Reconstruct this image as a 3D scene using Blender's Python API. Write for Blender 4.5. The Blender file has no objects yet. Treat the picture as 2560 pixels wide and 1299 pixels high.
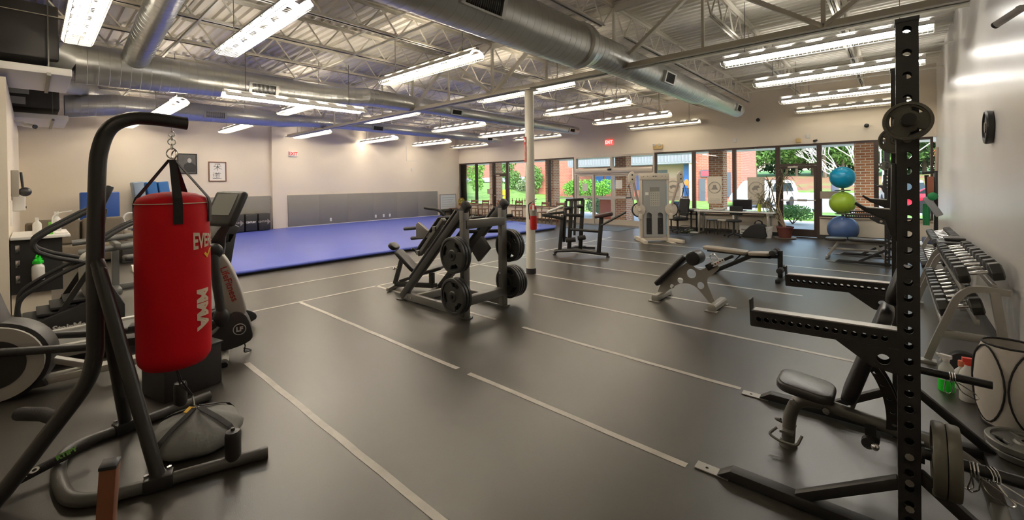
import bpy, bmesh, math, random
from mathutils import Vector, Matrix, Euler
random.seed(7)
PI = math.pi
SC = bpy.context.scene
COL = SC.collection

# ---------------------------------------------------------------- materials
MATS = {}
def mat(name, col, rough=0.5, metal=0.0, noise=0.0, nscale=20.0, bump=0.0, bscale=60.0, spec=0.5, emit=None, estr=0.0, coat=0.0, sheen=0.0, trans=0.0, alpha=1.0):
    if name in MATS: return MATS[name]
    m = bpy.data.materials.new(name); m.use_nodes = True
    nt = m.node_tree; b = nt.nodes['Principled BSDF']
    b.inputs['Base Color'].default_value = (*col, 1)
    b.inputs['Roughness'].default_value = rough
    b.inputs['Metallic'].default_value = metal
    b.inputs['Specular IOR Level'].default_value = spec
    b.inputs['Coat Weight'].default_value = coat
    b.inputs['Sheen Weight'].default_value = sheen
    b.inputs['Transmission Weight'].default_value = trans
    b.inputs['Alpha'].default_value = alpha
    if emit:
        b.inputs['Emission Color'].default_value = (*emit, 1); b.inputs['Emission Strength'].default_value = estr
    if noise > 0 or bump > 0:
        tc = nt.nodes.new('ShaderNodeTexCoord')
        nz = nt.nodes.new('ShaderNodeTexNoise'); nz.inputs['Scale'].default_value = nscale; nz.inputs['Detail'].default_value = 4
        nt.links.new(tc.outputs['Object'], nz.inputs['Vector'])
    if noise > 0:
        mr = nt.nodes.new('ShaderNodeMapRange'); mr.inputs['To Min'].default_value = 1-noise; mr.inputs['To Max'].default_value = 1+noise
        mx = nt.nodes.new('ShaderNodeMix'); mx.data_type = 'RGBA'; mx.blend_type = 'MULTIPLY'; mx.inputs['Factor'].default_value = 1
        mx.inputs['A'].default_value = (*col, 1)
        nt.links.new(nz.outputs['Fac'], mr.inputs['Value']); nt.links.new(mr.outputs['Result'], mx.inputs['B'])
        nt.links.new(mx.outputs['Result'], b.inputs['Base Color'])
    if bump > 0:
        n2 = nt.nodes.new('ShaderNodeTexNoise'); n2.inputs['Scale'].default_value = bscale; n2.inputs['Detail'].default_value = 3
        nt.links.new(tc.outputs['Object'], n2.inputs['Vector'])
        bp = nt.nodes.new('ShaderNodeBump'); bp.inputs['Strength'].default_value = bump; bp.inputs['Distance'].default_value = 0.005
        nt.links.new(n2.outputs['Fac'], bp.inputs['Height']); nt.links.new(bp.outputs['Normal'], b.inputs['Normal'])
    MATS[name] = m
    return m

def emis(name, col, s):
    m = bpy.data.materials.new(name); m.use_nodes = True; nt = m.node_tree; nt.nodes.clear()
    e = nt.nodes.new('ShaderNodeEmission'); e.inputs[0].default_value = (*col, 1); e.inputs[1].default_value = s
    o = nt.nodes.new('ShaderNodeOutputMaterial'); nt.links.new(e.outputs[0], o.inputs[0]); MATS[name] = m
    return m

def glass_mat(name='glass', tint=(.97, .99, .98), refl=.05):
    m = bpy.data.materials.new(name); m.use_nodes = True; nt = m.node_tree; nt.nodes.clear()
    t = nt.nodes.new('ShaderNodeBsdfTransparent'); t.inputs[0].default_value = (*tint, 1)
    g = nt.nodes.new('ShaderNodeBsdfGlossy'); g.inputs['Roughness'].default_value = 0.02
    f = nt.nodes.new('ShaderNodeFresnel'); f.inputs[0].default_value = 1.35
    x = nt.nodes.new('ShaderNodeMixShader'); o = nt.nodes.new('ShaderNodeOutputMaterial')
    nt.links.new(f.outputs[0], x.inputs[0]); nt.links.new(t.outputs[0], x.inputs[1]); nt.links.new(g.outputs[0], x.inputs[2]); nt.links.new(x.outputs[0], o.inputs[0])
    MATS[name] = m
    return m

def brick_mat(name, c1, c2, mortar, w=.2, h=.0677, ms=.01, axis='XZ', rough=.85):
    m = bpy.data.materials.new(name); m.use_nodes = True; nt = m.node_tree; b = nt.nodes['Principled BSDF']
    b.inputs['Roughness'].default_value = rough
    tc = nt.nodes.new('ShaderNodeNewGeometry')
    sep = nt.nodes.new('ShaderNodeSeparateXYZ'); nt.links.new(tc.outputs['Position'], sep.inputs[0])
    ad = nt.nodes.new('ShaderNodeMath'); ad.operation = 'ADD'; nt.links.new(sep.outputs['X'], ad.inputs[0]); nt.links.new(sep.outputs['Y'], ad.inputs[1])
    cb = nt.nodes.new('ShaderNodeCombineXYZ'); nt.links.new(ad.outputs[0], cb.inputs[0]); nt.links.new(sep.outputs['Z'], cb.inputs[1])
    br = nt.nodes.new('ShaderNodeTexBrick'); nt.links.new(cb.outputs[0], br.inputs['Vector'])
    br.inputs['Color1'].default_value = (*c1, 1); br.inputs['Color2'].default_value = (*c2, 1); br.inputs['Mortar'].default_value = (*mortar, 1)
    br.inputs['Scale'].default_value = 1; br.inputs['Brick Width'].default_value = w; br.inputs['Row Height'].default_value = h; br.inputs['Mortar Size'].default_value = ms
    nt.links.new(br.outputs['Color'], b.inputs['Base Color'])
    bp = nt.nodes.new('ShaderNodeBump'); bp.inputs['Strength'].default_value = .6; bp.inputs['Distance'].default_value = -.01
    nt.links.new(br.outputs['Fac'], bp.inputs['Height']); nt.links.new(bp.outputs['Normal'], b.inputs['Normal'])
    MATS[name] = m
    return m

def two_noise(name, c1, c2, scale, rough=.9, lo=.4, hi=.6, bump=.3):
    m = bpy.data.materials.new(name); m.use_nodes = True; nt = m.node_tree; b = nt.nodes['Principled BSDF']
    b.inputs['Roughness'].default_value = rough
    tc = nt.nodes.new('ShaderNodeTexCoord'); nz = nt.nodes.new('ShaderNodeTexNoise'); nz.inputs['Scale'].default_value = scale; nz.inputs['Detail'].default_value = 6
    nt.links.new(tc.outputs['Object'], nz.inputs['Vector'])
    r = nt.nodes.new('ShaderNodeValToRGB'); r.color_ramp.elements[0].position = lo; r.color_ramp.elements[1].position = hi
    r.color_ramp.elements[0].color = (*c1, 1); r.color_ramp.elements[1].color = (*c2, 1)
    nt.links.new(nz.outputs['Fac'], r.inputs[0]); nt.links.new(r.outputs[0], b.inputs['Base Color'])
    bp = nt.nodes.new('ShaderNodeBump'); bp.inputs['Strength'].default_value = bump; nt.links.new(nz.outputs['Fac'], bp.inputs['Height']); nt.links.new(bp.outputs['Normal'], b.inputs['Normal'])
    MATS[name] = m
    return m

# ---------------------------------------------------------------- mesh builder
def V(*a): return Vector(a)
def frame(z, up=(0, 0, 1)):
    z = Vector(z).normalized(); up = Vector(up)
    if abs(z.dot(up.normalized())) > .999: up = Vector((1, 0, 0)) if abs(z.x) < .9 else Vector((0, 1, 0))
    x = up.cross(z).normalized(); y = z.cross(x)
    return x, y, z
def MX(o, x, y, z):
    return Matrix(((x[0], y[0], z[0], o[0]), (x[1], y[1], z[1], o[1]), (x[2], y[2], z[2], o[2]), (0, 0, 0, 1)))
def TR(x, y, z, rz=0, rx=0, ry=0):
    return Matrix.Translation((x, y, z)) @ Euler((rx, ry, rz)).to_matrix().to_4x4()

def fillet(pts, r, n=6):
    pts = [Vector(p) for p in pts]; out = [pts[0]]
    for i in range(1, len(pts)-1):
        a, b, c = pts[i-1], pts[i], pts[i+1]
        d1 = (a-b); d2 = (c-b); l1, l2 = d1.length, d2.length
        if l1 < 1e-6 or l2 < 1e-6: continue
        d1 /= l1; d2 /= l2
        rr = r[i-1] if isinstance(r, (list, tuple)) else r
        t = min(rr, l1*.48, l2*.48)
        p0 = b+d1*t; p2 = b+d2*t
        if d1.dot(d2) < -.9995: out.append(b); continue
        for k in range(n+1):
            s = k/n; out.append(p0*(1-s)**2+b*2*s*(1-s)+p2*s*s)
    out.append(pts[-1]); return out

class B:
    def __init__(s): s.v = []; s.f = []
    def add(s, vs, fs, M=None):
        o = len(s.v)
        for p in vs:
            p = Vector(p); s.v.append(M @ p if M is not None else p)
        for f in fs: s.f.append(tuple(i+o for i in f))
        return s
    def box(s, c, d, M=None, rz=0, rx=0, ry=0):
        x, y, z = d[0]/2, d[1]/2, d[2]/2
        L = TR(c[0], c[1], c[2], rz, rx, ry)
        if M is not None: L = M @ L
        return s.add([(-x, -y, -z), (x, -y, -z), (x, y, -z), (-x, y, -z), (-x, -y, z), (x, -y, z), (x, y, z), (-x, y, z)],
                     [(0, 3, 2, 1), (4, 5, 6, 7), (0, 1, 5, 4), (1, 2, 6, 5), (2, 3, 7, 6), (3, 0, 4, 7)], L)
    def bb(s, a, b, M=None):   # box from corner to corner
        return s.box([(a[i]+b[i])/2 for i in range(3)], [abs(b[i]-a[i]) for i in range(3)], M)
    def bar(s, p0, p1, w, h, up=(0, 0, 1), M=None):
        p0, p1 = Vector(p0), Vector(p1); x, y, z = frame(p1-p0, up)
        L = MX((p0+p1)/2, x, y, z)
        if M is not None: L = M @ L
        return s.box((0, 0, 0), (w, h, (p1-p0).length), L)
    def cyl(s, p0, p1, r, r2=None, n=16, cap=True, M=None):
        r2 = r if r2 is None else r2
        p0, p1 = Vector(p0), Vector(p1); x, y, z = frame(p1-p0); vs = []
        for p, q in ((p0, r), (p1, r2)):
            for i in range(n):
                a = 2*PI*i/n; vs.append(p+(x*math.cos(a)+y*math.sin(a))*q)
        fs = [(i, (i+1) % n, n+(i+1) % n, n+i) for i in range(n)]
        if cap: fs += [tuple(range(n-1, -1, -1)), tuple(range(n, 2*n))]
        return s.add(vs, fs, M)
    def tube(s, pts, r, n=12, fl=0, closed=False, M=None, cap=True, fn=6, flat=None):
        if fl: pts = fillet(pts, fl, fn)
        P = [Vector(p) for p in pts]; m = len(P); vs = []; fs = []
        T = []
        for i in range(m):
            if closed: t = P[(i+1) % m]-P[i-1]
            else: t = P[min(i+1, m-1)]-P[max(i-1, 0)]
            T.append(t.normalized() if t.length > 1e-9 else (T[-1] if T else Vector((0, 0, 1))))
        x, y, _ = frame(T[0])
        for i in range(m):
            z = T[i]; x = (x-z*x.dot(z)).normalized(); y = z.cross(x)
            rr = r[i] if isinstance(r, (list, tuple)) else r
            for k in range(n):
                a = 2*PI*k/n+(PI/4 if n == 4 else 0)
                rx = rr if flat is None else rr*flat
                vs.append(P[i]+x*math.cos(a)*rr+y*math.sin(a)*rx)
        for i in range(m if closed else m-1):
            j = (i+1) % m
            for k in range(n):
                l = (k+1) % n; fs.append((i*n+k, i*n+l, j*n+l, j*n+k))
        if cap and not closed: fs += [tuple(range(n-1, -1, -1)), tuple(range((m-1)*n, m*n))]
        return s.add(vs, fs, M)
    def lathe(s, prof, o=(0, 0, 0), ax=(0, 0, 1), n=24, M=None, closed=False):
        x, y, z = frame(ax); o = Vector(o); vs = []; fs = []; m = len(prof)
        for r, h in prof:
            for k in range(n):
                a = 2*PI*k/n; vs.append(o+z*h+(x*math.cos(a)+y*math.sin(a))*max(r, 1e-4))
        for i in range(m if closed else m-1):
            j = (i+1) % m
            for k in range(n):
                l = (k+1) % n; fs.append((i*n+k, i*n+l, j*n+l, j*n+k))
        if not closed:
            if prof[0][0] > 1e-3: fs.append(tuple(range(n-1, -1, -1)))
            if prof[-1][0] > 1e-3: fs.append(tuple(range((m-1)*n, m*n)))
        return s.add(vs, fs, M)
    def sph(s, c, r, n=24, m=12, sc=(1, 1, 1), M=None):
        L = Matrix.Translation(c) @ Matrix.Diagonal((*sc, 1))
        if M is not None: L = M @ L
        return s.lathe([(r*math.sin(PI*i/m), -r*math.cos(PI*i/m)) for i in range(m+1)], n=n, M=L)
    def torus(s, c, R, r, ax=(0, 0, 1), n=32, k=8, M=None, sx=1, sy=1):
        x, y, z = frame(ax); c = Vector(c)
        return s.tube([c+x*R*sx*math.cos(2*PI*i/n)+y*R*sy*math.sin(2*PI*i/n) for i in range(n)], r, k, closed=True, M=M)
    def prism(s, poly, h0, h1, M=None):   # poly in local XY, extruded along Z
        n = len(poly); vs = [(p[0], p[1], h0) for p in poly]+[(p[0], p[1], h1) for p in poly]
        a = sum(poly[i][0]*poly[(i+1) % n][1]-poly[(i+1) % n][0]*poly[i][1] for i in range(n))
        fs = [tuple(range(n-1, -1, -1)), tuple(range(n, 2*n))]+[(i, (i+1) % n, n+(i+1) % n, n+i) for i in range(n)]
        if a < 0: fs = [tuple(reversed(f)) for f in fs]
        return s.add(vs, fs, M)
    def quad(s, a, b, c, d, M=None): return s.add([a, b, c, d], [(0, 1, 2, 3)], M)
    def cell(s, x0, x1, y0, y1, z0, z1, hole=None, M=None, n=16):   # slab cell, optional round hole (cx, cy, r)
        if hole is None: return s.bb((x0, y0, z0), (x1, y1, z1), M)
        cx, cy, r = hole; vs = []; fs = []
        for zz in (z0, z1):
            for i in range(n):
                a = 2*PI*(i+.5)/n; c, d = math.cos(a), math.sin(a)
                tx = ((x1-cx)/c if c > 0 else (x0-cx)/c) if abs(c) > 1e-6 else 1e9
                ty = ((y1-cy)/d if d > 0 else (y0-cy)/d) if abs(d) > 1e-6 else 1e9
                if tx < ty: px = x1 if c > 0 else x0; py = cy+d*tx
                else: px = cx+c*ty; py = y1 if d > 0 else y0
                vs.append((px, py, zz))
            for i in range(n):
                a = 2*PI*(i+.5)/n; vs.append((cx+r*math.cos(a), cy+r*math.sin(a), zz))
            # exact corners
        for i in range(n):
            j = (i+1) % n
            fs.append((n+i, n+j, j, i)); o = 2*n
            fs.append((o+i, o+j, o+n+j, o+n+i))
            fs.append((n+j, n+i, o+n+i, o+n+j))
            fs.append((i, j, o+j, o+i))
        s.add(vs, fs, M)
        # fill the corner triangles the octagonal sampling leaves open
        for (qx, qy) in ((x1, y1), (x0, y1), (x0, y0), (x1, y0)):
            best = sorted(range(n), key=lambda i: (vs[i][0]-qx)**2+(vs[i][1]-qy)**2)[:2]
            i, j = sorted(best)
            for k, zz in ((0, z0), (2*n, z1)):
                s.add([vs[i+k], vs[j+k], (qx, qy, zz)], [(0, 1, 2)], M)
        return s
    def strip(s, L, W, t, holes, M=None, r=None):   # perforated bar: X along length, Y width, Z thickness; holes = [x] or [(x,r)]
        hs = sorted([(h if isinstance(h, tuple) else (h, r)) for h in holes]); x = 0
        for hx, hr in hs:
            a, b = hx-hr*1.25, hx+hr*1.25
            if a > x+1e-5: s.bb((x, -W/2, 0), (a, W/2, t), M)
            s.cell(max(a, x), b, -W/2, W/2, 0, t, (hx, 0, hr), M, 12); x = b
        if x < L: s.bb((x, -W/2, 0), (L, W/2, t), M)
        return s
    def mesh(s, me, M=None):
        return s.add([v.co.copy() for v in me.vertices], [tuple(p.vertices) for p in me.polygons], M)
    def build(s, name, m=None, parent=None, bevel=0, seg=2, smooth=35, world=True):
        me = bpy.data.meshes.new(name)
        vs = s.v
        if parent is not None and world and parent.get('_w'):
            inv = WM[parent.name]
            vs = [inv @ p for p in vs]
        me.from_pydata([tuple(p) for p in vs], [], s.f); me.update()
        if bevel or smooth:
            bm = bmesh.new(); bm.from_mesh(me)
            if bevel:
                bmesh.ops.remove_doubles(bm, verts=bm.verts, dist=1e-5)
                es = [e for e in bm.edges if len(e.link_faces) == 2 and e.calc_face_angle(0) > .6]
                bmesh.ops.bevel(bm, geom=es, offset=bevel, segments=seg, profile=.5, affect='EDGES', clamp_overlap=True)
            for f in bm.faces: f.smooth = True
            th = math.radians(smooth if smooth else 35)
            for e in bm.edges:
                if len(e.link_faces) == 2 and e.calc_face_angle(0) > th: e.smooth = False
            bm.to_mesh(me); bm.free()
        o = bpy.data.objects.new(name, me); COL.objects.link(o)
        if m is not None: me.materials.append(m if not isinstance(m, str) else MATS[m])
        if parent is not None: o.parent = parent
        return o

WM = {}
def thing(name, label, cat, loc=(0, 0, 0), rz=0, group=None, world=True, kind=None):
    """Empty at the base of a thing; parts are modelled in world coordinates when world=True, else in local ones."""
    o = bpy.data.objects.new(name, None); COL.objects.link(o); o.empty_display_size = .1
    o.location = loc; o.rotation_euler = (0, 0, rz); o['label'] = label; o['category'] = cat
    if group: o['group'] = group
    if kind: o['kind'] = kind
    if world:
        o['_w'] = 1; WM[o.name] = TR(*loc, rz).inverted()
    return o
def tag(o, label, cat, group=None, loc=None, kind=None):
    o['label'] = label; o['category'] = cat
    if group: o['group'] = group
    if kind: o['kind'] = kind
    if loc is not None:
        L = Vector(loc); o.data.transform(Matrix.Translation(-L)); o.location = L
    return o
def struct(o, label=None):
    o['kind'] = 'structure'
    if label: o['label'] = label
    return o
def dup(root, loc, rz=0, label=None, group=None, rot=None):
    def cp(o, par):
        c = o.copy(); COL.objects.link(c)
        if par is not None: c.parent = par
        for ch in list(o.children): cp(ch, c)
        return c
    r = cp(root, None); r.location = loc; r.rotation_euler = rot if rot is not None else (0, 0, rz)
    if label: r['label'] = label
    if group: r['group'] = group
    return r

def text_mesh(txt, size, ext=.0005, align='CENTER', bold=0.0, sx=1.0):
    cu = bpy.data.curves.new('t', 'FONT'); cu.body = txt; cu.size = size; cu.extrude = ext; cu.align_x = align; cu.align_y = 'CENTER'
    cu.offset = bold; cu.resolution_u = 3
    ob = bpy.data.objects.new('t', cu); COL.objects.link(ob); bpy.context.view_layer.update()
    me = bpy.data.meshes.new_from_object(ob.evaluated_get(bpy.context.evaluated_depsgraph_get()))
    bpy.data.objects.remove(ob); bpy.data.curves.remove(cu)
    for v in me.vertices: v.co.x *= sx
    return me
def fill_mesh(polys, ext):   # outline with holes, extruded +-ext along Z
    cu = bpy.data.curves.new('f', 'CURVE'); cu.dimensions = '2D'; cu.fill_mode = 'BOTH'; cu.extrude = ext
    for p in polys:
        sp = cu.splines.new('POLY'); sp.points.add(len(p)-1)
        for i, q in enumerate(p): sp.points[i].co = (q[0], q[1], 0, 1)
        sp.use_cyclic_u = True
    ob = bpy.data.objects.new('f', cu); COL.objects.link(ob); bpy.context.view_layer.update()
    me = bpy.data.meshes.new_from_object(ob.evaluated_get(bpy.context.evaluated_depsgraph_get()))
    bpy.data.objects.remove(ob); bpy.data.curves.remove(cu)
    return me
def circ(cx, cy, r, n=24, a0=0, a1=2*PI, end=False):
    return [(cx+r*math.cos(a0+(a1-a0)*i/(n-1 if end else n)), cy+r*math.sin(a0+(a1-a0)*i/(n-1 if end else n))) for i in range(n)]
def smooth_poly(pts, n=5, closed=True):   # Catmull-Rom through 2-D points
    out = []; m = len(pts)
    for i in range(m if closed else m-1):
        p = [pts[(i+k) % m] if closed else pts[min(max(i+k, 0), m-1)] for k in (-1, 0, 1, 2)]
        for j in range(n):
            t = j/n
            out.append(tuple(.5*((2*p[1][d])+(-p[0][d]+p[2][d])*t+(2*p[0][d]-5*p[1][d]+4*p[2][d]-p[3][d])*t*t+(-p[0][d]+3*p[1][d]-3*p[2][d]+p[3][d])*t**3) for d in range(len(pts[0]))))
    if not closed: out.append(tuple(pts[-1]))
    return out
def label_on(parent, name, txt, size, M, m, ext=.0008, bold=0, sx=1.0, align='CENTER'):
    me = text_mesh(txt, size, ext, align, bold, sx); b = B(); b.mesh(me, M); bpy.data.meshes.remove(me)
    return b.build(name, m, parent, smooth=0)

# ---------------------------------------------------------------- camera
YAW, PIT, ROL, H = math.radians(41.758), math.radians(-.385), math.radians(-.693), 1.67
r0 = V(math.cos(YAW), math.sin(YAW), 0); f0 = V(-math.sin(YAW), math.cos(YAW), 0); u0 = V(0, 0, 1)
f1 = f0*math.cos(PIT)+u0*math.sin(PIT); u1 = u0*math.cos(PIT)-f0*math.sin(PIT)
r2 = r0*math.cos(ROL)+u1*math.sin(ROL); u2 = u1*math.cos(ROL)-r0*math.sin(ROL)
cam = bpy.data.cameras.new('camera'); co = bpy.data.objects.new('camera', cam); COL.objects.link(co); SC.camera = co
co.matrix_world = MX(V(0, 0, H), r2, u2, -f1)
cam.sensor_width = 36; cam.lens = 36*1073.6/2560; cam.shift_y = -(649.5-463.5)/2560; cam.clip_start = .05; cam.clip_end = 300
SC.view_settings.view_transform = 'Standard'; SC.view_settings.look = 'None'; SC.view_settings.gamma = 1; SC.view_settings.use_curve_mapping = False
SC.view_settings.exposure = 0.82
cy = SC.cycles
cy.use_denoising = True; cy.max_bounces = 6; cy.diffuse_bounces = 4; cy.glossy_bounces = 3; cy.transmission_bounces = 4; cy.transparent_max_bounces = 8
cy.adaptive_threshold = .02; cy.caustics_reflective = False; cy.caustics_refractive = False; cy.sample_clamp_indirect = 6
try: cy.denoiser = 'OPENIMAGEDENOISE'; cy.use_light_tree = True
except Exception: pass
# ---------------------------------------------------------------- shared materials
XL, XR, YW, ZC = -16.9, .76, 14.8, 4.46
mat('wall_paint', (.78, .70, .585), .62, bump=.25, bscale=35)
mat('wall_gloss', (.80, .77, .73), .30, noise=.03, nscale=3, bump=.10, bscale=7, spec=.45)
mat('ceil_paint', (.86, .82, .73), .7)
mat('steel_paint', (.82, .78, .68), .55)
mat('bronze', (.055, .035, .028), .45, metal=.3)
mat('alu_tan', (.50, .45, .39), .4, metal=.35)
mat('white_paint', (.8, .79, .76), .4)
mat('sill_wood', (.52, .42, .33), .5)
mat('galv', (.62, .63, .62), .34, metal=.9, noise=.08, nscale=6)
mat('galv_dull', (.55, .56, .55), .42, metal=.9, noise=.12, nscale=8)
mat('black_metal', (.012, .012, .012), .35)
mat('black_powder', (.016, .015, .015), .42, bump=.2, bscale=400)
mat('black_plastic', (.018, .018, .019), .4)
mat('black_rubber', (.02, .02, .021), .62, bump=.2, bscale=200)
mat('vinyl', (.014, .013, .014), .33, bump=.25, bscale=150)
mat('chrome', (.75, .75, .74), .14, metal=1)
mat('dark_iron', (.045, .045, .042), .38, metal=.3, bump=.2, bscale=200)
mat('olive_iron', (.10, .095, .075), .5, metal=.25, bump=.4, bscale=250)
mat('grey_frame', (.13, .13, .12), .38, metal=.5)
mat('silver_frame', (.36, .345, .31), .4, metal=.5)
mat('white_plastic', (.75, .74, .71), .4)
mat('red_paint', (.50, .02, .015), .3)
mat('sign_red', (.8, .03, .03), .5)
mat('blue_vinyl', (.012, .07, .30), .38, noise=.06, nscale=4)
mat('grey_blue', (.22, .29, .38), .45)
mat('mid_blue', (.015, .12, .36), .4)
mat('mat_blue', (.075, .105, .47), .42, noise=.10, nscale=2.2, bump=.3, bscale=160)
mat('pad_grey', (.215, .205, .19), .42, noise=.06, nscale=1.2)
mat('off_black', (.03, .028, .028), .5)
mat('wood_dark', (.16, .07, .035), .45, noise=.2, nscale=9)
mat('paper', (.80, .78, .74), .8)
mat('ink', (.02, .02, .02), .7)
mat('grey_mark', (.30, .28, .25), .8)
mat('screen', (.02, .02, .025), .12)
glass_mat()
emis('tube_warm', (1.0, .87, .68), 43.0)
emis('tube_cool', (1.0, .95, .87), 30.0)
emis('tube_dim', (1.0, .87, .66), 8.0)

# ---------------------------------------------------------------- floor
def floor_mat():
    m = mat('rubber_floor', (.052, .050, .047), .42, spec=.8)
    nt = m.node_tree; b = nt.nodes['Principled BSDF']
    tc = nt.nodes.new('ShaderNodeNewGeometry')
    n1 = nt.nodes.new('ShaderNodeTexNoise'); n1.inputs['Scale'].default_value = 1.1; n1.inputs['Detail'].default_value = 5
    n2 = nt.nodes.new('ShaderNodeTexNoise'); n2.inputs['Scale'].default_value = 220; n2.inputs['Detail'].default_value = 2
    nt.links.new(tc.outputs['Position'], n1.inputs['Vector']); nt.links.new(tc.outputs['Position'], n2.inputs['Vector'])
    cr = nt.nodes.new('ShaderNodeValToRGB'); cr.color_ramp.elements[0].position = .3; cr.color_ramp.elements[1].position = .75
    cr.color_ramp.elements[0].color = (.033, .029, .023, 1); cr.color_ramp.elements[1].color = (.052, .0465, .037, 1)
    nt.links.new(n1.outputs['Fac'], cr.inputs[0]); nt.links.new(cr.outputs[0], b.inputs['Base Color'])
    mr = nt.nodes.new('ShaderNodeMapRange'); mr.inputs['To Min'].default_value = .30; mr.inputs['To Max'].default_value = .42
    nt.links.new(n1.outputs['Fac'], mr.inputs['Value']); nt.links.new(mr.outputs['Result'], b.inputs['Roughness'])
    bp = nt.nodes.new('ShaderNodeBump'); bp.inputs['Strength'].default_value = .25; bp.inputs['Distance'].default_value = .002
    nt.links.new(n2.outputs['Fac'], bp.inputs['Height']); nt.links.new(bp.outputs['Normal'], b.inputs['Normal'])
    return m
floor_mat()
b = B(); b.bb((XL-.3, -3.6, -.1), (XR+.3, YW+.3, 0)); struct(b.build('floor', 'rubber_floor', smooth=0), 'dark grey rubber roll gym floor')
# ---------------------------------------------------------------- floor tape
mat('tape', (.50, .47, .42), .35, noise=.35, nscale=7)
tapes = [('x', 1.335, -4.57, -1.2), ('x', 2.54, -6.34, -2.95), ('x', 2.54, -2.80, -.92), ('x', 3.76, -6.40, -3.65), ('x', 3.76, -3.22, -.93),
         ('x', 4.99, -6.4, -4.25), ('x', 4.99, -4.05, .1), ('x', 6.10, -6.6, -1.55), ('x', 7.33, -6.6, -1.0), ('x', 8.52, -6.7, .2), ('x', 9.75, -6.8, .1), ('x', 10.95, -6.5, -1.2),
         ('y', -7.6, 1.95, 10.5), ('y', -6.37, 1.8, 11.6)]
od = ['nearest the punching bag stand', 'ending under the big press', 'ending at the near rack foot', 'under the plate-loaded press', 'ending at the rack far foot',
      'ending beside the plate-loaded press', 'passing behind the near rack', 'passing the steel column base', 'crossing in front of the calf machine', 'just beyond the decline bench', 'in front of the cable machine', 'nearest the sliding doors',
      'running alongside the blue mat', 'running parallel, second from the blue mat']
for (ax, c, a, e), o_ in zip(tapes, od):
    b = B()
    n = max(2, int(abs(e-a)/.25)); pts = [(a+(e-a)*i/n, random.uniform(-.004, .004)) for i in range(n+1)]; w = .024
    for (p, q), (p2, q2) in zip(pts, pts[1:]):
        if ax == 'x': b.add([(p, c+q-w, .0), (p2, c+q2-w, 0), (p2, c+q2+w, 0), (p, c+q+w, 0), (p, c+q-w, .0022), (p2, c+q2-w, .0022), (p2, c+q2+w, .0022), (p, c+q+w, .0022)], [(4, 5, 6, 7), (0, 1, 5, 4), (1, 2, 6, 5), (2, 3, 7, 6), (3, 0, 4, 7)])
        else: b.add([(c+q+w, p, 0), (c+q2+w, p2, 0), (c+q2-w, p2, 0), (c+q-w, p, 0), (c+q+w, p, .0022), (c+q2+w, p2, .0022), (c+q2-w, p2, .0022), (c+q-w, p, .0022)], [(4, 5, 6, 7), (0, 1, 5, 4), (1, 2, 6, 5), (2, 3, 7, 6), (3, 0, 4, 7)])
    tag(b.build('floor_tape', 'tape', smooth=0), 'strip of white tape on the rubber floor '+o_, 'floor tape', 'white tape lines on the floor')

# ---------------------------------------------------------------- walls
b = B(); b.bb((XL-.35, 5.85, 0), (XL, YW+.3, 4.6)); b.bb((XL-.35, -3.6, 0), (XL-.12, 5.85, 4.6)); struct(b.build('wall_left', 'wall_paint', smooth=0))
b = B(); b.bb((XR, -3.6, 0), (XR+.3, YW+.3, 4.6)); struct(b.build('wall_right', 'wall_gloss', smooth=0))
b = B(); b.bb((XL-.35, -3.9, 0), (XR+.3, -3.6, 4.6)); struct(b.build('wall_near', 'wall_paint', smooth=0))
b = B(); b.bb((XL-.12, -3.6, 0), (-8.6, -.2, 3.12)); struct(b.build('wall_office', 'wall_paint', smooth=0), 'white office block wall at the left end of the gym')
# window wall: header, sill walls
HD = 2.68
b = B(); b.bb((XL, YW, HD), (XR, YW+.25, 4.6)); struct(b.build('wall_window_header', 'wall_paint', smooth=0))
for i, (a, c) in enumerate([(XL, -14.46), (-13.54, -9.80), (-6.40, -2.62), (-1.60, XR)]):
    b = B(); b.bb((a, YW, 0), (c, YW+.2, .57)); struct(b.build('wall_sill_%d' % (i+1), 'wall_paint', smooth=0))
    b = B(); b.bb((a, YW-.06, .57), (c, YW+.2, .605)); struct(b.build('trim_sill_%d' % (i+1), 'sill_wood', smooth=0, bevel=.006))
    b = B(); b.bb((a, YW-.012, 0), (c, YW, .1)); struct(b.build('baseboard_window_%d' % (i+1), 'off_black', smooth=0))
b = B(); b.bb((XR-.012, 0, 0), (XR, YW, .1)); struct(b.build('baseboard_right', 'off_black', smooth=0))
# window bays
def window(i, x0, x1, z0=.605, z1=HD, m='bronze', fw=.05):
    r = bpy.data.objects.new('window_%d' % i, None); COL.objects.link(r); r.location = ((x0+x1)/2, YW+.08, z0); struct(r)
    r['_w'] = 1; WM[r.name] = TR(*r.location).inverted()
    b = B(); y0, y1 = YW+.02, YW+.14
    b.bb((x0, y0, z0), (x0+fw, y1, z1)); b.bb((x1-fw, y0, z0), (x1, y1, z1)); b.bb((x0+fw, y0, z0), (x1-fw, y1, z0+.04)); b.bb((x0+fw, y0, z1-.06), (x1-fw, y1, z1))
    b.build('window_frame', m, r, smooth=0)
    b = B(); b.bb((x0+fw, YW+.075, z0+.04), (x1-fw, YW+.081, z1-.06)); b.build('window_pane', 'glass', r, smooth=0)
xs = [(-16.88, -15.66), (-15.66, -14.46), (-13.54, -11.12), (-11.12, -9.80), (-6.40, -5.06), (-5.06, -3.81), (-3.81, -2.62), (-1.60, -.375), (-.375, .70)]
for i, (a, c) in enumerate(xs): window(i+1, a, c)
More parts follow.
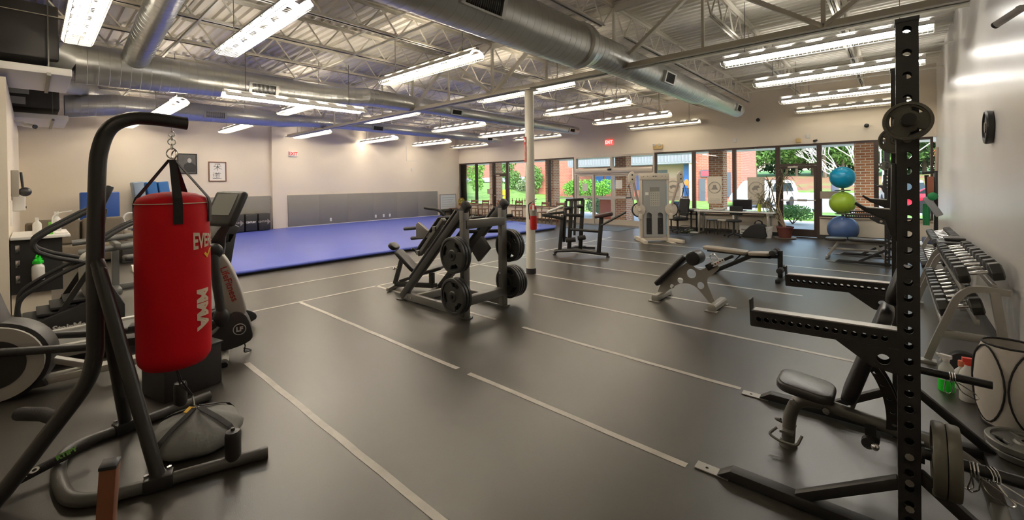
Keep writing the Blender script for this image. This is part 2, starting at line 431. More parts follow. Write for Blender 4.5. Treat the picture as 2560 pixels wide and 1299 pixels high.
# hinged doors
def door(i, x0, x1, push=True):
    r = bpy.data.objects.new('door_%d' % i, None); COL.objects.link(r); r.location = ((x0+x1)/2, YW+.08, 0); struct(r)
    r['_w'] = 1; WM[r.name] = TR(*r.location).inverted()
    y0, y1 = YW+.02, YW+.14; J = .06
    b = B(); b.bb((x0, y0, 0), (x0+J, y1, HD)); b.bb((x1-J, y0, 0), (x1, y1, HD)); b.bb((x0+J, y0, HD-.06), (x1-J, y1, HD)); b.bb((x0+J, y0, 2.06), (x1-J, y1, 2.12)); b.build('door_frame', 'bronze', r, smooth=0)
    b = B(); b.bb((x0+J, YW+.075, 2.12), (x1-J, YW+.081, HD-.06)); b.build('transom_pane', 'glass', r, smooth=0)
    b = B(); a, c = x0+J+.005, x1-J-.005; s = .07; y0, y1 = YW+.05, YW+.1
    b.bb((a, y0, .01), (a+s, y1, 2.055)); b.bb((c-s, y0, .01), (c, y1, 2.055)); b.bb((a+s, y0, .01), (c-s, y1, .22)); b.bb((a+s, y0, 1.98), (c-s, y1, 2.055)); b.build('door_leaf', 'bronze', r, smooth=0)
    b = B(); b.bb((a+s, YW+.072, .22), (c-s, YW+.078, 1.98)); b.build('door_pane', 'glass', r, smooth=0)
    b = B(); b.bar((a+.03, YW+.0, 1.06), (c-.03, YW+.0, 1.06), .022, .03); b.bb((a+.02, YW, 1.04), (a+.06, YW+.05, 1.08)); b.bb((c-.06, YW, 1.04), (c-.02, YW+.05, 1.08)); b.bb(((a+c)/2-.02, YW-.01, 1.03), ((a+c)/2+.22, YW+.01, 1.09)); b.build('push_bar', 'alu_tan' if push else 'bronze', r, bevel=.004)
    b = B(); b.bb(((a+c)/2-.25, YW, 2.0), ((a+c)/2+.0, YW+.05, 2.05)); b.build('door_closer', 'alu_tan', r, bevel=.006)
door(1, -14.46, -13.54); door(3, -2.62, -1.60)
# sliding entrance
r = bpy.data.objects.new('door_2', None); COL.objects.link(r); r.location = (-8.1, YW+.08, 0); struct(r, 'tan aluminium automatic sliding entrance doors'); r['_w'] = 1; WM[r.name] = TR(*r.location).inverted()
y0, y1 = YW+.0, YW+.16
b = B(); b.bb((-9.80, y0, 0), (-9.70, y1, HD)); b.bb((-6.46, y0, 0), (-6.40, y1, HD)); b.bb((-9.7, y0, HD-.07), (-6.46, y1, HD)); b.bb((-9.7, y0, 1.95), (-6.46, y1, 2.02)); b.bb((-8.16, y0, 2.14), (-8.07, y1, HD-.07)); b.build('door_frame', 'alu_tan', r, smooth=0)
b = B(); b.bb((-9.7, YW-.06, 2.0), (-6.46, YW+.1, 2.19)); b.build('operator_header', 'alu_tan', r, bevel=.006)
b = B(); b.bb((-9.7, YW+.08, 2.19), (-8.16, YW+.086, HD-.07)); b.build('transom_pane', 'glass', r, smooth=0)
b = B(); b.bb((-8.07, YW+.08, 2.19), (-6.46, YW+.086, HD-.07)); b.build('transom_pane', 'glass', r, smooth=0)
for x0, x1, dy in ((-9.68, -8.90, .02), (-8.95, -8.10, .07), (-8.10, -7.25, .07), (-7.30, -6.47, .02)):
    b = B(); s = .075; yy = YW+dy
    b.bb((x0, yy, .01), (x0+s, yy+.045, 1.95)); b.bb((x1-s, yy, .01), (x1, yy+.045, 1.95)); b.bb((x0+s, yy, .01), (x1-s, yy+.045, .2)); b.bb((x0+s, yy, 1.88), (x1-s, yy+.045, 1.95)); b.bb((x0+s, yy, 1.02), (x1-s, yy+.045, 1.11))
    lf = b.build('sliding_leaf', 'alu_tan', r, smooth=0)
    lf_inv = None
    b = B(); b.bb((x0+s, yy+.02, .2), (x1-s, yy+.026, 1.02)); b.bb((x0+s, yy+.02, 1.11), (x1-s, yy+.026, 1.88)); b.build('leaf_pane', 'glass', r, smooth=0)
b = B(); b.box((-8.14, YW-.10, 2.13), (.14, .08, .07)); b.build('motion_sensor', 'black_plastic', r, bevel=.02)

# ---------------------------------------------------------------- ceiling deck (corrugated, ribs along X)
b = B(); y = -3.7; vs = []; P = .152; x0, x1 = XL-.3, XR+.3
prof = []
while y < YW+.3:
    prof += [(y, ZC), (y+.062, ZC), (y+.078, ZC+.042), (y+.136, ZC+.042)]; y += P
vs = [(x0, p, z) for p, z in prof]+[(x1, p, z) for p, z in prof]; n = len(prof)
b.add(vs, [(i, i+1, n+i+1, n+i) for i in range(n-1)]); b.bb((x0, -3.8, ZC+.06), (x1, YW+.3, ZC+.12))
struct(b.build('ceiling', 'ceil_paint', smooth=0), 'off-white corrugated steel roof deck')

# ---------------------------------------------------------------- girder truss
def girder(y, x0, x1, name_lab):
    t = thing('roof_girder', name_lab, 'girder', (x0, y, 3.38))
    zb, zt = 3.38, 4.42
    b = B(); 
    for s in (-1, 1): b.bb((x0, y+s*.015, zb), (x1, y+s*.095, zb+.012)); b.bb((x0, y+s*.015, zb), (x1, y+s*.025, zb+.09))
    b.build('bottom_chord', 'steel_paint', t, smooth=0)
    b = B()
    for s in (-1, 1): b.bb((x0-.6, y+s*.015, zt-.012), (x1+.55, y+s*.115, zt)); b.bb((x0-.6, y+s*.015, zt-.11), (x1+.55, y+s*.027, zt-.012))
    b.build('top_chord', 'steel_paint', t, smooth=0)
    nodes = [-.61-1.33*k for k in range(0, 13)]
    b = B()
    for k, nx in enumerate(nodes):
        if nx-.665 < x0 or nx > x1: continue
        bx = nx-.665 if k % 1 == 0 else nx
        if k % 2 == 0:
            b.bar((nx, y, zb+.02), (nx, y, zt-.02), .045, .045)
            b.bar((nx, y, zb+.04), (nx-1.33, y, zt-.05), .07, .05); b.bar((nx, y, zb+.04), (nx+1.33, y, zt-.05), .07, .05)
        else: b.bar((nx, y, zt-.05), (nx-1.33 if False else nx, y, zb+.05), .035, .035)
    b.build('truss_web', 'steel_paint', t, smooth=0)
    return t
girder(6.1, -16.1, .55, 'off-white steel girder truss running across the gym over the round column')
# ---------------------------------------------------------------- joists
def joist(x, ya, yb, label):
    t = thing('roof_joist', label, 'joist', (x, ya, 4.0), group='open web roof joists', world=False)
    L = yb-ya; zb, zt = 0, .42
    b = B()
    for s in (-1, 1): b.bb((s*.012, .35, zb), (s*.05, L-.35, zb+.008)); b.bb((s*.012, .35, zb), (s*.02, L-.35, zb+.045))
    b.build('bottom_chord', 'steel_paint', t, smooth=0)
    b = B()
    for s in (-1, 1): b.bb((s*.012, 0, zt-.008), (s*.065, L, zt)); b.bb((s*.012, 0, zt-.05), (s*.02, L, zt))
    b.build('top_chord', 'steel_paint', t, smooth=0)
    n = int(L/.62); b = B(); st = (L-.7)/n
    for i in range(n):
        y = .35+i*st
        b.bar((0, y, zb+.02), (0, y+st/2, zt-.02), .02, .02); b.bar((0, y+st/2, zt-.02), (0, y+st, zb+.02), .02, .02)
    b.bar((0, .35, zb+.02), (0, 0, zt-.03), .02, .02); b.bar((0, L-.35, zb+.02), (0, L, zt-.03), .02, .02)
    b.build('joist_web', 'steel_paint', t, smooth=0)
    return t
ordn = ['first', 'second', 'third', 'fourth', 'fifth', 'sixth', 'seventh', 'eighth', 'ninth', 'tenth', 'eleventh', 'twelfth', 'thirteenth']
jN = joist(-.61, 6.1, YW, 'open web roof joist between girder and windows, first from the right wall')
jS = joist(-.61, -3.6, 6.1, 'open web roof joist on the near side of the girder, first from the right wall')
for k in range(1, 13):
    dup(jN, (-.61-1.33*k, 6.1, 4.0), 0, 'open web roof joist between girder and windows, %s from the right wall' % ordn[k])
    if k >= 2: dup(jS, (-.61-1.33*k, -3.6, 4.0), 0, 'open web roof joist on the near side of the girder, %s from the right wall' % ordn[k])
# bridging rods
for i, y in enumerate((8.5, 10.6, 12.8, 3.9, 1.6)):
    b = B(); b.bar((XL, y, 4.0), (XR, y, 4.0), .03, .03); b.bar((XL, y, 4.33), (XR, y, 4.33), .03, .03)
    tag(b.build('bridging_rod', 'steel_paint', smooth=0), 'thin off-white bridging rods crossing the joists, '+['first line beyond the girder', 'second line beyond the girder', 'line nearest the window wall', 'first line on the near side of the girder', 'line above the punching bag'][i], 'bridging', 'bridging rods between joists', loc=(XR, y, 4.0))

# ---------------------------------------------------------------- column
t = thing('steel_column', 'round off-white steel column with black base in the middle of the gym', 'column', (-5.0, 6.1, 0))
b = B(); b.cyl((-5.0, 6.1, .0), (-5.0, 6.1, 3.4), .084, n=24); b.build('shaft', 'steel_paint', t)
b = B(); b.cyl((-5.0, 6.1, 0), (-5.0, 6.1, .1), .092, n=24); b.build('base_cover', 'off_black', t)
b = B(); b.box((-5.0, 6.1, 3.36), (.25, .25, .02)); b.build('cap_plate', 'steel_paint', t, smooth=0)

# ---------------------------------------------------------------- ducts
def duct(name, label, pts, r, m='galv', seam=.12, loc=None, cap=True, n=28):
    """round spiral duct along straight pieces pts=[(p,r)...]"""
    t = thing(name, label, 'duct', loc or tuple(pts[0][0]))
    b = B()
    p0_ = Vector(pts[0][0]); prof = [(0, 0)]
    ax = (Vector(pts[-1][0])-p0_).normalized(); tot = (Vector(pts[-1][0])-p0_).length
    def rad(h):
        for (p, r1), (q, r2_) in zip(pts, pts[1:]):
            h0 = (Vector(p)-p0_).dot(ax); h1 = (Vector(q)-p0_).dot(ax)
            if h <= h1+1e-6: return r1+(r2_-r1)*max(0, (h-h0))/max(h1-h0, 1e-6), (Vector(p)+(Vector(q)-Vector(p))*max(0, min(1, (h-h0)/max(h1-h0, 1e-6))))-p0_-ax*h
        return pts[-1][1], Vector((0, 0, 0))
    hs = {0.0, tot}
    for p, r_ in pts: hs.add((Vector(p)-p0_).dot(ax))
    k = int(tot/seam); seams = {i*seam for i in range(1, k)}
    rows_ = [(h, 0) for h in hs]+[(h-.003, 0) for h in seams]+[(h, .0022) for h in seams]+[(h+.003, 0) for h in seams]
    rows_ = sorted(set(rows_)); x_, y_, _z = frame(ax); vs = []; fs = []
    for h, dr in rows_:
        r_, off = rad(h)
        for i in range(n): a = 2*PI*i/n; vs.append(p0_+ax*h+off+(x_*math.cos(a)+y_*math.sin(a))*(r_+dr))
    for j in range(len(rows_)-1):
        for i in range(n): l = (i+1) % n; fs.append((j*n+i, j*n+l, (j+1)*n+l, (j+1)*n+i))
    fs += [tuple(range(n-1, -1, -1)), tuple(range((len(rows_)-1)*n, len(rows_)*n))]
    b.add(vs, fs); b.build('duct_shell', m, t, smooth=22)
    return t
def register(t, x, y, z, r, L=.45, h=.2, side=1, ang=-15):
    """grille on the side of a Y-running duct"""
    a = math.radians(ang); o = V(x+side*math.cos(a)*r*.96, y, z+math.sin(a)*r*.96); M = MX(o, V(0, 1, 0), V(-side*math.sin(a)*1, 0, math.cos(a)) if side > 0 else V(math.sin(a), 0, math.cos(a)), V(side*math.cos(a), 0, math.sin(a)))
    b = B(); b.bb((-L/2, -h/2, -.03), (L/2, -h/2+.02, .03), M); b.bb((-L/2, h/2-.02, -.03), (L/2, h/2, .03), M); b.bb((-L/2-.05, -h/2, -.04), (-L/2, h/2, .035), M); b.bb((L/2, -h/2, -.04), (L/2+.05, h/2, .035), M)
    f = b.build('register_frame', 'galv_dull', t, smooth=0)
    b = B(); b.bb((-L/2, -h/2+.02, -.03), (L/2, h/2-.02, -.02), M)
    n = 18
    for i in range(n): b.bb((-L/2+L*(i+.3)/n, -h/2+.02, -.02), (-L/2+L*(i+.7)/n, h/2-.02, .02), M)
    b.build('register_grille', 'off_black', t, smooth=0)
D1 = duct('supply_duct', 'large round galvanised duct crossing overhead past the column towards the windows', [((-3.30, -3.4, 3.56), .30), ((-3.30, 5.0, 3.56), .30), ((-3.27, 5.02, 3.56), .31), ((-3.27, 5.12, 3.56), .31), ((-3.24, 5.35, 3.56), .235), ((-3.22, 9.6, 3.56), .235), ((-3.2, 9.7, 3.56), .2), ((-3.18, 12.7, 3.56), .2)], .3)
register(D1, -3.30, 3.0, 3.56, .30, .5, .24); register(D1, -3.22, 7.6, 3.56, .235, .35, .2); register(D1, -3.18, 12.1, 3.56, .2, .3, .18)
D2 = duct('supply_duct', 'round galvanised duct from the black air handler past the calligraphy print to the windows', [((-8.95, .45, 3.50), .30), ((-8.95, 3.75, 3.53), .225), ((-8.95, 4.1, 3.54), .225), ((-8.85, 4.5, 3.56), .19), ((-8.62, 4.9, 3.58), .19), ((-8.62, 7.0, 3.58), .175), ((-8.7, 7.5, 3.55), .145), ((-8.75, 13.4, 3.55), .145)], .3)
register(D2, -8.95, 2.9, 3.52, .235, .40, .2); register(D2, -8.65, 7.4, 3.56, .15, .3, .15); register(D2, -8.75, 12.9, 3.55, .145, .28, .14)
D3 = duct('supply_duct', 'round galvanised duct nearest the left wall above the blue mat', [((-13.3, .5, 3.42), .24), ((-13.3, 1.3, 3.55), .24), ((-13.3, 4.9, 3.58), .22), ((-13.3, 5.4, 3.6), .18), ((-13.3, 6.2, 3.62), .17), ((-13.3, 14.1, 3.62), .165)], .3)
register(D3, -13.3, 3.2, 3.57, .22, .4, .18); register(D3, -13.3, 7.9, 3.62, .165, .35, .16); register(D3, -13.3, 13.3, 3.62, .165, .3, .15)
D4 = duct('branch_duct', 'diagonal round galvanised branch duct meeting the long duct above the bag stand', [((-8.95, 1.1, 3.62), .17), ((-5.2, 1.12, 4.16), .17)], .17)
D5 = duct('flexible_duct', 'ribbed dark flexible duct below the black air handler, beside the office wall', [((-15.6, 1.5, 4.15), .15), ((-10.5, -.12, 3.46), .15)], .17, m='galv_dull', seam=.06)
# air handlers
def ahu(x0, x1, y0, y1, z0, z1, label):
    t = thing('air_handler', label, 'air handler', ((x0+x1)/2, y1, z0))
    b = B(); b.bb((x0, y0, z0), (x1, y1, z1)); b.build('cabinet', 'off_black', t, bevel=.02)
    b = B(); b.bb((x1, y0+.1, z0+(z1-z0)*.55), (x1+.01, y0+.6, z0+(z1-z0)*.85)); b.build('vent_panel', 'galv_dull', t, smooth=0)
    b = B(); b.bb((x1, y0+.1, z0+(z1-z0)*.12), (x1+.01, y0+.55, z0+(z1-z0)*.42)); b.build('label_plate', 'galv', t, smooth=0)
    b = B()
    for yy in (y0+.15, y1-.1):
        for xx in (x0, x1+.06): b.bar((xx, yy, z0-.25), (xx, yy, ZC), .014, .014)
        b.bar((x0-.1, yy, z0-.23), (x1+.15, yy, z0-.23), .04, .04)
    b.build('hanger_rod', 'grey_frame', t, smooth=0)
    b = B(); b.bb((x0-.1, y0-.1, z0-.22), (x1+.1, y1+.12, z0-.12)); b.build('drain_pan', 'white_paint', t, bevel=.01)
    return t
ahu(-9.9, -8.55, -1.0, .28, 3.42, 4.15, 'black hanging air handler with silver plates over the reception counter')
ahu(-14.6, -13.0, -.6, .42, 3.30, 3.78, 'black hanging air handler above the office wall, further from the camera')
b = B(); b.cyl((-8.95, .28, 3.60), (-8.95, .48, 3.5), .3, .3); tag(b.build('duct_collar', 'galv_dull'), 'grey collar joining the black air handler to its duct', 'duct collar', loc=(-8.95, .38, 3.5))

# ---------------------------------------------------------------- fluorescent fixtures
def fixture(label, tube='tube_warm', guard=True):
    t = thing('fluorescent_fixture', label, 'ceiling light', (0, 0, 0), group='hanging fluorescent fixtures', world=False)
    L, W = 2.44, .30
    b = B()   # reflector with up-light slots
    sl = [(-1.08+.36*i) for i in range(7)]
    prof = [(-.15, -.055), (-.10, .0), (-.04, .02), (.04, .02), (.10, 0), (.15, -.055)]
    xs_ = [-L/2]+[q for c in sl for q in (c-.095, c+.095)]+[L/2]
    for k in range(len(xs_)-1):
        for i in range(5):
            if k % 2 == 1 and i in (1, 3): continue
            (pa, za), (pb, zb_) = prof[i], prof[i+1]; xa, xb = xs_[k], xs_[k+1]
            b.add([(xa, pa, za), (xb, pa, za), (xb, pb, zb_), (xa, pb, zb_), (xa, pa, za+.006), (xb, pa, za+.006), (xb, pb, zb_+.006), (xa, pb, zb_+.006)], [(0, 3, 2, 1), (4, 5, 6, 7), (0, 1, 5, 4), (1, 2, 6, 5), (2, 3, 7, 6), (3, 0, 4, 7)])
    b.bb((-L/2, -.15, -.06), (L/2, -.142, -.045)); b.bb((-L/2, .142, -.06), (L/2, .15, -.045))
    b.bb((-L/2, -.03, .02), (L/2, .03, .06))
    b.build('housing', 'white_paint', t, smooth=0)
    for s in (-1, 1):
        for h in (-1, 1):
            b = B(); b.cyl((h*.02, s*.075, -.035), (h*1.19, s*.075, -.035), .016, n=8); b.build('fluorescent_tube', tube, t)
    if guard:
        b = B(); n = 46
        for i in range(n+1):
            x = -L/2+L*i/n
            b.bar((x, -.15, -.06), (x, -.12, -.105), .004, .004); b.bar((x, -.12, -.105), (x, .12, -.105), .004, .004); b.bar((x, .12, -.105), (x, .15, -.06), .004, .004)
        for y, z in ((-.15, -.06), (-.12, -.105), (0, -.105), (.12, -.105), (.15, -.06)): b.bar((-L/2, y, z), (L/2, y, z), .005, .005)
        b.build('wire_guard', mat('guard_wire', (.45, .44, .40), .35, metal=.6), t, smooth=0)
    for s in (-.9, .9): b = B(); b.bar((s, 0, .05), (s, 0, .85), .008, .008); b.build('hanger_wire', 'grey_frame', t, smooth=0)
    return t
FW = fixture('x'); FC = fixture('x', 'tube_cool'); FD = fixture('x', 'tube_dim')
Z = 3.60
rows = [('nearest row over the bag stand', 1.95), ('second row out', 4.35), ('row just beyond the girder', 6.80), ('fourth row out', 9.60), ('fifth row out', 12.15), ('row nearest the windows', 14.1)]
fx_list = [
 (-.85, 7.47, 3.6, 'C', 'over the near rack, longest in view by the right wall'), (-.85, 9.55, 3.6, 'C', 'second from the girder along the right wall'), (-.85, 12.1, 3.6, 'C', 'third from the girder along the right wall'), (-.85, 14.2, 3.6, 'D', 'along the right wall, nearest the windows'),
 (-5.75, 1.85, 3.6, 'C', 'blazing overhead between the branch duct and the large duct'), (-5.78, 4.38, 3.6, 'W', 'in the column row, just before the girder'), (-5.8, 6.85, 3.6, 'W', 'hidden partly by the column, just beyond the girder'), (-5.95, 9.5, 3.6, 'W', 'beyond the column, second from the girder'), (-5.98, 12.1, 3.6, 'W', 'beyond the column, third from the girder'), (-5.9, 14.3, 3.6, 'D', 'beyond the column, nearest the windows'),
 (-6.55, .42, 3.6, 'W', 'at the top left corner over the air handler'),
 (-10.65, 4.38, 3.6, 'W', 'half hidden behind the lone strip light'), (-10.6, 6.75, 3.6, 'W', 'crossing the girder between the two long ducts'), (-11.0, 9.6, 3.6, 'W', 'second beyond the girder between the two long ducts'), (-11.25, 12.1, 3.6, 'W', 'third beyond the girder between the two long ducts'), (-11.3, 14.2, 3.6, 'D', 'left of the column, nearest the windows'),
 (-10.6, 1.76, 3.22, 'W', 'above the blue crash pads, right over the bag stand arm'), (-15.1, 4.2, 3.5, 'W', 'glimpsed under the duct above the framed portrait'), (-15.3, 6.6, 3.5, 'W', 'behind the girder end by the left wall'), (-15.55, 9.35, 3.5, 'W', 'over the blue mat, second from the girder by the left wall'), (-15.3, 11.8, 3.5, 'W', 'over the blue mat, third from the girder by the left wall'), (-15.4, 14.1, 3.5, 'D', 'over the blue mat, nearest the windows by the left wall'),
 (-15.4, 1.9, 3.5, 'W', 'seen behind the curved bag stand arm, by the left wall'), (-.85, 1.9, 3.6, 'D', 'unseen, added for fill light, overhead before the camera by the right wall'), (-.85, -.6, 3.6, 'D', 'unseen, added for fill light, behind the camera by the right wall'), (-5.75, -1.4, 3.6, 'D', 'unseen, added for fill light, behind the camera in the column row')]  # last three hang out of view, added as fill for the bag and ceiling
first = {}
for x, y, z, k, lab in fx_list:
    src = {'W': FW, 'C': FC, 'D': FD}[k]; lab = 'lit fluorescent fixture '+lab
    if k not in first: src.location = (x, y, z); src['label'] = lab; first[k] = 1
    else: dup(src, (x, y, z), 0, lab)
S = fixture('lit bare-tube strip light set crosswise to the others, above the framed calligraphy', 'tube_warm', False); S.name = 'strip_light'
S.location = (-8.02, 3.29, 3.17); S.rotation_euler = (0, 0, PI/2)

# world and sun
w = bpy.data.worlds.new('world'); SC.world = w; w.use_nodes = True; nt = w.node_tree; bg = nt.nodes['Background']
sk = nt.nodes.new('ShaderNodeTexSky'); sk.sky_type = 'HOSEK_WILKIE' if False else 'PREETHAM'
try:
    sk.sky_type = 'NISHITA'; sk.sun_disc = False; sk.sun_elevation = math.radians(42); sk.sun_rotation = math.radians(150); sk.air_density = 1.3; sk.dust_density = 2.0
except Exception: pass
nt.links.new(sk.outputs[0], bg.inputs[0]); bg.inputs[1].default_value = .38
sun = bpy.data.lights.new('sun', 'SUN'); sun.energy = 2.6; sun.angle = math.radians(2); sun.color = (1, .95, .88)
so = bpy.data.objects.new('sun', sun); COL.objects.link(so); so.rotation_euler = (math.radians(48), 0, math.radians(60))
# ================================================================ outside
mat('concrete', (.55, .54, .51), .85, noise=.08, nscale=2)
mat('asphalt', (.42, .43, .45), .9, noise=.06, nscale=.8)
two_noise('lawn', (.13, .28, .04), (.24, .40, .09), 1.5)
two_noise('bank_soil', (.30, .14, .09), (.22, .25, .08), .25, lo=.45, hi=.6)
brick_mat('brick_col', (.64, .27, .13), (.46, .17, .08), (.85, .74, .60), w=.24, h=.082, ms=.010)
brick_mat('brick_far', (.50, .16, .11), (.42, .13, .09), (.52, .36, .30), w=.4, h=.14)
mat('soffit', (.80, .79, .76), .8)
mat('fascia_metal', (.30, .32, .38), .6)
mat('shop_blue', (.03, .14, .45), .4)
mat('shop_dark', (.10, .12, .16), .3)
mat('shop_stone', (.60, .44, .36), .7)
mat('neon_red', (.8, .03, .04), .5, emit=(1, .05, .08), estr=1.5)
mat('orange_paint', (.85, .25, .03), .5)
mat('yellow_plastic', (.75, .50, .01), .5)
two_noise('leaf_bright', (.06, .22, .02), (.18, .42, .06), 4)
two_noise('leaf_mid', (.06, .17, .035), (.15, .30, .08), 4)
two_noise('leaf_pale', (.16, .26, .12), (.30, .40, .22), 5)
two_noise('leaf_dark', (.015, .06, .02), (.06, .14, .04), 2)
two_noise('leaf_autumn', (.40, .12, .04), (.35, .36, .08), 3)
mat('bark', (.13, .10, .075), .9, noise=.3, nscale=10)
mat('bark_pale', (.55, .52, .48), .9)
mat('car_white', (.82, .83, .85), .25, coat=.5)
mat('car_red', (.55, .015, .04), .25, coat=.6)
mat('car_silver', (.45, .50, .55), .3, metal=.5)
mat('car_glass', (.03, .045, .05), .08)
mat('tyre', (.02, .02, .02), .8)
mat('pink_box', (.48, .17, .12), .6)

def slab(name, x0, x1, y0, y1, z0, z1, m, lab=None):
    b = B(); b.bb((x0, y0, z0), (x1, y1, z1)); return struct(b.build(name, m, smooth=0), lab)
slab('sidewalk', -60, 30, YW+.25, 20.3, -.3, -.06, 'concrete')
slab('curb', -60, 30, 20.3, 20.45, -.3, -.04, 'concrete')
slab('driveway', -60, 30, 20.45, 22.6, -.3, -.16, 'asphalt')
slab('lawn_strip', -60, 30, 22.6, 27.6, -.3, -.08, 'lawn')
slab('parking_lot', -90, 60, 27.6, 78, -.3, -.14, 'asphalt')
slab('lawn_island', -27, -8.5, 28.0, 37.3, -.14, -.06, 'lawn')
def terr(name, x0, x1, y0, y1, fn, m, nx=24, ny=14):
    b = B(); vs = []
    for j in range(ny+1):
        for i in range(nx+1):
            x = x0+(x1-x0)*i/nx; y = y0+(y1-y0)*j/ny; vs.append((x, y, fn(x, y)))
    b.add(vs, [(j*(nx+1)+i, j*(nx+1)+i+1, (j+1)*(nx+1)+i+1, (j+1)*(nx+1)+i) for j in range(ny) for i in range(nx)])
    return struct(b.build(name, m, smooth=60))
hill = lambda x, y: -.1+max(0, (y-31))*.075*min(1, max(0, (-29-x)/9))
terr('lawn_hill', -120, -28, 29.5, 66, hill, 'lawn')
terr('hill_road', -120, -45, 55, 69, lambda x, y: hill(x, y)+.12, 'asphalt')
bank = lambda x, y: -.1+max(0, y-76)*.10+.25*math.sin(x*.3)*min(1, max(0, (y-78)/6))
terr('soil_bank', -60, 70, 76, 98, bank, 'bank_soil')
slab('lawn_verge', -40, 60, 70, 78, -.2, -.02, 'lawn')
terr('woods_floor', -140, 90, 97, 140, lambda x, y: 1.9+(y-97)*.05, 'leaf_mid')
# covered walk
b = B(); b.bb((-60, YW+.25, 2.76), (30, 18.3, 3.3)); struct(b.build('walkway_roof', 'soffit', smooth=0), 'white soffit of the covered walk outside the windows')
for i, (x1, lab) in enumerate([(-16.35, 'leftmost, outside the small left door'), (-12.45, 'left of the sliding entrance, behind the column'), (-8.62, 'right behind the sliding entrance'), (-4.74, 'behind the middle hanging poster'), (-.45, 'beside the exercise balls')]):
    t = thing('brick_pillar', 'square brick pillar of the covered walk, '+lab, 'pillar', (x1-.25, 17.25, -.06), group='brick pillars outside the windows')
    b = B(); b.bb((x1-.5, 17.0, -.06), (x1, 17.5, 2.76)); b.build('shaft', 'brick_col', t, smooth=0)
# shopping building across the lot
t = thing('shop_building', 'red brick shop building with pale ribbed awning and blue shop windows across the lot', 'building', (-20, 44, 0))
b = B(); b.bb((-34.5, 42, -.1), (-25.2, 60, 7.5)); b.bb((-25.2, 40, -.1), (-12.9, 60, 6.5)); b.build('brick_wall', 'brick_far', t, smooth=0)
b = B(); b.bb((-25.3, 37.2, 3.15), (-12.7, 40, 3.3)); b.bb((-25.3, 37.2, 3.3), (-12.7, 37.4, 5.0)); b.bb((-25.3, 37.4, 4.8), (-12.7, 40, 5.0))
for i in range(42): x = -25.3+12.6*i/42; b.bb((x, 37.08, 3.3), (x+.06, 37.2, 4.95))
b.build('awning', 'fascia_metal', t, smooth=0)
b = B(); b.bb((-17.2, 39.9, -.1), (-14.1, 40, 3.15)); b.bb((-24.9, 37.3, -.1), (-24.6, 37.6, 3.15)); b.bb((-13.1, 37.3, -.1), (-12.8, 37.6, 3.15)); b.build('stone_front', 'shop_stone', t, smooth=0)
for x0, x1 in ((-24.2, -22.8), (-22.6, -21.2), (-21.0, -19.4), (-19.1, -17.4)):
    b = B(); b.bb((x0, 39.88, .8), (x1, 39.98, 2.7)); b.build('window', 'shop_blue', t, smooth=0)
b = B(); b.bb((-16.9, 39.85, 1.9), (-16.0, 39.9, 2.7)); b.build('window', 'shop_dark', t, smooth=0)
b = B(); b.bb((-13.95, 38.4, .3), (-13.0, 38.5, 3.1)); b.build('window_graphic', 'shop_blue', t, smooth=0)
for sx, sz in ((-13.7, 1.5), (-13.4, 1.1), (-13.25, 1.9)):
    b = B(); b.sph((sx, 38.4, sz), .22, 10, 6, (1, .1, 1.3)); b.build('flame_decal', 'orange_paint', t)
b = B(); b.bb((-13.9, 38.3, -.1), (-12.9, 38.35, -.05))
for i in range(9): b.bar((-14.0+.14*i, 38.2, -.1), (-14.0+.14*i, 38.2, 1.0), .03, .03)
b.bar((-14.0, 38.2, 1.0), (-12.8, 38.2, 1.0), .04, .04); b.build('railing', 'black_metal', t, smooth=0)
t = thing('gabled_building', 'gabled red brick entrance building with a red lit sign', 'building', (-11, 44, 0))
b = B(); b.prism([(-12.9, -.1), (-9.2, -.1), (-9.2, 4.4), (-11.05, 5.8), (-12.9, 4.4)], -40.5, -38, Matrix(((1, 0, 0, 0), (0, 0, -1, 0), (0, 1, 0, 0), (0, 0, 0, 1)))); b.build('brick_wall', 'brick_far', t, smooth=0)
b = B(); b.bar((-13.1, 37.9, 4.35), (-11.05, 37.9, 5.95), .12, .3); b.bar((-9.0, 37.9, 4.35), (-11.05, 37.9, 5.95), .12, .3); b.build('gable_trim', 'white_paint', t, smooth=0)
b = B(); b.bb((-12.35, 37.85, 1.95), (-11.6, 37.95, 2.55)); sg = b.build('sign_panel', 'shop_dark', t, smooth=0)
b = B(); b.bb((-12.28, 37.82, 2.05), (-11.68, 37.85, 2.45)); b.build('lit_lettering', 'neon_red', t, smooth=0)
b = B(); b.bb((-12.5, 37.9, -.1), (-12.0, 37.98, 1.8)); b.bb((-10.6, 37.9, .3), (-10.0, 37.98, 2.3)); b.build('window', 'shop_dark', t, smooth=0)
# long far brick building on the hill
t = thing('school_building', 'long low red brick building up on the grassy hill', 'building', (-80, 82, 3))
b = B(); b.bb((-125, 78, 1.5), (-48, 92, 9.0)); b.build('brick_wall', 'brick_far', t, smooth=0)
b = B(); b.bb((-125.3, 77.6, 9.0), (-47.7, 92, 9.4)); b.build('roof', 'fascia_metal', t, smooth=0)

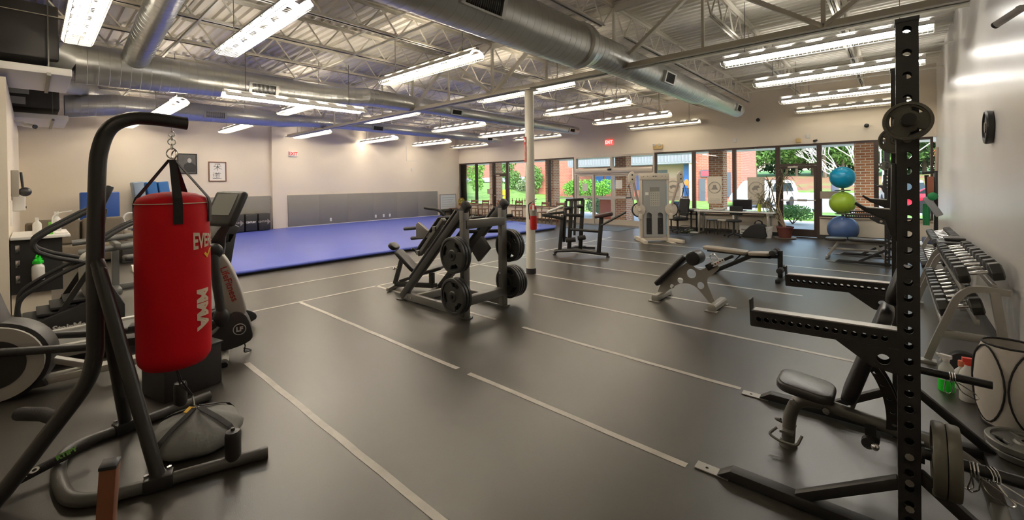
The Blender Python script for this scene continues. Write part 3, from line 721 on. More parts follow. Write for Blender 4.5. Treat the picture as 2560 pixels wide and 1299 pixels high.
# planting
def leafball(b, c, rx, ry, rz, n, s, rnd):
    for _ in range(n):
        u = rnd.gauss(0, 1), rnd.gauss(0, 1), rnd.gauss(0, 1); l = math.sqrt(sum(q*q for q in u)) or 1
        k = (.72+.28*rnd.random()) if rnd.random() < .8 else rnd.random()
        p = V(c[0]+u[0]/l*rx*k, c[1]+u[1]/l*ry*k, c[2]+u[2]/l*rz*k)
        a = V(rnd.uniform(-1, 1), rnd.uniform(-1, 1), rnd.uniform(-1, 1)).normalized(); q = a.orthogonal().normalized(); w = s*rnd.uniform(.6, 1.3)
        b.add([p-a*w, p-q*w*.45, p+a*w, p+q*w*.45], [(0, 1, 2, 3)])
def shrub(name, cat, label, loc, r, h, m, seed, n=900, s=.09, group=None, lobes=7, stem=True):
    rnd = random.Random(seed); t = thing(name, label, cat, loc, world=False, group=group)
    b = B()
    for i in range(lobes):
        a = 2*PI*i/lobes+rnd.random(); q = rnd.uniform(.15, .5)
        leafball(b, (math.cos(a)*r*q, math.sin(a)*r*q, h*rnd.uniform(.42, .68)), r*.58, r*.58, h*.36, n//lobes, s, rnd)
    b.build('foliage', m, t, smooth=0)
    if stem:
        b = B()
        for i in range(5): a = i*1.3; b.cyl((0, 0, 0), (math.cos(a)*r*.4, math.sin(a)*r*.4, h*.5), .03*h, .01*h, 6)
        b.build('stem', 'bark', t)
    return t
shrub('round_bush', 'bush', 'small round bush seen through the bottom glass of the right-hand door', (-2.97, 19.6, -.06), .75, .75, 'leaf_mid', 3, 1500, .05)
shrub('round_bush', 'bush', 'pale round bush seen through the lower glass of the sliding doors', (-11.0, 18.9, -.06), .85, .95, 'leaf_pale', 4, 1800, .05)
for i, x in enumerate((-23.8, -22.2, -20.6)):
    shrub('hedge_bush', 'bush', 'bright green clipped hedge bush behind the sliding doors, '+['leftmost of three', 'middle of three', 'rightmost of three'][i], (x, 36.0, -.06), 1.25, 2.0, 'leaf_bright', 10+i, 1600, .10, 'hedge behind the sliding doors')
for i, (x, y, r, h, m, lab) in enumerate([(-38.5, 43.5, 1.15, 3.4, 'leaf_mid', 'tall pale green shrub in the window left of the round column'), (-33.0, 41.0, 1.3, 3.9, 'leaf_mid', 'tall green shrub seen just right of the round column'), (-36.3, 42.6, .9, 2.3, 'leaf_pale', 'lower pale shrub standing between the taller ones left of the column')]):
    shrub('tall_shrub', 'bush', lab, (x, y, 0), r, h, m, 20+i, 1800, .15)
def tree(label, loc, h, cr, m, seed, trunk='bark', n=1400, s=.28, group=None, low=.35):
    rnd = random.Random(seed); t = thing('leafy_tree', label, 'tree', loc, world=False, group=group)
    b = B(); b.tube([(0, 0, 0), (.1, 0, h*.4), (-.1, .05, h*.8)], [h*.022, h*.016, h*.008], 7)
    for i in range(7):
        a = i*2.3; z = h*(low+.07*i); b.cyl((0, 0, z), (math.cos(a)*cr*.7, math.sin(a)*cr*.7, z+h*.14), h*.008, h*.003, 5)
    b.build('trunk', trunk, t)
    b = B()
    for i in range(9):
        a = i*2.4; q = rnd.uniform(.1, .6); leafball(b, (math.cos(a)*cr*q, math.sin(a)*cr*q, h*(low+.1+rnd.random()*(.8-low))), cr*.55, cr*.55, h*.16, n//9, s, rnd)
    b.build('crown', m, t, smooth=0)
    return t
tree('bright green tree standing on the hill behind the second window', (-33.6, 32.0, .1), 4.6, 1.25, 'leaf_bright', 31, s=.14, low=.2)
tree('dark-trunked green tree seen through the window right of the small left door', (-34.5, 37.5, .3), 6.0, 1.5, 'leaf_mid', 32, s=.16, low=.25)
tree('orange and green autumn tree in the last window by the right wall', (5.2, 52, -.1), 9, 3.4, 'leaf_autumn', 33, s=.28, low=.2)
# woods: individual trees
k = 0; rnd = random.Random(5); W0 = [tree('x', (0, 0, 0), 15, 4.0, 'leaf_dark', 40, n=1500, s=.5, group='woods beyond the parking lot', low=.30), tree('x', (0, 0, 0), 12, 3.6, 'leaf_mid', 41, n=1300, s=.45, group='woods beyond the parking lot', low=.15)]
wl = ['tall dark tree in the woods beyond the parking lot', 'lighter green tree in the woods beyond the parking lot']
for row in range(2):
    for i in range(15):
        x = -26+i*3.9+rnd.uniform(-1, 1)+row*2; y = 98+row*8+rnd.uniform(-2, 2); q = (i+row) % 2; z = 1.8+row*.3
        if k < 2: W0[q].location = (x, y, z); W0[q]['label'] = wl[q]; k += 1 if q == k or True else 0; first_q = q
        if k == 1 and i == 0: continue
        if k == 2 and i == 1: continue
        dup(W0[q], (x, y, z), rnd.uniform(0, 6), wl[q])
b = B(); rnd = random.Random(77)
for i in range(60): leafball(b, (-48+i*1.95+rnd.uniform(-1, 1), 112+rnd.uniform(-2, 4), rnd.uniform(3, 11)), 3.6, 2.5, 3.6, 260, .55, rnd)
tag(b.build('forest_foliage', 'leaf_dark', smooth=0), 'dense dark foliage of the woods far beyond the parking lot', 'foliage', kind='stuff', loc=(0, 114, 4))
# pale bare tree
rnd = random.Random(12); t = thing('bare_tree', 'pale bare-branched tree spreading behind the blue exercise balls', 'tree', (1.0, 42, -.1))
b = B()
def br(p, d, L, r, lev):
    q = p+d*L; b.tube([p, p+d*L*.5+V(rnd.uniform(-1, 1), rnd.uniform(-1, 1), 0)*L*.05, q], [r, r*.85, r*.65], 5)
    if lev == 0: return
    for _ in range(3 if lev > 1 else 3):
        br(q, (d+V(rnd.uniform(-.8, .8), rnd.uniform(-.5, .5), rnd.uniform(-.25, .5))).normalized(), L*.72, r*.62, lev-1)
o = V(-.9, 42, -.1)
for d in ((-.55, 0, 1), (.5, .1, 1), (.1, .3, 1), (-.9, 0, .8)): br(o, V(*d).normalized(), 2.3, .11, 4)
b.build('branches', 'bark_pale', t)
# cars
def car(label, loc, rz, L, W, Hh, m, van=False):
    t = thing('parked_car', label, 'car', loc, rz, world=False)
    if van: side = [(-L/2, .35), (-L/2, .95), (-L*.40, 1.05), (-L*.22, Hh*.97), (-L*.05, Hh), (L*.36, Hh*.98), (L/2, 1.1), (L/2, .4)]
    else: side = [(-L/2, .4), (-L/2, .8), (-L*.24, .95), (-L*.12, Hh*.96), (0, Hh), (L*.28, Hh*.96), (L*.42, .95), (L/2, .85), (L/2, .4)]
    R = Matrix(((1, 0, 0, 0), (0, 0, 1, 0), (0, 1, 0, 0), (0, 0, 0, 1)))
    b = B(); b.prism(smooth_poly(side, 3), -W/2, W/2, R); b.build('body', m, t, bevel=.06, seg=2)
    b = B(); g = [(-L*.24, 1.0), (-L*.14, Hh*.90), (L*.30, Hh*.90), (L*.38, 1.0)]; b.prism(g, -W/2-.01, W/2+.01, R)
    b.add([(-L*.385-.03, -W*.42, 1.08), (-L*.385-.03, W*.42, 1.08), (-L*.22-.03, W*.38, Hh*.93), (-L*.22-.03, -W*.38, Hh*.93)] if van else [(-L*.24-.02, -W*.42, .98), (-L*.24-.02, W*.42, .98), (-L*.13-.02, W*.38, Hh*.93), (-L*.13-.02, -W*.38, Hh*.93)], [(0, 1, 2, 3)])
    b.build('windows', 'car_glass', t, smooth=0)
    for sx in (-.32, .32):
        for sy in (-1, 1): b = B(); b.cyl((L*sx, sy*(W/2-.2), .33), (L*sx, sy*(W/2+.01), .33), .33, n=18); b.build('wheel', 'tyre', t)
    for sy in (-1, 1): b = B(); b.box((-L/2-.02, sy*W*.33, .72), (.06, .34, .14)); b.build('headlight', 'chrome', t, bevel=.02)
    b = B(); b.box((-L/2-.02, 0, .55), (.06, W*.55, .22)); b.build('grille', 'black_plastic', t, bevel=.02)
    b = B(); b.bb((-L*.05, -W*.3, Hh+.02), (L*.3, -W*.27, Hh+.06)); b.bb((-L*.05, W*.27, Hh+.02), (L*.3, W*.3, Hh+.06)); b.build('roof_rack', 'black_plastic', t, smooth=0)
    return t
car('white van parked facing the windows between the two right hanging posters', (-6.6, 33.2, -.14), math.radians(75), 4.9, 1.9, 1.75, 'car_white', True)
car('silver sport utility car beyond the far rack, through the window by the brick pillar', (.4, 39.6, -.14), math.radians(100), 4.5, 1.8, 1.65, 'car_silver')
car('red car in the last window by the right wall', (2.6, 31.0, -.14), math.radians(172), 4.4, 1.75, 1.40, 'car_red')
# odds
t = thing('brick_planter', 'plain pink brick pier with a pale cap outside the sliding doors', 'planter', (-9.85, 17.9, -.06))
b = B(); b.bb((-10.25, 17.6, -.06), (-9.45, 18.2, .84)); b.build('pier', 'pink_box', t, smooth=0); b = B(); b.bb((-10.3, 17.55, .84), (-9.4, 18.25, .9)); b.build('cap', 'soffit', t, smooth=0)
t = thing('yellow_bin', 'yellow bin standing on the grass left of the round column', 'bin', (-31.2, 34.0, -.1))
b = B(); b.lathe([(.35, 0), (.42, .7), (.42, .9)], (-31.2, 34.0, -.1)); b.build('bin_body', 'yellow_plastic', t); b = B(); b.lathe([(.44, .9), (.40, 1.0), (.01, 1.05)], (-31.2, 34.0, -.1)); b.build('lid', 'yellow_plastic', t)
for x, lab in ((1.58, 'dark lamp post seen in the last window by the right wall'),):
    t = thing('lamp_post', lab, 'lamp post', (x, 30, -.1)); b = B(); b.cyl((x, 30, -.1), (x, 30, 7), .09, .06, 10); b.build('pole', 'bronze', t); b = B(); b.bb((x-.5, 29.8, 6.9), (x+.1, 30.2, 7.05)); b.build('lamp_head', 'bronze', t)
t = thing('utility_pedestal', 'small blue and white roadside kiosk seen beside the open door glass', 'kiosk', (-5.9, 70, 0))
b = B(); b.bb((-6.3, 69.6, -.05), (-5.5, 70.4, 1.3)); b.build('cabinet', 'shop_dark', t, bevel=.1); b = B(); b.bb((-6.25, 69.55, 1.3), (-5.55, 70.45, 2.1)); b.build('top_sign', 'car_white', t, bevel=.05)
# ================================================================ things on the walls and the blue mat
# fixture improvements are in b_room; here wall items
# blue mat
b = B(); z0, z1 = .0, .10
t = thing('mat_floor', 'large blue vinyl grappling mat covering the floor along the left wall', 'mat', (-12.9, 7.5, 0))
poly = [(-16.88, 2.0), (-9.02, 2.0), (-8.95, 12.25), (-9.25, 12.75), (-13.0, 13.35), (-16.88, 13.5)]
b = B(); b.prism(poly, .035, .10); b.build('vinyl_cover', 'mat_blue', t, bevel=.03, seg=3)
b = B(); q = [(-16.85, 2.06), (-9.1, 2.06), (-9.03, 12.2), (-9.3, 12.7), (-13.0, 13.3), (-16.85, 13.4)]; b.prism(q, 0, .036); b.build('base_layer', 'off_black', t, smooth=0)
b = B()
for x, y, a, L in ((-11.6, 12.9, .5, .5), (-11.45, 12.6, .9, .35), (-9.8, 12.2, -.2, .6), (-10.4, 12.35, .1, .5)):
    b.tube([(x-math.cos(a)*L/2, y-math.sin(a)*L/2, .098), (x, y+.03, .112), (x+math.cos(a)*L/2, y+math.sin(a)*L/2, .098)], .018, 6)
b.build('fold', 'mat_blue', t)
# wall pads
t = thing('wall_pad', 'long grey padded wall panel behind the blue mat, right of the white pier', 'wall pad', (XL+.03, 9.9, .1))
for i in range(6):
    y0 = 6.36+i*(13.36-6.36)/6; b = B(); b.bb((XL+.004, y0+.0008, .12), (XL+.045, y0+7/6-.0008, 1.30)); b.build('pad_panel', 'pad_grey', t, bevel=.0015)
b = B(); b.bb((XL+.003, 6.3, .02), (XL+.05, 13.42, .12)); b.build('base_strip', 'white_paint', t, smooth=0)
t = thing('wall_pad', 'shorter grey padded wall panel behind the black boxes, below the calligraphy print', 'wall pad', (XL-.1, 4.5, .1))
for i in range(2):
    b = B(); b.bb((XL-.118, 3.3+i*1.26, .05), (XL-.07, 4.55+i*1.26, 1.30)); b.build('pad_panel', 'pad_grey', t, bevel=.006)
# outlets on the pad
for i, y in enumerate((7.97, 9.96, 10.35, 10.66)):
    b = B(); b.box((XL+.05, y, .285), (.012, .085, .13)); tag(b.build('wall_outlet', 'white_plastic', bevel=.006), 'white outlet plate low on the long grey wall pad, '+['alone at the left', 'first of the close three', 'second of the close three', 'third of the close three'][i], 'outlet', 'outlet plates on the wall pad', loc=(XL+.05, y, .285))
# framed pictures
def pic(name, label, y0, y1, z0, z1, x, art):
    t = thing(name, label, 'picture', (x, (y0+y1)/2, z0)); F = .028
    b = B(); b.bb((x, y0, z0), (x+.03, y0+F, z1)); b.bb((x, y1-F, z0), (x+.03, y1, z1)); b.bb((x, y0+F, z0), (x+.03, y1-F, z0+F)); b.bb((x, y0+F, z1-F), (x+.03, y1-F, z1)); b.build('picture_frame', 'wood_dark' if art == 'k' else 'black_metal', t, smooth=0)
    b = B(); b.bb((x, y0+F, z0+F), (x+.012, y1-F, z1-F)); b.build('print_sheet', 'paper' if art == 'k' else mat('photo_grey', (.09, .09, .09), .4, noise=.4, nscale=6), t, smooth=0)
    return t
px = XL-.12
t = pic('framed_portrait', 'framed black-and-white portrait photo of a bald man in a dark suit', 3.10, 3.62, 2.08, 2.73, px, 'p')
M = MX(V(px+.0125, 3.40, 2.36), V(0, 1, 0), V(0, 0, 1), V(1, 0, 0))
b = B(); b.add(*[[(-.15, -.22, 0), (.17, -.22, 0), (.19, -.02, 0), (.11, .06, 0), (.04, .09, 0), (-.03, .08, 0), (-.12, .02, 0)], [tuple(range(7))]], M); b.build('suit_shape', mat('photo_black', (.02, .02, .02), .4), t, smooth=0)
b = B(); b.add([(p[0]*.055+.02, p[1]*.075+.15, .001) for p in circ(0, 0, 1, 20)], [tuple(range(20))], M); b.build('face_shape', mat('photo_light', (.42, .42, .41), .4), t, smooth=0)
t = pic('framed_calligraphy', 'framed print with two black Japanese brush characters on white', 3.93, 4.44, 1.83, 2.49, px, 'k')
# brush characters
def strokes(t, S, M):
    b = B()
    for s in S:
        w = s[-1]; p = [V(q[0], q[1], 0) for q in s[:-1]]
        for i in range(len(p)-1):
            d = (p[i+1]-p[i]).normalized(); n = V(-d.y, d.x, 0); w0 = w*(1-.5*i/(len(p)-1)); w1 = w*(1-.5*(i+1)/(len(p)-1)); k = .0006*(S.index(s)+1)
            b.add([p[i]-n*w0-d*w0*.4+V(0, 0, k), p[i+1]-n*w1+d*w1*.4+V(0, 0, k), p[i+1]+n*w1+d*w1*.4+V(0, 0, k), p[i]+n*w0-d*w0*.4+V(0, 0, k)], [(0, 1, 2, 3)], M)
    b.build('brush_lettering', 'ink', t, smooth=0)
ju = [[(-.08, .10), (.07, .11), .007], [(.07, .11), (.0, .06), .007], [(0, .085), (-.005, .03), .008], [(-.05, .075), (-.10, .035), .006], [(.03, .075), (.10, .06), .006],
      [(-.11, .02), (.11, .025), .008], [(0, .045), (.0, -.12), .009], [(-.01, .01), (-.05, -.05), (-.11, -.08), .008], [(.01, .01), (.05, -.04), (.12, -.07), .009], [(-.03, -.01), (.0, .0), .006]]
do = [[(-.10, .10), (-.08, .075), .008], [(-.12, .03), (-.08, .035), (-.10, -.02), (-.075, -.05), .007], [(-.12, -.08), (-.02, -.10), (.13, -.095), .010], [(-.03, .11), (-.01, .085), .007], [(.06, .12), (.035, .085), .007], [(-.06, .075), (.11, .08), .008],
      [(.02, .08), (-.005, .05), .006], [(-.03, .045), (-.03, -.06), .007], [(-.03, .045), (.06, .05), (.06, -.06), .007], [(-.03, .012), (.06, .015), .005], [(-.03, -.02), (.06, -.018), .005], [(-.03, -.055), (.06, -.052), .006]]
strokes(t, ju, MX(V(px+.013, 4.19, 2.31), V(0, 1, 0), V(0, 0, 1), V(1, 0, 0)))
strokes(t, do, MX(V(px+.013, 4.17, 2.02), V(0, 1, 0), V(0, 0, 1), V(1, 0, 0)))
# exit signs
def exit_sign(label, M, lit):
    t = thing('exit_sign', label, 'exit sign', tuple(M.to_translation())); 
    b = B(); b.box((0, 0, -.02), (.32, .20, .04), M); b.build('sign_box', 'white_plastic' if not lit else mat('exit_lit', (.8, .05, .04), .4, emit=(1, .06, .05), estr=1.2), t, bevel=.006)
    label_on(t, 'lettering', 'EXIT', .17, M @ Matrix.Translation((0, 0, .002)), 'sign_red' if not lit else mat('exit_text', (.9, .6, .55), .4, emit=(1, .55, .5), estr=1.0), bold=.004, sx=.9)
    return t
exit_sign('white exit sign with red letters high on the left wall', MX(V(XL+.04, 6.57, 2.85), V(0, 1, 0), V(0, 0, 1), V(1, 0, 0)), False)
exit_sign('lit red exit sign above the sliding doors', MX(V(-8.18, YW-.04, 3.17), V(1, 0, 0), V(0, 0, 1), V(0, -1, 0)), True)
# emergency light, sensors, cameras
t = thing('emergency_light', 'tan emergency light box on the wall above the window by the sliding doors', 'emergency light', (-6.25, YW, 2.87)); b = B(); b.box((-6.25, YW-.05, 2.87), (.34, .09, .17)); b.build('light_box', mat('tan_plastic', (.62, .45, .20), .5), t, bevel=.02)
for s in (-1, 1): b = B(); b.cyl((-6.25+s*.1, YW-.10, 2.95), (-6.25+s*.1, YW-.15, 2.93), .045, .05); b.build('lamp', 'white_plastic', t)
for i, (x, z, l) in enumerate([(-3.76, 2.9, 'over the second hanging poster'), (-1.85, 2.89, 'over the right-hand door')]):
    b = B(); b.box((x, YW-.015, z), (.09, .03, .12)); tag(b.build('window_sensor', 'white_plastic', bevel=.005), 'small white sensor plate on the wall '+l, 'sensor', 'sensor plates above the windows', loc=(x, YW-.015, z))
b = B(); b.bb((-2.14, YW-.05, 2.72), (-2.02, YW, 2.84)); tag(b.build('door_alarm', 'tan_plastic', bevel=.01), 'small tan alarm box over the right-hand door', 'alarm box', loc=(-2.08, YW, 2.72))
b = B(); b.cyl((-1.66, YW, 2.76), (-1.70, YW-.1, 2.74), .03, .035); tag(b.build('motion_detector', 'black_plastic'), 'tiny black detector at the top right of the right-hand door', 'detector', loc=(-1.66, YW, 2.76))
for x, z, l in ((-3.10, 3.50, 'left of the ceiling duct end on the window wall'), (-.56, 3.08, 'near the top of the far window wall by the rack')):
    t = thing('dome_camera', 'small dark dome camera '+l, 'camera', (x, YW, z), group='dome cameras on the window wall'); b = B(); b.cyl((x, YW, z), (x, YW-.08, z), .05); b.build('mount', 'white_plastic', t); b = B(); b.sph((x, YW-.10, z-.02), .055); b.build('dome', 'black_plastic', t)
t = thing('security_camera', 'white bullet camera on a bracket high on the glossy right wall', 'camera', (XR, 5.05, 2.95))
b = B(); b.cyl((XR, 5.05, 2.97), (XR-.015, 5.05, 2.97), .035); b.tube([(XR-.015, 5.05, 2.97), (XR-.06, 5.03, 2.96), (XR-.08, 5.03, 2.93)], .010); b.build('bracket', 'white_plastic', t)
b = B(); b.cyl((XR-.045, 4.98, 2.935), (XR-.15, 5.14, 2.885), .028); b.build('camera_body', 'white_plastic', t); b = B(); b.cyl((XR-.15, 5.14, 2.885), (XR-.16, 5.155, 2.88), .0285); b.build('lens_hood', 'black_plastic', t)
t = thing('security_camera', 'white bullet camera on the office block wall at the far left', 'camera', (-12.5, -.2, 2.9))
b = B(); b.tube([(-12.5, -.2, 2.95), (-12.5, -.10, 2.95), (-12.48, -.06, 2.9)], .02); b.build('bracket', 'white_plastic', t); b = B(); b.cyl((-12.5, -.08, 2.9), (-12.37, .06, 2.86), .04); b.build('camera_body', 'white_plastic', t)
b = B(); b.cyl((-12.37, .06, 2.86), (-12.355, .075, 2.855), .041); b.build('lens_hood', 'black_plastic', t)
b = B(); b.box((XL+.02, 11.88, 2.33), (.03, .09, .13)); tag(b.build('thermostat', 'white_plastic', bevel=.006), 'small thermostat on the left wall above the long grey pad', 'thermostat', loc=(XL+.02, 11.88, 2.33))
b = B(); b.tube([(XL+.01, 11.6, 3.4), (XL+.01, 11.6, 2.75), (XL+.01, 12.1, 2.75)], .008, 6); tag(b.build('conduit_pipe', 'white_plastic'), 'thin white conduit run on the left wall under the duct', 'conduit', loc=(XL+.01, 11.6, 2.75))
# wall clock shaped like a weight plate
t = thing('wall_clock', 'dark clock shaped like a weight plate on the glossy right wall', 'clock', (XR, 6.7, 2.19)); Mx = MX(V(XR-.045, 6.70, 2.19), V(0, 1, 0), V(0, 0, 1), V(-1, 0, 0))
b = B(); b.lathe([(.0, -.04), (.17, -.04), (.175, .0), (.165, .015), (.15, .015), (.145, .0), (.06, .0), (.055, .012), (.0, .012)], M=Mx, n=36); b.build('clock_body', 'dark_iron', t)
for a in range(3):
    b = B(); b.prism([(.075*math.cos(q), .075*math.sin(q)) for q in (a*2.094-.5, a*2.094, a*2.094+.5)]+[(.13*math.cos(q), .13*math.sin(q)) for q in (a*2.094+.5, a*2.094, a*2.094-.5)], .001, .004, Mx); b.build('face_mark', 'grey_frame', t, smooth=0)
# column fittings
t = thing('fire_extinguisher', 'red fire extinguisher with silver label hung on the round column', 'fire extinguisher', (-4.88, 6.02, .85))
c = V(-4.865, 6.02, 0)
b = B(); b.lathe([(.0, .82), (.055, .82), (.06, .84), (.06, 1.20), (.055, 1.235), (.03, 1.26), (.022, 1.29), (.0, 1.29)], c, n=24); b.build('cylinder_body', 'red_paint', t)
b = B(); b.lathe([(.0605, 1.07), (.0612, 1.07), (.0612, 1.19), (.0605, 1.19)], c, n=24); b.build('label_band', 'silver_frame', t)
b = B(); b.cyl(c+V(0, 0, 1.28), c+V(0, 0, 1.33), .022); b.bar(c+V(-.02, 0, 1.33), c+V(.10, -.03, 1.38), .02, .008); b.bar(c+V(-.02, 0, 1.32), c+V(.09, -.03, 1.335), .02, .008); b.build('valve_handle', 'silver_frame', t)
b = B(); b.tube([c+V(-.02, -.02, 1.31), c+V(-.07, -.05, 1.28), c+V(-.075, -.04, 1.15), c+V(-.065, -.03, 1.0)], .009, 8, fl=.05); b.build('hose', 'black_rubber', t)
b = B(); b.bb(tuple(c+V(.03, -.07, 1.17)), tuple(c+V(.075, -.065, 1.27))); b.build('inspection_tag', 'paper', t, smooth=0)
b = B(); b.box(c+V(-.06, .03, 1.05), (.03, .05, .3)); b.build('bracket', 'black_metal', t)
t = thing('extinguisher_sign', 'red and white arrow sign wrapped on the round column', 'sign', (-5.06, 6.0, 2.05))
d = V(-.55, -.84, 0).normalized(); o = V(-5.0, 6.1, 2.27)+d*.087; xx = V(-d.y, d.x, 0); xx = xx if xx.x > 0 else -xx; Ms = MX(o, xx, V(0, 0, 1), d)
b = B(); b.box((0, 0, 0), (.085, .46, .004), Ms); b.build('sign_board', 'sign_red', t, smooth=0)
b = B(); b.box((0, -.02, .003), (.022, .22, .002), Ms); b.add([(-.03, -.13, .004), (.03, -.13, .004), (0, -.20, .004)], [(0, 2, 1)], Ms); b.box((0, .16, .003), (.05, .04, .002), Ms); b.build('arrow_mark', 'paper', t, smooth=0)
# posters hung on the windows
mat('poster_paper', (.70, .64, .54), .8)
def poster(x0, x1, z0, z1, lab, kind):
    y = YW-.02; t = thing('window_poster', 'white poster with faint round emblem on the window, '+lab, 'poster', ((x0+x1)/2, y, z0), group='posters hung on the windows')
    b = B(); b.bb((x0, y, z0+.2), (x1, y+.004, z1)); b.bb((x0+.01, y-.004, z0), (x1-.01, y, z0+.21)); b.build('sheet', 'poster_paper', t, smooth=0)
    M = MX(V((x0+x1)/2, y-.005, (z0+.2+z1)/2-.02), V(1, 0, 0), V(0, 0, 1), V(0, -1, 0)); R = (x1-x0)*.42
    b = B(); b.torus((0, 0, 0), R, .008, n=36, k=4, M=M); b.torus((0, 0, 0), R*.9, .003, n=36, k=4, M=M)
    sh = {'a': [(-.6, -.35), (-.3, .0), (-.2, .45), (.25, .5), (.35, 0), (.6, -.35)], 'b': [(-.6, -.1), (-.2, .4), (.3, .45), (.6, .1), (.2, 0), (.3, -.4), (0, -.2), (-.4, -.35)], 'c': [(-.6, .1), (0, .35), (.5, .2), (.6, -.2), (0, -.1), (-.4, -.4)]}[kind]
    b.add([(p[0]*R, p[1]*R, .001) for p in sh], [tuple(range(len(sh)))], M); b.build('emblem', 'grey_mark', t, smooth=0)
    b = B()
    for i in range(3): b.bb((x0+.06, y-.006, z0+.05+i*.045), (x1-.06, y-.004, z0+.062+i*.045))
    b.build('text_line', 'grey_mark', t, smooth=0)
poster(-5.98, -5.48, .98, 1.78, 'partly behind the cable machine', 'c'); poster(-4.60, -4.16, .91, 1.79, 'in front of the brick pillar', 'a'); poster(-3.42, -2.95, .90, 1.75, 'behind the tall plant', 'b')
# notices on the sliding doors
for x, z, l, w, h in ((-9.29, 1.45, 'on the left sliding door', .26, .30), (-7.80, 1.56, 'on the right sliding door', .27, .33)):
    b = B(); b.box((x, YW+.01, z), (w, .004, h)); tag(b.build('paper_notice', 'paper', smooth=0), 'white paper notice taped '+l, 'notice', 'paper notices on the doors', loc=(x, YW+.01, z-h/2))
b = B(); b.bb((-1.58, YW-.02, 1.115), (-1.12, YW+.01, 1.32)); tag(b.build('card_panel', mat('tan_card', (.45, .38, .31), .8), smooth=0), 'tan card taped on the window right of the right-hand door', 'card', loc=(-1.35, YW, 1.115))
b = B(); b.bb((-14.80, YW-.03, 1.13), (-14.46, YW, 1.38)); tag(b.build('card_panel', 'tan_card', smooth=0), 'tan card box on the window frame left of the small left door', 'card', loc=(-14.6, YW, 1.13))
t = thing('entrance_mat', 'thin dark grey entrance mat in front of the sliding doors', 'mat', (-8.0, 13.7, 0)); b = B(); b.bb((-9.0, 13.0, 0), (-6.9, 14.3, .012)); b.build('mat_surface', mat('grey_mat', (.10, .12, .15), .7), t, smooth=0)
# ================================================================ punching bag and stand
mat('bag_red', (.66, .003, .012), .6, noise=.04, nscale=5, bump=.3, bscale=220, spec=.25)
mat('strap_black', (.014, .012, .012), .75, bump=.4, bscale=300)
mat('logo_cream', (.80, .66, .52), .6)
mat('logo_yellow', (.85, .50, .03), .6)
mat('stand_black', (.020, .019, .018), .36, bump=.15, bscale=120)
mat('stand_grey', (.075, .072, .066), .4, bump=.15, bscale=120)
mat('canvas_grey', (.20, .20, .195), .85, noise=.15, nscale=9, bump=.5, bscale=40)
t = thing('punching_bag_stand', 'black tube stand with curved arm carrying the red punching bag', 'punching bag stand', (-3.48, .3, 0))
C = -3.48
post = smooth_poly([(C, -.19, .0), (C, -.12, .085), (C, .045, .319), (C, .19, .535), (C, .232, .68), (C, .24, .82), (C, .243, 1.20), (C, .258, 1.714), (C, .272, 1.89), (C, .315, 2.02), (C, .40, 2.083), (C, .50, 2.098), (C, .68, 2.085)], 5, False)
b = B(); b.tube(post, [.040]*len(post), 18); b.build('post', 'stand_black', t)
b = B(); b.cyl((C, .675, 2.085), (C, .69, 2.0845), .041, n=18); b.build('end_cap', 'black_plastic', t)
base = [(-2.885, .95, .036), (-3.02, .55, .036), (-3.11, .27, .036), (-3.22, .13, .036), (-3.40, .09, .036), (-3.62, .085, .036), (-3.80, .11, .036), (-3.895, .20, .036), (-3.93, .45, .036), (-4.01, .91, .036)]
b = B(); b.tube(smooth_poly(base, 5, False), .034, 14); b.build('base_tube', 'stand_grey', t)
for s, foot in ((1, (-3.05, .45, .06)), (-1, (-3.925, .41, .06))):
    b = B(); b.tube(smooth_poly([(C+s*.012, .25, 1.24), (C+s*.05, .26, 1.19), (C+s*.095, .275, 1.08), foot], 4, False), .034, 14); b.build('strut', 'stand_black', t)
    b = B(); b.box((foot[0], foot[1], .045), (.085, .13, .075), rz=-.28*s); b.build('clamp', 'stand_black', t, bevel=.01)
    for dy in (-.05, .05): b = B(); b.cyl((foot[0]-.02, foot[1]+dy, .08), (foot[0]-.02, foot[1]+dy, .092), .012, n=8); b.build('bolt', 'chrome', t)
for x, y, l in ((-2.945, .78, .17), (-3.975, .72, .17)):
    b = B(); b.lathe([(.0, .05), (.036, .05), (.042, .07), (.042, .19), (.036, .215), (.012, .22), (.010, .235), (.0, .235)], (x, y, 0), n=16); b.build('plate_peg', 'stand_black', t)
b = B(); b.tube([(C, .09, .38), (C-.13, .03, .39), (C-.30, -.06, .37)], .036, 12); b.build('foam_peg', mat('foam_black', (.02, .018, .017), .8, bump=.8, bscale=90), t)
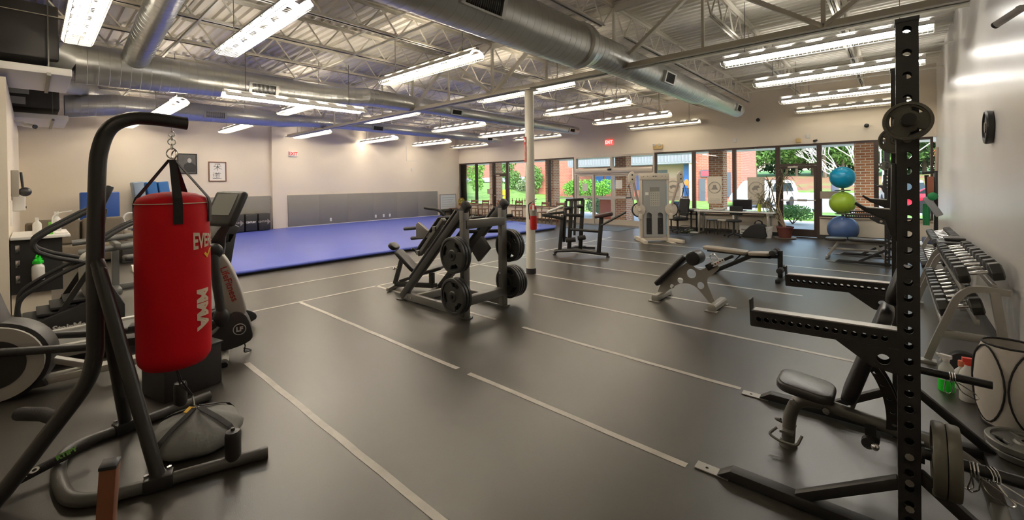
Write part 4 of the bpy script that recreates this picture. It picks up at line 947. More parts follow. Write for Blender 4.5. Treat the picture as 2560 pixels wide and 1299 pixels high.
# bag
bc = V(-3.488, .61, 0)
t = thing('punching_bag', 'red cylindrical punching bag with white lettering hanging from the stand', 'punching bag', (bc.x, bc.y, .52))
R = .195
b = B(); b.lathe([(0, .515), (.12, .518), (.165, .535), (.188, .57), (R, .62), (R+.002, 1.0), (R, 1.40), (.192, 1.54), (.188, 1.562), (.19, 1.572), (.175, 1.60), (.12, 1.625), (.05, 1.637), (0, 1.638)], bc, n=48); b.build('bag_body', 'bag_red', t, smooth=60)
b = B(); b.torus(bc+V(0, 0, 1.565), .1915, .0032, n=48); b.build('piping', 'logo_cream', t)
ring = bc+V(0, 0, 1.885)
fa = math.atan2(-bc.y, -bc.x)
for k, a in enumerate((fa-1.95, fa-1.0 if False else fa+.12, fa+1.25, fa+math.pi-.35)):
    d = V(math.cos(a), math.sin(a), 0); s = V(-d.y, d.x, 0); w = .024
    pts = [ring+d*.012+V(0, 0, -.04), bc+d*.19+V(0, 0, 1.60), bc+d*.201+V(0, 0, 1.56), bc+d*.199+V(0, 0, 1.44)]
    b = B(); vs = []
    for p in pts:
        ww = w if p is not pts[0] else w*.75
        n_ = d
        vs += [p-s*ww, p+s*ww, p+s*ww+n_*.005, p-s*ww+n_*.005]
    for i in range(3):
        o = i*4; b_ = [(o, o+1, o+5, o+4), (o+1, o+2, o+6, o+5), (o+2, o+3, o+7, o+6), (o+3, o, o+4, o+7)]
        b.add(vs, b_) if i == 0 else b.f.extend([tuple(q) for q in b_])
    b.f.append((0, 3, 2, 1)); b.f.append((12, 13, 14, 15)); b.build('strap', 'strap_black', t, smooth=20)
def wrap_text(name, txt, size, ang0, z, m, rot=False, sx=1, bold=.004, arch=0):
    me = text_mesh(txt, size, 0, 'LEFT', bold, sx); b = B(); vs = []
    w = max(v.co.x for v in me.vertices)
    bm = bmesh.new(); bm.from_mesh(me)
    bmesh.ops.triangulate(bm, faces=bm.faces); bmesh.ops.subdivide_edges(bm, edges=[e for e in bm.edges if e.calc_length() > .02], cuts=2)
    for v in bm.verts:
        x, y = v.co.x, v.co.y
        if arch: y *= 1+arch*abs(2*x/w-1)
        if rot: a, zz = ang0+y/R, z-x
        else: a, zz = ang0+x/R, z+y
        rr = R+.0045; vs.append((bc.x+rr*math.cos(a), bc.y+rr*math.sin(a), zz))
    b.add(vs, [tuple(v.index for v in f.verts) for f in bm.faces]); bm.free(); bpy.data.meshes.remove(me)
    return b.build(name, m, t, smooth=0)
wrap_text('brand_lettering', 'EVERLAST', .10, fa+.50, 1.318, 'logo_cream', sx=.68, bold=.003, arch=.5)
wrap_text('vertical_lettering', 'MMA', .115, fa+.80, 1.015, 'logo_cream', rot=True, bold=.006)
b = B()
for q in ([(.0, .0), (.03, -.03), (.10, .03), (.055, .03), (.05, .02), (.032, -.005), (.012, .012)],):
    b.add([(bc.x+(R+.005)*math.cos(fa+.88+x/R), bc.y+(R+.005)*math.sin(fa+.88+x/R), 1.235+z) for x, z in q], [tuple(range(len(q)))])
b.build('logo_mark', 'logo_yellow', t, smooth=0)
t = thing('hanging_chain', 'short steel chain and ring holding the red punching bag', 'chain', (bc.x, bc.y, 1.87))
for k, (z, rr) in enumerate(((2.035, .012), (2.01, .016), (1.985, .016), (1.96, .02), (1.93, .02))):
    b = B(); b.torus(bc+V(0, 0, z), rr, .0035, ax=(1, 0, 0) if k % 2 else (0, 1, 0), n=16, k=6); b.build('chain_link', 'chrome', t)
b = B(); b.torus(ring, .032, .004, ax=(.75, -.6, 0), n=24, k=6); b.torus(ring+V(.01, .008, -.01), .03, .004, ax=(.2, -.9, .1), n=24, k=6); b.build('d_ring', 'chrome', t)
# sandbag anchor
sc_ = V(-3.44, .71, 0)
t = thing('sandbag_anchor', 'grey canvas sandbag with crossed black straps under the punching bag', 'sandbag', (sc_.x, sc_.y, 0))
n = 40; b = B(); vs = []; fs = []; prof = [(.0, .0), (.22, .0), (.262, .035), (.265, .07), (.235, .11), (.16, .15), (.08, .18), (.03, .205), (0, .21)]
rnd = random.Random(3)
for i, (r, z) in enumerate(prof):
    for k in range(n):
        a = 2*PI*k/n; q = 1+.035*math.sin(a*9+i)*(i > 1)+.02*math.sin(a*4)
        vs.append((sc_.x+r*q*math.cos(a)*1.08, sc_.y+r*q*math.sin(a)*.95, z+.006*math.sin(a*7)*(2 < i < 7)))
for i in range(len(prof)-1):
    for k in range(n): l = (k+1) % n; fs.append((i*n+k, i*n+l, (i+1)*n+l, (i+1)*n+k))
b.add(vs, fs); b.build('canvas_bag', 'canvas_grey', t, smooth=60)
for a in (.55, 2.1, 3.7, 5.2):
    d = V(math.cos(a), math.sin(a)*.93, 0); s = V(-d.y, d.x, 0); b = B(); pts = [(.02, .214), (.085, .188), (.17, .156), (.245, .118), (.285, .07)]
    vs = []
    for r, z in pts: p = sc_+d*r*1.05+V(0, 0, z+.004); vs += [p-s*.019, p+s*.019, p+s*.019+V(0, 0, .004), p-s*.019+V(0, 0, .004)]
    b.add(vs, [])
    for i in range(len(pts)-1):
        o = i*4; b.f += [(o, o+1, o+5, o+4), (o+1, o+2, o+6, o+5), (o+2, o+3, o+7, o+6), (o+3, o, o+4, o+7)]
    b.build('strap', 'strap_black', t, smooth=20)
b = B(); b.box((sc_.x-.005, sc_.y-.04, .212), (.05, .045, .006), rz=.5, rx=.4); b.build('warning_tag', 'logo_yellow', t)
b = B(); b.tube([bc+V(0, 0, .515), bc+V(.01, .02, .38), sc_+V(-.01, -.02, .30)], .005, 6); b.tube([bc+V(.01, 0, .515), bc+V(-.005, .03, .40), sc_+V(-.01, -.02, .30)], .005, 6); b.build('tether_cord', 'strap_black', t)
b = B(); b.tube([sc_+V(-.01, -.02, .30), sc_+V(-.005, -.015, .27), sc_+V(.01, -.015, .24), sc_+V(0, 0, .215), sc_+V(-.012, -.015, .24), sc_+V(-.01, -.02, .29)], .005, 6); b.build('snap_hook', 'chrome', t)
# wooden post near camera
t = thing('wooden_post', 'square brown wooden post with black cap standing at the bottom left corner', 'post', (-1.95, .13, 0))
p0, p1 = V(-1.99, .12, 0), V(-1.86, .155, .79)
b = B(); b.bar(p0, p1, .042, .042, up=(.4, 1, 0)); b.build('post_shaft', mat('post_wood', (.21, .075, .035), .45, noise=.15, nscale=14), t, bevel=.002)
b = B(); b.bar(p1, p1+(p1-p0).normalized()*.012, .045, .045, up=(.4, 1, 0)); b.build('end_cap', 'black_plastic', t, bevel=.002)
# weight bar with lettering on the floor
t = thing('exercise_bar', 'black exercise bar with white and green lettering lying under the bag stand', 'bar', (-3.5, .2, 0))
a_, e_ = V(-3.56, -.30, .027), V(-3.66, .21, .117)
b = B(); b.cyl(a_, e_, .025, n=14); b.build('grip_bar', 'foam_black', t)
d = (e_-a_).normalized(); upv = V(.75, -.1, .65).normalized(); upv = (upv-d*upv.dot(d)).normalized(); yv = upv.cross(d)
label_on(t, 'white_lettering', 'FO', .035, MX(a_*.45+e_*.55+upv*.0255, d, yv, upv), 'paper', bold=.002, sx=1.4)
label_on(t, 'green_lettering', 'RTIFY', .035, MX(a_*.18+e_*.82+upv*.0255, d, yv, upv), mat('print_green', (.12, .30, .05), .6), bold=.002)

# ================================================================ elliptical trainer (front, behind the bag)
mat('ell_silver', (.50, .49, .45), .42, metal=.1)
mat('ell_dark', (.035, .035, .035), .42)
mat('lf_red', (.45, .05, .035), .5)
def elliptical(label, loc, rz, group=None, text=True):
    # local: x rearward, y lateral, z up ; front at x=0
    t = thing('elliptical_trainer', label, 'elliptical trainer', loc, rz, world=False, group=group)
    R_ = Matrix(((1, 0, 0, 0), (0, 0, 1, 0), (0, 1, 0, 0), (0, 0, 0, 1)))
    b = B(); b.prism(smooth_poly([(-.16, .14), (-.17, .26), (-.12, .40), (-.02, .44), (.06, .36), (.16, .25), (.34, .21), (.36, .12), (.06, .08)], 4), -.09, .09, R_); b.build('front_cover', 'ell_dark', t, bevel=.012)
    b = B(); b.prism(smooth_poly([(-.12, .40), (-.10, .60), (-.02, .86), (.07, 1.02), (.15, 1.02), (.13, .85), (.07, .60), (.03, .42)], 4), -.075, .075, R_); b.build('tower_cover', 'ell_silver', t, bevel=.02, seg=3)
    b = B(); b.prism([(.05, 1.0), (.15, 1.0), (.17, 1.12), (.10, 1.24), (.02, 1.34), (-.03, 1.32), (.03, 1.18)], -.04, .04, R_); b.build('mast', 'ell_dark', t, bevel=.01)
    # console: slab tilted, facing the user
    cM = Matrix.Translation((.03, .04, 1.45)) @ Matrix.Rotation(.62, 4, 'Z') @ Matrix.Rotation(-.45, 4, 'Y')
    b = B(); b.box((0, 0, 0), (.07, .42, .36), cM); con = b.build('console', 'ell_dark', t, bevel=.03, seg=3)
    b = B(); b.box((.036, 0, .03), (.008, .30, .22), cM); b.build('console_screen', mat('console_glass', (.30, .31, .29), .15), con, smooth=0)
    b = B(); b.box((-.05, 0, -.05), (.05, .26, .2), cM); b.build('console_back', 'black_plastic', t, bevel=.02)
    for s in (-1, 1):
        b = B(); b.sph((.12, s*.17, 1.06), .075, 16, 10, (1, .8, 1)); b.build('pivot_joint', 'black_plastic', t)
        b = B(); b.cyl((.12, s*.06, 1.06), (.12, s*.18, 1.06), .035); b.build('pivot_axle', 'black_metal', t)
        b = B(); b.tube([(.12, s*.19, 1.04), (.10, s*.20, .75), (.07, s*.20, .48)], .038, 12); b.build('swing_arm', 'ell_dark', t)
        b = B(); b.tube([(.12, s*.19, 1.08), (.20, s*.20, 1.15), (.30, s*.20, 1.17)], .020, 10, fl=.05); b.build('handlebar', 'black_rubber', t)
        b = B(); b.sph((.07, s*.20, .44), .075, 16, 10, (.9, .7, 1.2)); b.build('link_cover', 'black_plastic', t)
        b = B(); b.tube([(.07, s*.20, .42), (.34, s*.20, .31), (1.05, s*.20, .36), (1.52, s*.21, .42)], .033, 12, fl=.12); b.build('pedal_rail', 'ell_dark', t)
        b = B(); b.box((.62, s*.20, .375), (.36, .14, .035)); b.box((.45, s*.20, .40), (.02, .14, .06)); b.build('foot_pedal', 'black_rubber', t, bevel=.012)
        b = B(); b.cyl((1.55, s*.11, .30), (1.55, s*.135, .30), .29, n=40); b.build('drive_disc', 'ell_silver', t)
        b = B(); b.cyl((1.55, s*.136, .30), (1.55, s*.142, .30), .19, n=36); b.build('disc_center', 'ell_dark', t)
        b = B(); b.bar((1.55, s*.15, .30), (1.50, s*.18, .42), .05, .03); b.build('crank', 'black_metal', t)
    b = B(); b.cyl((1.55, -.10, .30), (1.55, .10, .30), .32, n=40); b.build('flywheel_housing', 'ell_dark', t, bevel=.01)
    b = B(); b.prism([(1.25, .05), (1.95, .05), (1.95, .40), (1.72, .98), (1.62, 1.02), (1.50, .60)], -.10, .10, R_); b.build('rear_tower', 'ell_dark', t, bevel=.03)
    b = B(); b.bar((.30, 0, .15), (1.35, 0, .08), .13, .06); b.bar((1.0, 0, .13), (1.38, 0, .30), .07, .05); b.build('center_rail', 'ell_silver', t, bevel=.01)
    b = B(); b.cyl((.05, -.28, .035), (.05, .28, .035), .035); b.build('front_foot', 'ell_silver', t)
    b = B(); b.cyl((1.75, -.28, .035), (1.75, .28, .035), .035); b.build('rear_foot', 'black_metal', t)
    for s in (-1, 1): b = B(); b.cyl((.05, s*.27, .02), (.05, s*.31, .02), .03); b.build('level_foot', 'black_rubber', t)
    return t
EL = elliptical('silver and black elliptical trainer directly behind the punching bag', (-4.90, 1.3, 0), math.atan2(-.957, -.29))
Wm = Matrix.Translation((-4.90, 1.3, 0)) @ Euler((0, 0, math.atan2(-.957, -.29))).to_matrix().to_4x4()
# lettering on both faces of the tower (local coordinates)
def ltxt(par, nm, txt, size, o, xd, yd, m, **k):
    xd = V(*xd).normalized(); yd = V(*yd).normalized(); z = xd.cross(yd); label_on(par, nm, txt, size, MX(V(*o), xd, yd, z), m, **k)
ltxt(EL, 'brand_lettering', 'LifeFitness', .085, (.01, .078, .72), (-.28, 0, -1), (-1, 0, .28), 'lf_red', bold=.001, ext=.002)
b = B(); M_ = MX(V(-.07, .095, .27), V(-1, 0, 0), V(0, 0, 1), V(0, 1, 0)); b.torus((0, 0, 0), .052, .004, n=28, k=6, M=M_); b.build('round_logo', 'white_plastic', EL)
label_on(EL, 'logo_lettering', 'LF', .06, M_, 'white_plastic', bold=.003, ext=.003)
b = B(); b.tube([(-.06, .02, .14), (-.12, .05, .10), (-.10, .08, .03), (-.15, .03, .02), (-.17, -.02, .012), (-.10, -.12, .01)], .006, 6, fl=.03); b.build('power_cord', 'black_rubber', EL)

# ================================================================ second cardio machine (stair climber with looped handrails)
t = thing('stair_climber', 'black stair climber with looped handrails beside the reception counter', 'stair climber', (-7.1, .3, 0))
b = B(); b.prism([(-.2, .06), (.72, .06), (.72, .30), (.58, .62), (.50, .62), (.42, .40), (.15, .30), (-.1, .22)], -7.42, -6.75, Matrix(((0, 0, 1, 0), (1, 0, 0, 0), (0, 1, 0, 0), (0, 0, 0, 1)))); b.build('base_body', 'black_plastic', t, bevel=.02)
for s in (-7.32, -6.82):
    b = B(); b.tube([(s, .56, 1.45), (s, .42, 1.40), (s, .10, 1.19), (s, .0, 1.10), (s, .02, 1.0), (s, .15, .92), (s, .42, .82)], .024, 10, fl=.06); b.build('handrail', 'black_rubber', t)
    b = B(); b.tube([(s, .40, .83), (s, .25, .76), (s, .06, .64), (s, -.10, .52), (s, -.12, .30), (s, -.1, .15)], .022, 10, fl=.08); b.build('lower_rail', 'black_rubber', t)
    b = B(); b.bar((s, .10, .12), (s, .46, .80), .04, .05); b.build('frame_leg', 'black_metal', t)
b = B(); b.prism(smooth_poly([(.40, .40), (.36, .78), (.42, .90), (.52, .86), (.60, .60), (.62, .36)], 4), -7.25, -6.9, Matrix(((0, 0, 1, 0), (1, 0, 0, 0), (0, 1, 0, 0), (0, 0, 0, 1)))); b.build('tower_cover', 'ell_silver', t, bevel=.02)
b = B(); b.bar((-7.07, .5, .85), (-7.07, .58, 1.42), .1, .06); b.build('mast', 'black_plastic', t, bevel=.01)
b = B(); b.box((-7.07, .58, 1.56), (.36, .07, .28), rx=-.35); b.build('console', 'black_plastic', t, bevel=.02)
for i in range(4): b = B(); b.box((-7.07, .02+.1*i, .26+.05*i), (.5, .2, .03)); b.build('step', 'black_rubber', t, bevel=.006)
label_on(t, 'brand_lettering', 'StairMaster', .085, MX(V(-6.744, .33, .155), V(0, 1, 0), V(0, 0, 1), V(1, 0, 0)), 'paper', bold=.003, ext=.001)
# treadmill between the machines
t = thing('treadmill', 'low grey treadmill deck between the elliptical trainer and the stair climber', 'treadmill', (-6.1, .5, 0))
b = B(); b.bb((-6.42, -.55, .12), (-5.82, 1.25, .19)); b.build('deck', 'ell_dark', t, bevel=.01)
b = B(); b.bb((-6.36, -.56, .185), (-5.88, 1.15, .20)); b.build('running_belt', mat('belt', (.11, .108, .10), .6), t, smooth=0)
for x in (-6.45, -5.79): b = B(); b.bb((x-.035, -.55, .10), (x+.035, 1.3, .215)); b.build('side_rail', 'ell_silver', t, bevel=.012)
b = B(); b.prism(smooth_poly([(1.15, .04), (1.72, .04), (1.78, .14), (1.55, .26), (1.2, .30), (1.1, .22)], 3), -6.5, -5.74, Matrix(((0, 0, 1, 0), (1, 0, 0, 0), (0, 1, 0, 0), (0, 0, 0, 1)))); b.build('motor_cover', 'ell_dark', t, bevel=.02)
for x in (-6.47, -5.77): b = B(); b.bar((x, 1.4, .2), (x, 1.55, 1.12), .06, .08); b.build('upright', 'ell_dark', t, bevel=.01); b = B(); b.tube([(x, 1.52, 1.08), (x, 1.1, 1.0), (x, 1.0, .98)], .02, 8, fl=.05); b.build('handrail', 'black_rubber', t)
b = B(); b.box((-6.12, 1.53, 1.12), (.76, .12, .22), rx=-.5); b.build('console', 'ell_dark', t, bevel=.02)
for q1, q2 in (((-6.42, -.62, 0), (-6.36, -.5, .15)), ((-5.88, -.62, 0), (-5.82, -.5, .15)), ((-6.42, 1.2, 0), (-5.82, 1.3, .1))): b = B(); b.bb(q1, q2); b.build('foot', 'black_rubber', t, smooth=0)
# dark storage box under the bag
t = thing('plyometric_box', 'black box on the floor behind the sandbag', 'box', (-4.35, .80, 0)); b = B(); b.box((-4.42, .82, .17), (.36, .42, .34), rz=.25); b.build('box_body', 'off_black', t, bevel=.012); b = B(); b.box((-4.42, .82, .345), (.38, .44, .02), rz=.25); b.build('lid', 'black_plastic', t, bevel=.005)
# plate-loaded machine with grey horns
t = thing('chest_press_machine', 'grey tube strength machine with curved black levers, beyond the treadmill', 'strength machine', (-9.6, 1.0, 0))
for y0_, z0_, x in ((.42, .80, -9.7), (.47, .68, -9.3)):
    b = B(); b.cyl((x, y0_, z0_), (x, 1.75, z0_+.09), .048, n=16); b.build('weight_horn', mat('tube_grey', (.16, .165, .16), .4, metal=.2), t)
for x in (-9.75, -9.35):
    b = B(); b.tube([(x, .75, .84), (x, .95, 1.0), (x, 1.2, 1.12), (x, 1.6, 1.2)], .03, 12, fl=.2); b.build('lever_arm', 'ell_dark', t)
b = B()
b.bar((-9.5, .9, .74), (-9.5, .9, .05), .09, .09); b.bar((-9.5, 1.6, 1.0), (-9.5, 1.6, .05), .09, .09); b.bar((-9.9, .9, .04), (-9.1, .9, .04), .08, .08); b.bar((-9.9, 1.6, .04), (-9.1, 1.6, .04), .08, .08); b.bar((-9.9, .9, .76), (-9.1, .9, .76), .07, .07)
b.bar((-9.5, .9, .05), (-9.5, 1.6, .05), .08, .08); b.build('frame', 'tube_grey', t, bevel=.008)
b = B(); b.box((-9.5, 1.25, .50), (.36, .5, .08)); b.build('seat', 'vinyl', t, bevel=.03, seg=3)
b = B(); b.box((-9.5, 1.62, .85), (.34, .09, .62)); b.build('backrest', 'vinyl', t, bevel=.03, seg=3)

# ================================================================ reception counter and things on it
t = thing('reception_counter', 'reception counter with black front panel and cream base by the office wall', 'counter', (-8.7, .0, 0))
b = B(); b.bb((-9.6, -.19, 0), (-8.72, .17, .27)); b.build('counter_base', 'wall_paint', t, smooth=0)
b = B(); b.bb((-9.6, -.19, .27), (-8.66, .28, .99)); b.build('front_panel', 'black_plastic', t, smooth=0)
b = B(); b.bb((-9.7, -.19, .99), (-8.60, .36, 1.03)); b.build('worktop', 'white_paint', t, bevel=.008)
b = B()
for z in (.42, .62, .82): b.bb((-8.655, -.15, z), (-8.645, -.11, z+.10))
b.build('hinge', 'chrome', t, bevel=.003)
def bottle(name, label, loc, r, h, m, capm, trig=False, fill=None, group=None, cat='bottle', sc=1):
    t = thing(name, label, cat, loc, random.uniform(0, 6), world=False, group=group)
    b = B(); b.lathe([(0, 0), (r*.92, 0), (r, .01), (r, h*.55), (r*.9, h*.64), (r*.42, h*.76), (r*.40, h*.82), (0, h*.82)], n=20); b.build('bottle_body', m, t)
    if fill: b = B(); b.lathe([(0, .001), (r*1.005, .001), (r*1.008, .01), (r*1.008, h*.32), (0, h*.32)], n=20); b.build('liquid', fill, t)
    b = B()
    if trig:
        b.cyl((0, 0, h*.81), (0, 0, h*.88), r*.46, n=12); b.box((r*.1, 0, h*.92), (r*1.5, r*.7, h*.09)); b.cyl((r*.8, 0, h*.93), (r*1.25, 0, h*.93), r*.2, n=8); b.bar((r*.55, 0, h*.89), (r*.85, 0, h*.76), r*.3, r*.14)
    else: b.cyl((0, 0, h*.81), (0, 0, h), r*.5, n=14)
    b.build('trigger_head' if trig else 'cap', capm, t, smooth=40)
    return t
mat('soap_white', (.70, .69, .66), .4); mat('soap_green', (.15, .50, .05), .3); mat('clear_plastic', (.55, .60, .56), .2); mat('bright_green', (.02, .65, .03), .4); mat('cap_red', (.7, .05, .03), .4)
bottle('soap_bottle', 'white pump bottle on the reception counter', (-8.95, .05, 1.03), .045, .24, 'soap_white', 'soap_white', True)
bottle('soap_bottle', 'small green bottle on the reception counter', (-8.80, .17, 1.03), .03, .17, 'soap_green', 'soap_green')
bottle('wipe_tub', 'tall white tub on the reception counter behind the green bottle', (-9.15, .24, 1.03), .05, .30, 'soap_white', 'soap_white')
b = B(); b.tube([(-9.1, .20, 1.03), (-9.1, .20, 1.26), (-9.1, .26, 1.31), (-9.1, .40, 1.33)], .008, 8, fl=.05); b.cyl((-9.1, .20, 1.03), (-9.1, .20, 1.05), .05); tag(b.build('desk_lamp_arm', 'white_plastic'), 'thin white bent arm standing on the reception counter', 'desk arm', loc=(-9.1, .2, 1.03))
b = B(); b.bb((-9.3, .0, 1.03), (-9.1, .34, 1.036)); b.bb((-9.02, .22, 1.031), (-8.75, .34, 1.045)); tag(b.build('paper_stack', 'paper', smooth=0), 'flat white papers on the reception counter edge', 'papers', loc=(-9, .2, 1.03))
t = bottle('hanging_bottle', 'white bottle with bright green clip head hooked on the counter front', (-8.60, .05, .44), .062, .30, 'soap_white', 'bright_green')
b = B(); b.torus((0, 0, .31), .03, .012, ax=(1, 0, 0), n=16, k=6); b.box((0, 0, .27), (.02, .14, .03)); b.box((0, 0, .24), (.08, .08, .04)); b.build('green_clip', 'bright_green', t, bevel=.004)
b = B(); b.bb((-8.655, -.02, .52), (-8.60, .12, .53)); tag(b.build('bottle_shelf', 'chrome', smooth=0), 'small wire holder on the counter front behind the green-topped bottle', 'holder', loc=(-8.63, .05, .52))
# things on the office block wall, seen edge on
t = thing('phone_holder', 'dark object hooked high on the office wall over the counter', 'wall holder', (-9.9, -.2, 1.9)); b = B(); b.bb((-10.0, -.2, 1.55), (-9.9, -.12, 1.95)); b.build('wall_plate', 'grey_mark', t, bevel=.01); b = B(); b.sph((-9.95, -.06, 1.62), .07); b.cyl((-9.95, -.08, 1.65), (-9.95, -.10, 1.92), .015); b.build('handset', 'photo_black', t)
t = thing('soap_dispenser', 'white dispenser on the office wall below the dark hook', 'dispenser', (-10.2, -.2, 1.3)); b = B(); b.bb((-10.35, -.2, 1.32), (-10.15, -.06, 1.62)); b.build('dispenser_body', 'white_plastic', t, bevel=.02); b = B(); b.bb((-10.3, -.07, 1.36), (-10.2, -.05, 1.39)); b.build('dispenser_slot', 'ink', t, smooth=0)
for i, (x, z, h) in enumerate(((-9.2, 1.15, .35), (-11.2, 1.4, .5), (-12.6, 1.3, .6))): b = B(); b.bb((x-.25, -.2, z), (x, -.18, z+h)); tag(b.build('wall_notice', 'grey_mark' if i == 1 else 'paper', smooth=0), 'notice sheet on the office wall, '+['nearest the camera', 'second from the camera', 'furthest along the wall'][i], 'notice', 'notices on the office wall', loc=(x, -.2, z))
# sofa and blue pads against the left wall
t = thing('couch', 'low grey-brown couch behind the reception counter', 'couch', (-13.6, .7, 0)); mat('couch_grey', (.17, .145, .11), .9, bump=.4, bscale=60)
b = B(); b.bb((-14.0, -.1, .05), (-13.2, 1.5, .42)); b.build('seat_base', 'couch_grey', t, bevel=.04, seg=3)
b = B(); b.bb((-14.2, -.1, .3), (-13.9, 1.5, .92)); b.build('backrest', 'couch_grey', t, bevel=.05, seg=3)
for y in (.02, .76): b = B(); b.bb((-13.92, y, .42), (-13.7, y+.7, .98)); b.build('cushion', 'couch_grey', t, bevel=.06, seg=3)
b = B(); b.bb((-14.1, 1.45, .05), (-13.2, 1.65, .62)); b.build('armrest', 'couch_grey', t, bevel=.05, seg=3)
t = thing('crash_pad', 'royal blue rectangular crash pad standing upright behind the bag stand post', 'crash pad', (-16.0, 1.35, .3)); b = B(); b.bb((-16.2, .85, .32), (-15.9, 1.62, 1.55)); b.build('pad_body', 'blue_vinyl', t, bevel=.03, seg=3)
b = B(); b.bb((-16.15, .9, .1), (-15.95, 1.58, .32)); b.build('base_block', 'off_black', t, bevel=.02)
t = thing('low_rack', 'low black storage ledge under the upright blue crash pad', 'storage ledge', (-16.05, 1.2, 0)); b = B(); b.bb((-16.4, .4, 0), (-15.6, 2.9, .10)); b.build('ledge', 'off_black', t, smooth=0)
for i, (m, y, lab) in enumerate((('grey_blue', 1.93, 'pale grey-blue crash pad leaning on the left wall'), ('mid_blue', 2.22, 'mid blue crash pad leaning between the pale pad and the last one'), ('mid_blue', 2.50, 'mid blue crash pad leaning last in the row, nearest the portrait'))):
    t = thing('crash_pad', lab, 'crash pad', (-16.6, y, .1), group='blue crash pads on the left wall'); b = B()
    b.box((-16.52, y+.22, 1.02), (.55, .245, 1.62), rx=.12); b.build('pad_body', m, t, bevel=.03, seg=3)
t = thing('cloth_pile', 'dark blue cloth heap in front of the leaning crash pads', 'cloth', (-15.9, 2.3, .1)); b = B(); rnd = random.Random(8)
for i in range(7): b.sph((-15.9+rnd.uniform(-.15, .15), 2.35+rnd.uniform(-.4, .4), .3+rnd.uniform(0, .45)), .22, 12, 8, (1, 1.1, .7))
b.build('folded_cloth', mat('cloth_navy', (.02, .035, .10), .9), t, smooth=80)
t = thing('shoe_box', 'white printed box on the floor ledge between the blue pads', 'box', (-15.9, 1.85, .1)); b = B(); b.bb((-16.1, 1.68, .1), (-15.8, 2.0, .62)); b.build('carton', 'paper', t, smooth=0); b = B(); b.bb((-15.8, 1.76, .38), (-15.795, 1.92, .55)); b.build('print_mark', 'grey_mark', t, smooth=0)
b = B(); b.torus((-15.95, 1.84, .80), .15, .028, ax=(1, -.1, .1), n=28, k=8); tag(b.build('exercise_ring', 'paper'), 'white ring standing on top of the printed box', 'ring', loc=(-15.95, 1.84, .62))
t = thing('black_case', 'dark boxy case on the floor behind the grey machine horns', 'case', (-13.0, 1.8, 0)); b = B(); b.bb((-13.1, 1.3, 0), (-12.6, 2.3, .45)); b.build('case_body', 'off_black', t, bevel=.03); b = B(); b.tube([(-12.85, 1.6, .45), (-12.85, 1.65, .52), (-12.85, 1.95, .52), (-12.85, 2.0, .45)], .015, 8, fl=.03); b.build('handle', 'black_plastic', t)
t = thing('sneaker_pair', 'pair of grey shoes on the floor beyond the strength machine', 'shoes', (-11.2, 1.35, 0))
for dy in (0, .14): b = B(); b.prism(smooth_poly([(0, 0), (.28, 0), (.29, .04), (.2, .06), (.12, .11), (.0, .12)], 3), -.045, .045, TR(-11.4, 1.35+dy, 0) @ Matrix(((1, 0, 0, 0), (0, 0, 1, 0), (0, 1, 0, 0), (0, 0, 0, 1)))); b.build('shoe', 'soap_white', t, bevel=.015)
# soft plyometric boxes
def plyo(y0, y1, z0, z1, m, label, txt, big):
    x = -16.46; t = thing('foam_box', label, 'foam box', (x-.22, (y0+y1)/2, z0), group='soft boxes along the left wall')
    b = B(); b.bb((x-.42, y0, z0), (x, y1, z1)); b.build('box_body', m, t, bevel=.02, seg=2)
    if txt: label_on(t, 'lettering', txt, .085, MX(V(x+.004, (y0+y1)/2-(.02 if big else .06), (z0+z1)/2+.01), V(0, 1, 0), V(0, 0, 1), V(1, 0, 0)), 'paper' if big else 'grey_mark', bold=.004, sx=.8)
    if txt and not big:
        b = B(); b.add([(x+.003, (y0+y1)/2+.08, (z0+z1)/2+.1), (x+.003, (y0+y1)/2+.18, (z0+z1)/2), (x+.003, (y0+y1)/2+.08, (z0+z1)/2-.1)], [(0, 2, 1)]); b.build('arrow_mark', 'grey_mark', t, smooth=0)
mat('foam_black2', (.028, .027, .026), .5)
plyo(3.62, 4.14, .12, .70, 'blue_vinyl', 'royal blue soft foam box, first in the row below the grey pad', '', False)
plyo(4.40, 4.80, .12, .70, 'foam_black2', 'charcoal soft foam box with arrow mark, left of the one reading CENTURY', 'CENTURY', False)
plyo(4.84, 5.20, .12, .70, 'black_plastic', 'black soft foam box with bold white CENTURY lettering', 'CENTURY', True)
plyo(5.25, 5.62, .12, .70, 'foam_black2', 'charcoal soft foam box with arrow mark, last in the row by the white pier', 'CENTURY', False)
plyo(4.17, 4.37, .12, .60, 'foam_black2', 'narrow plain dark foam box between the blue one and the arrow one', '', False)
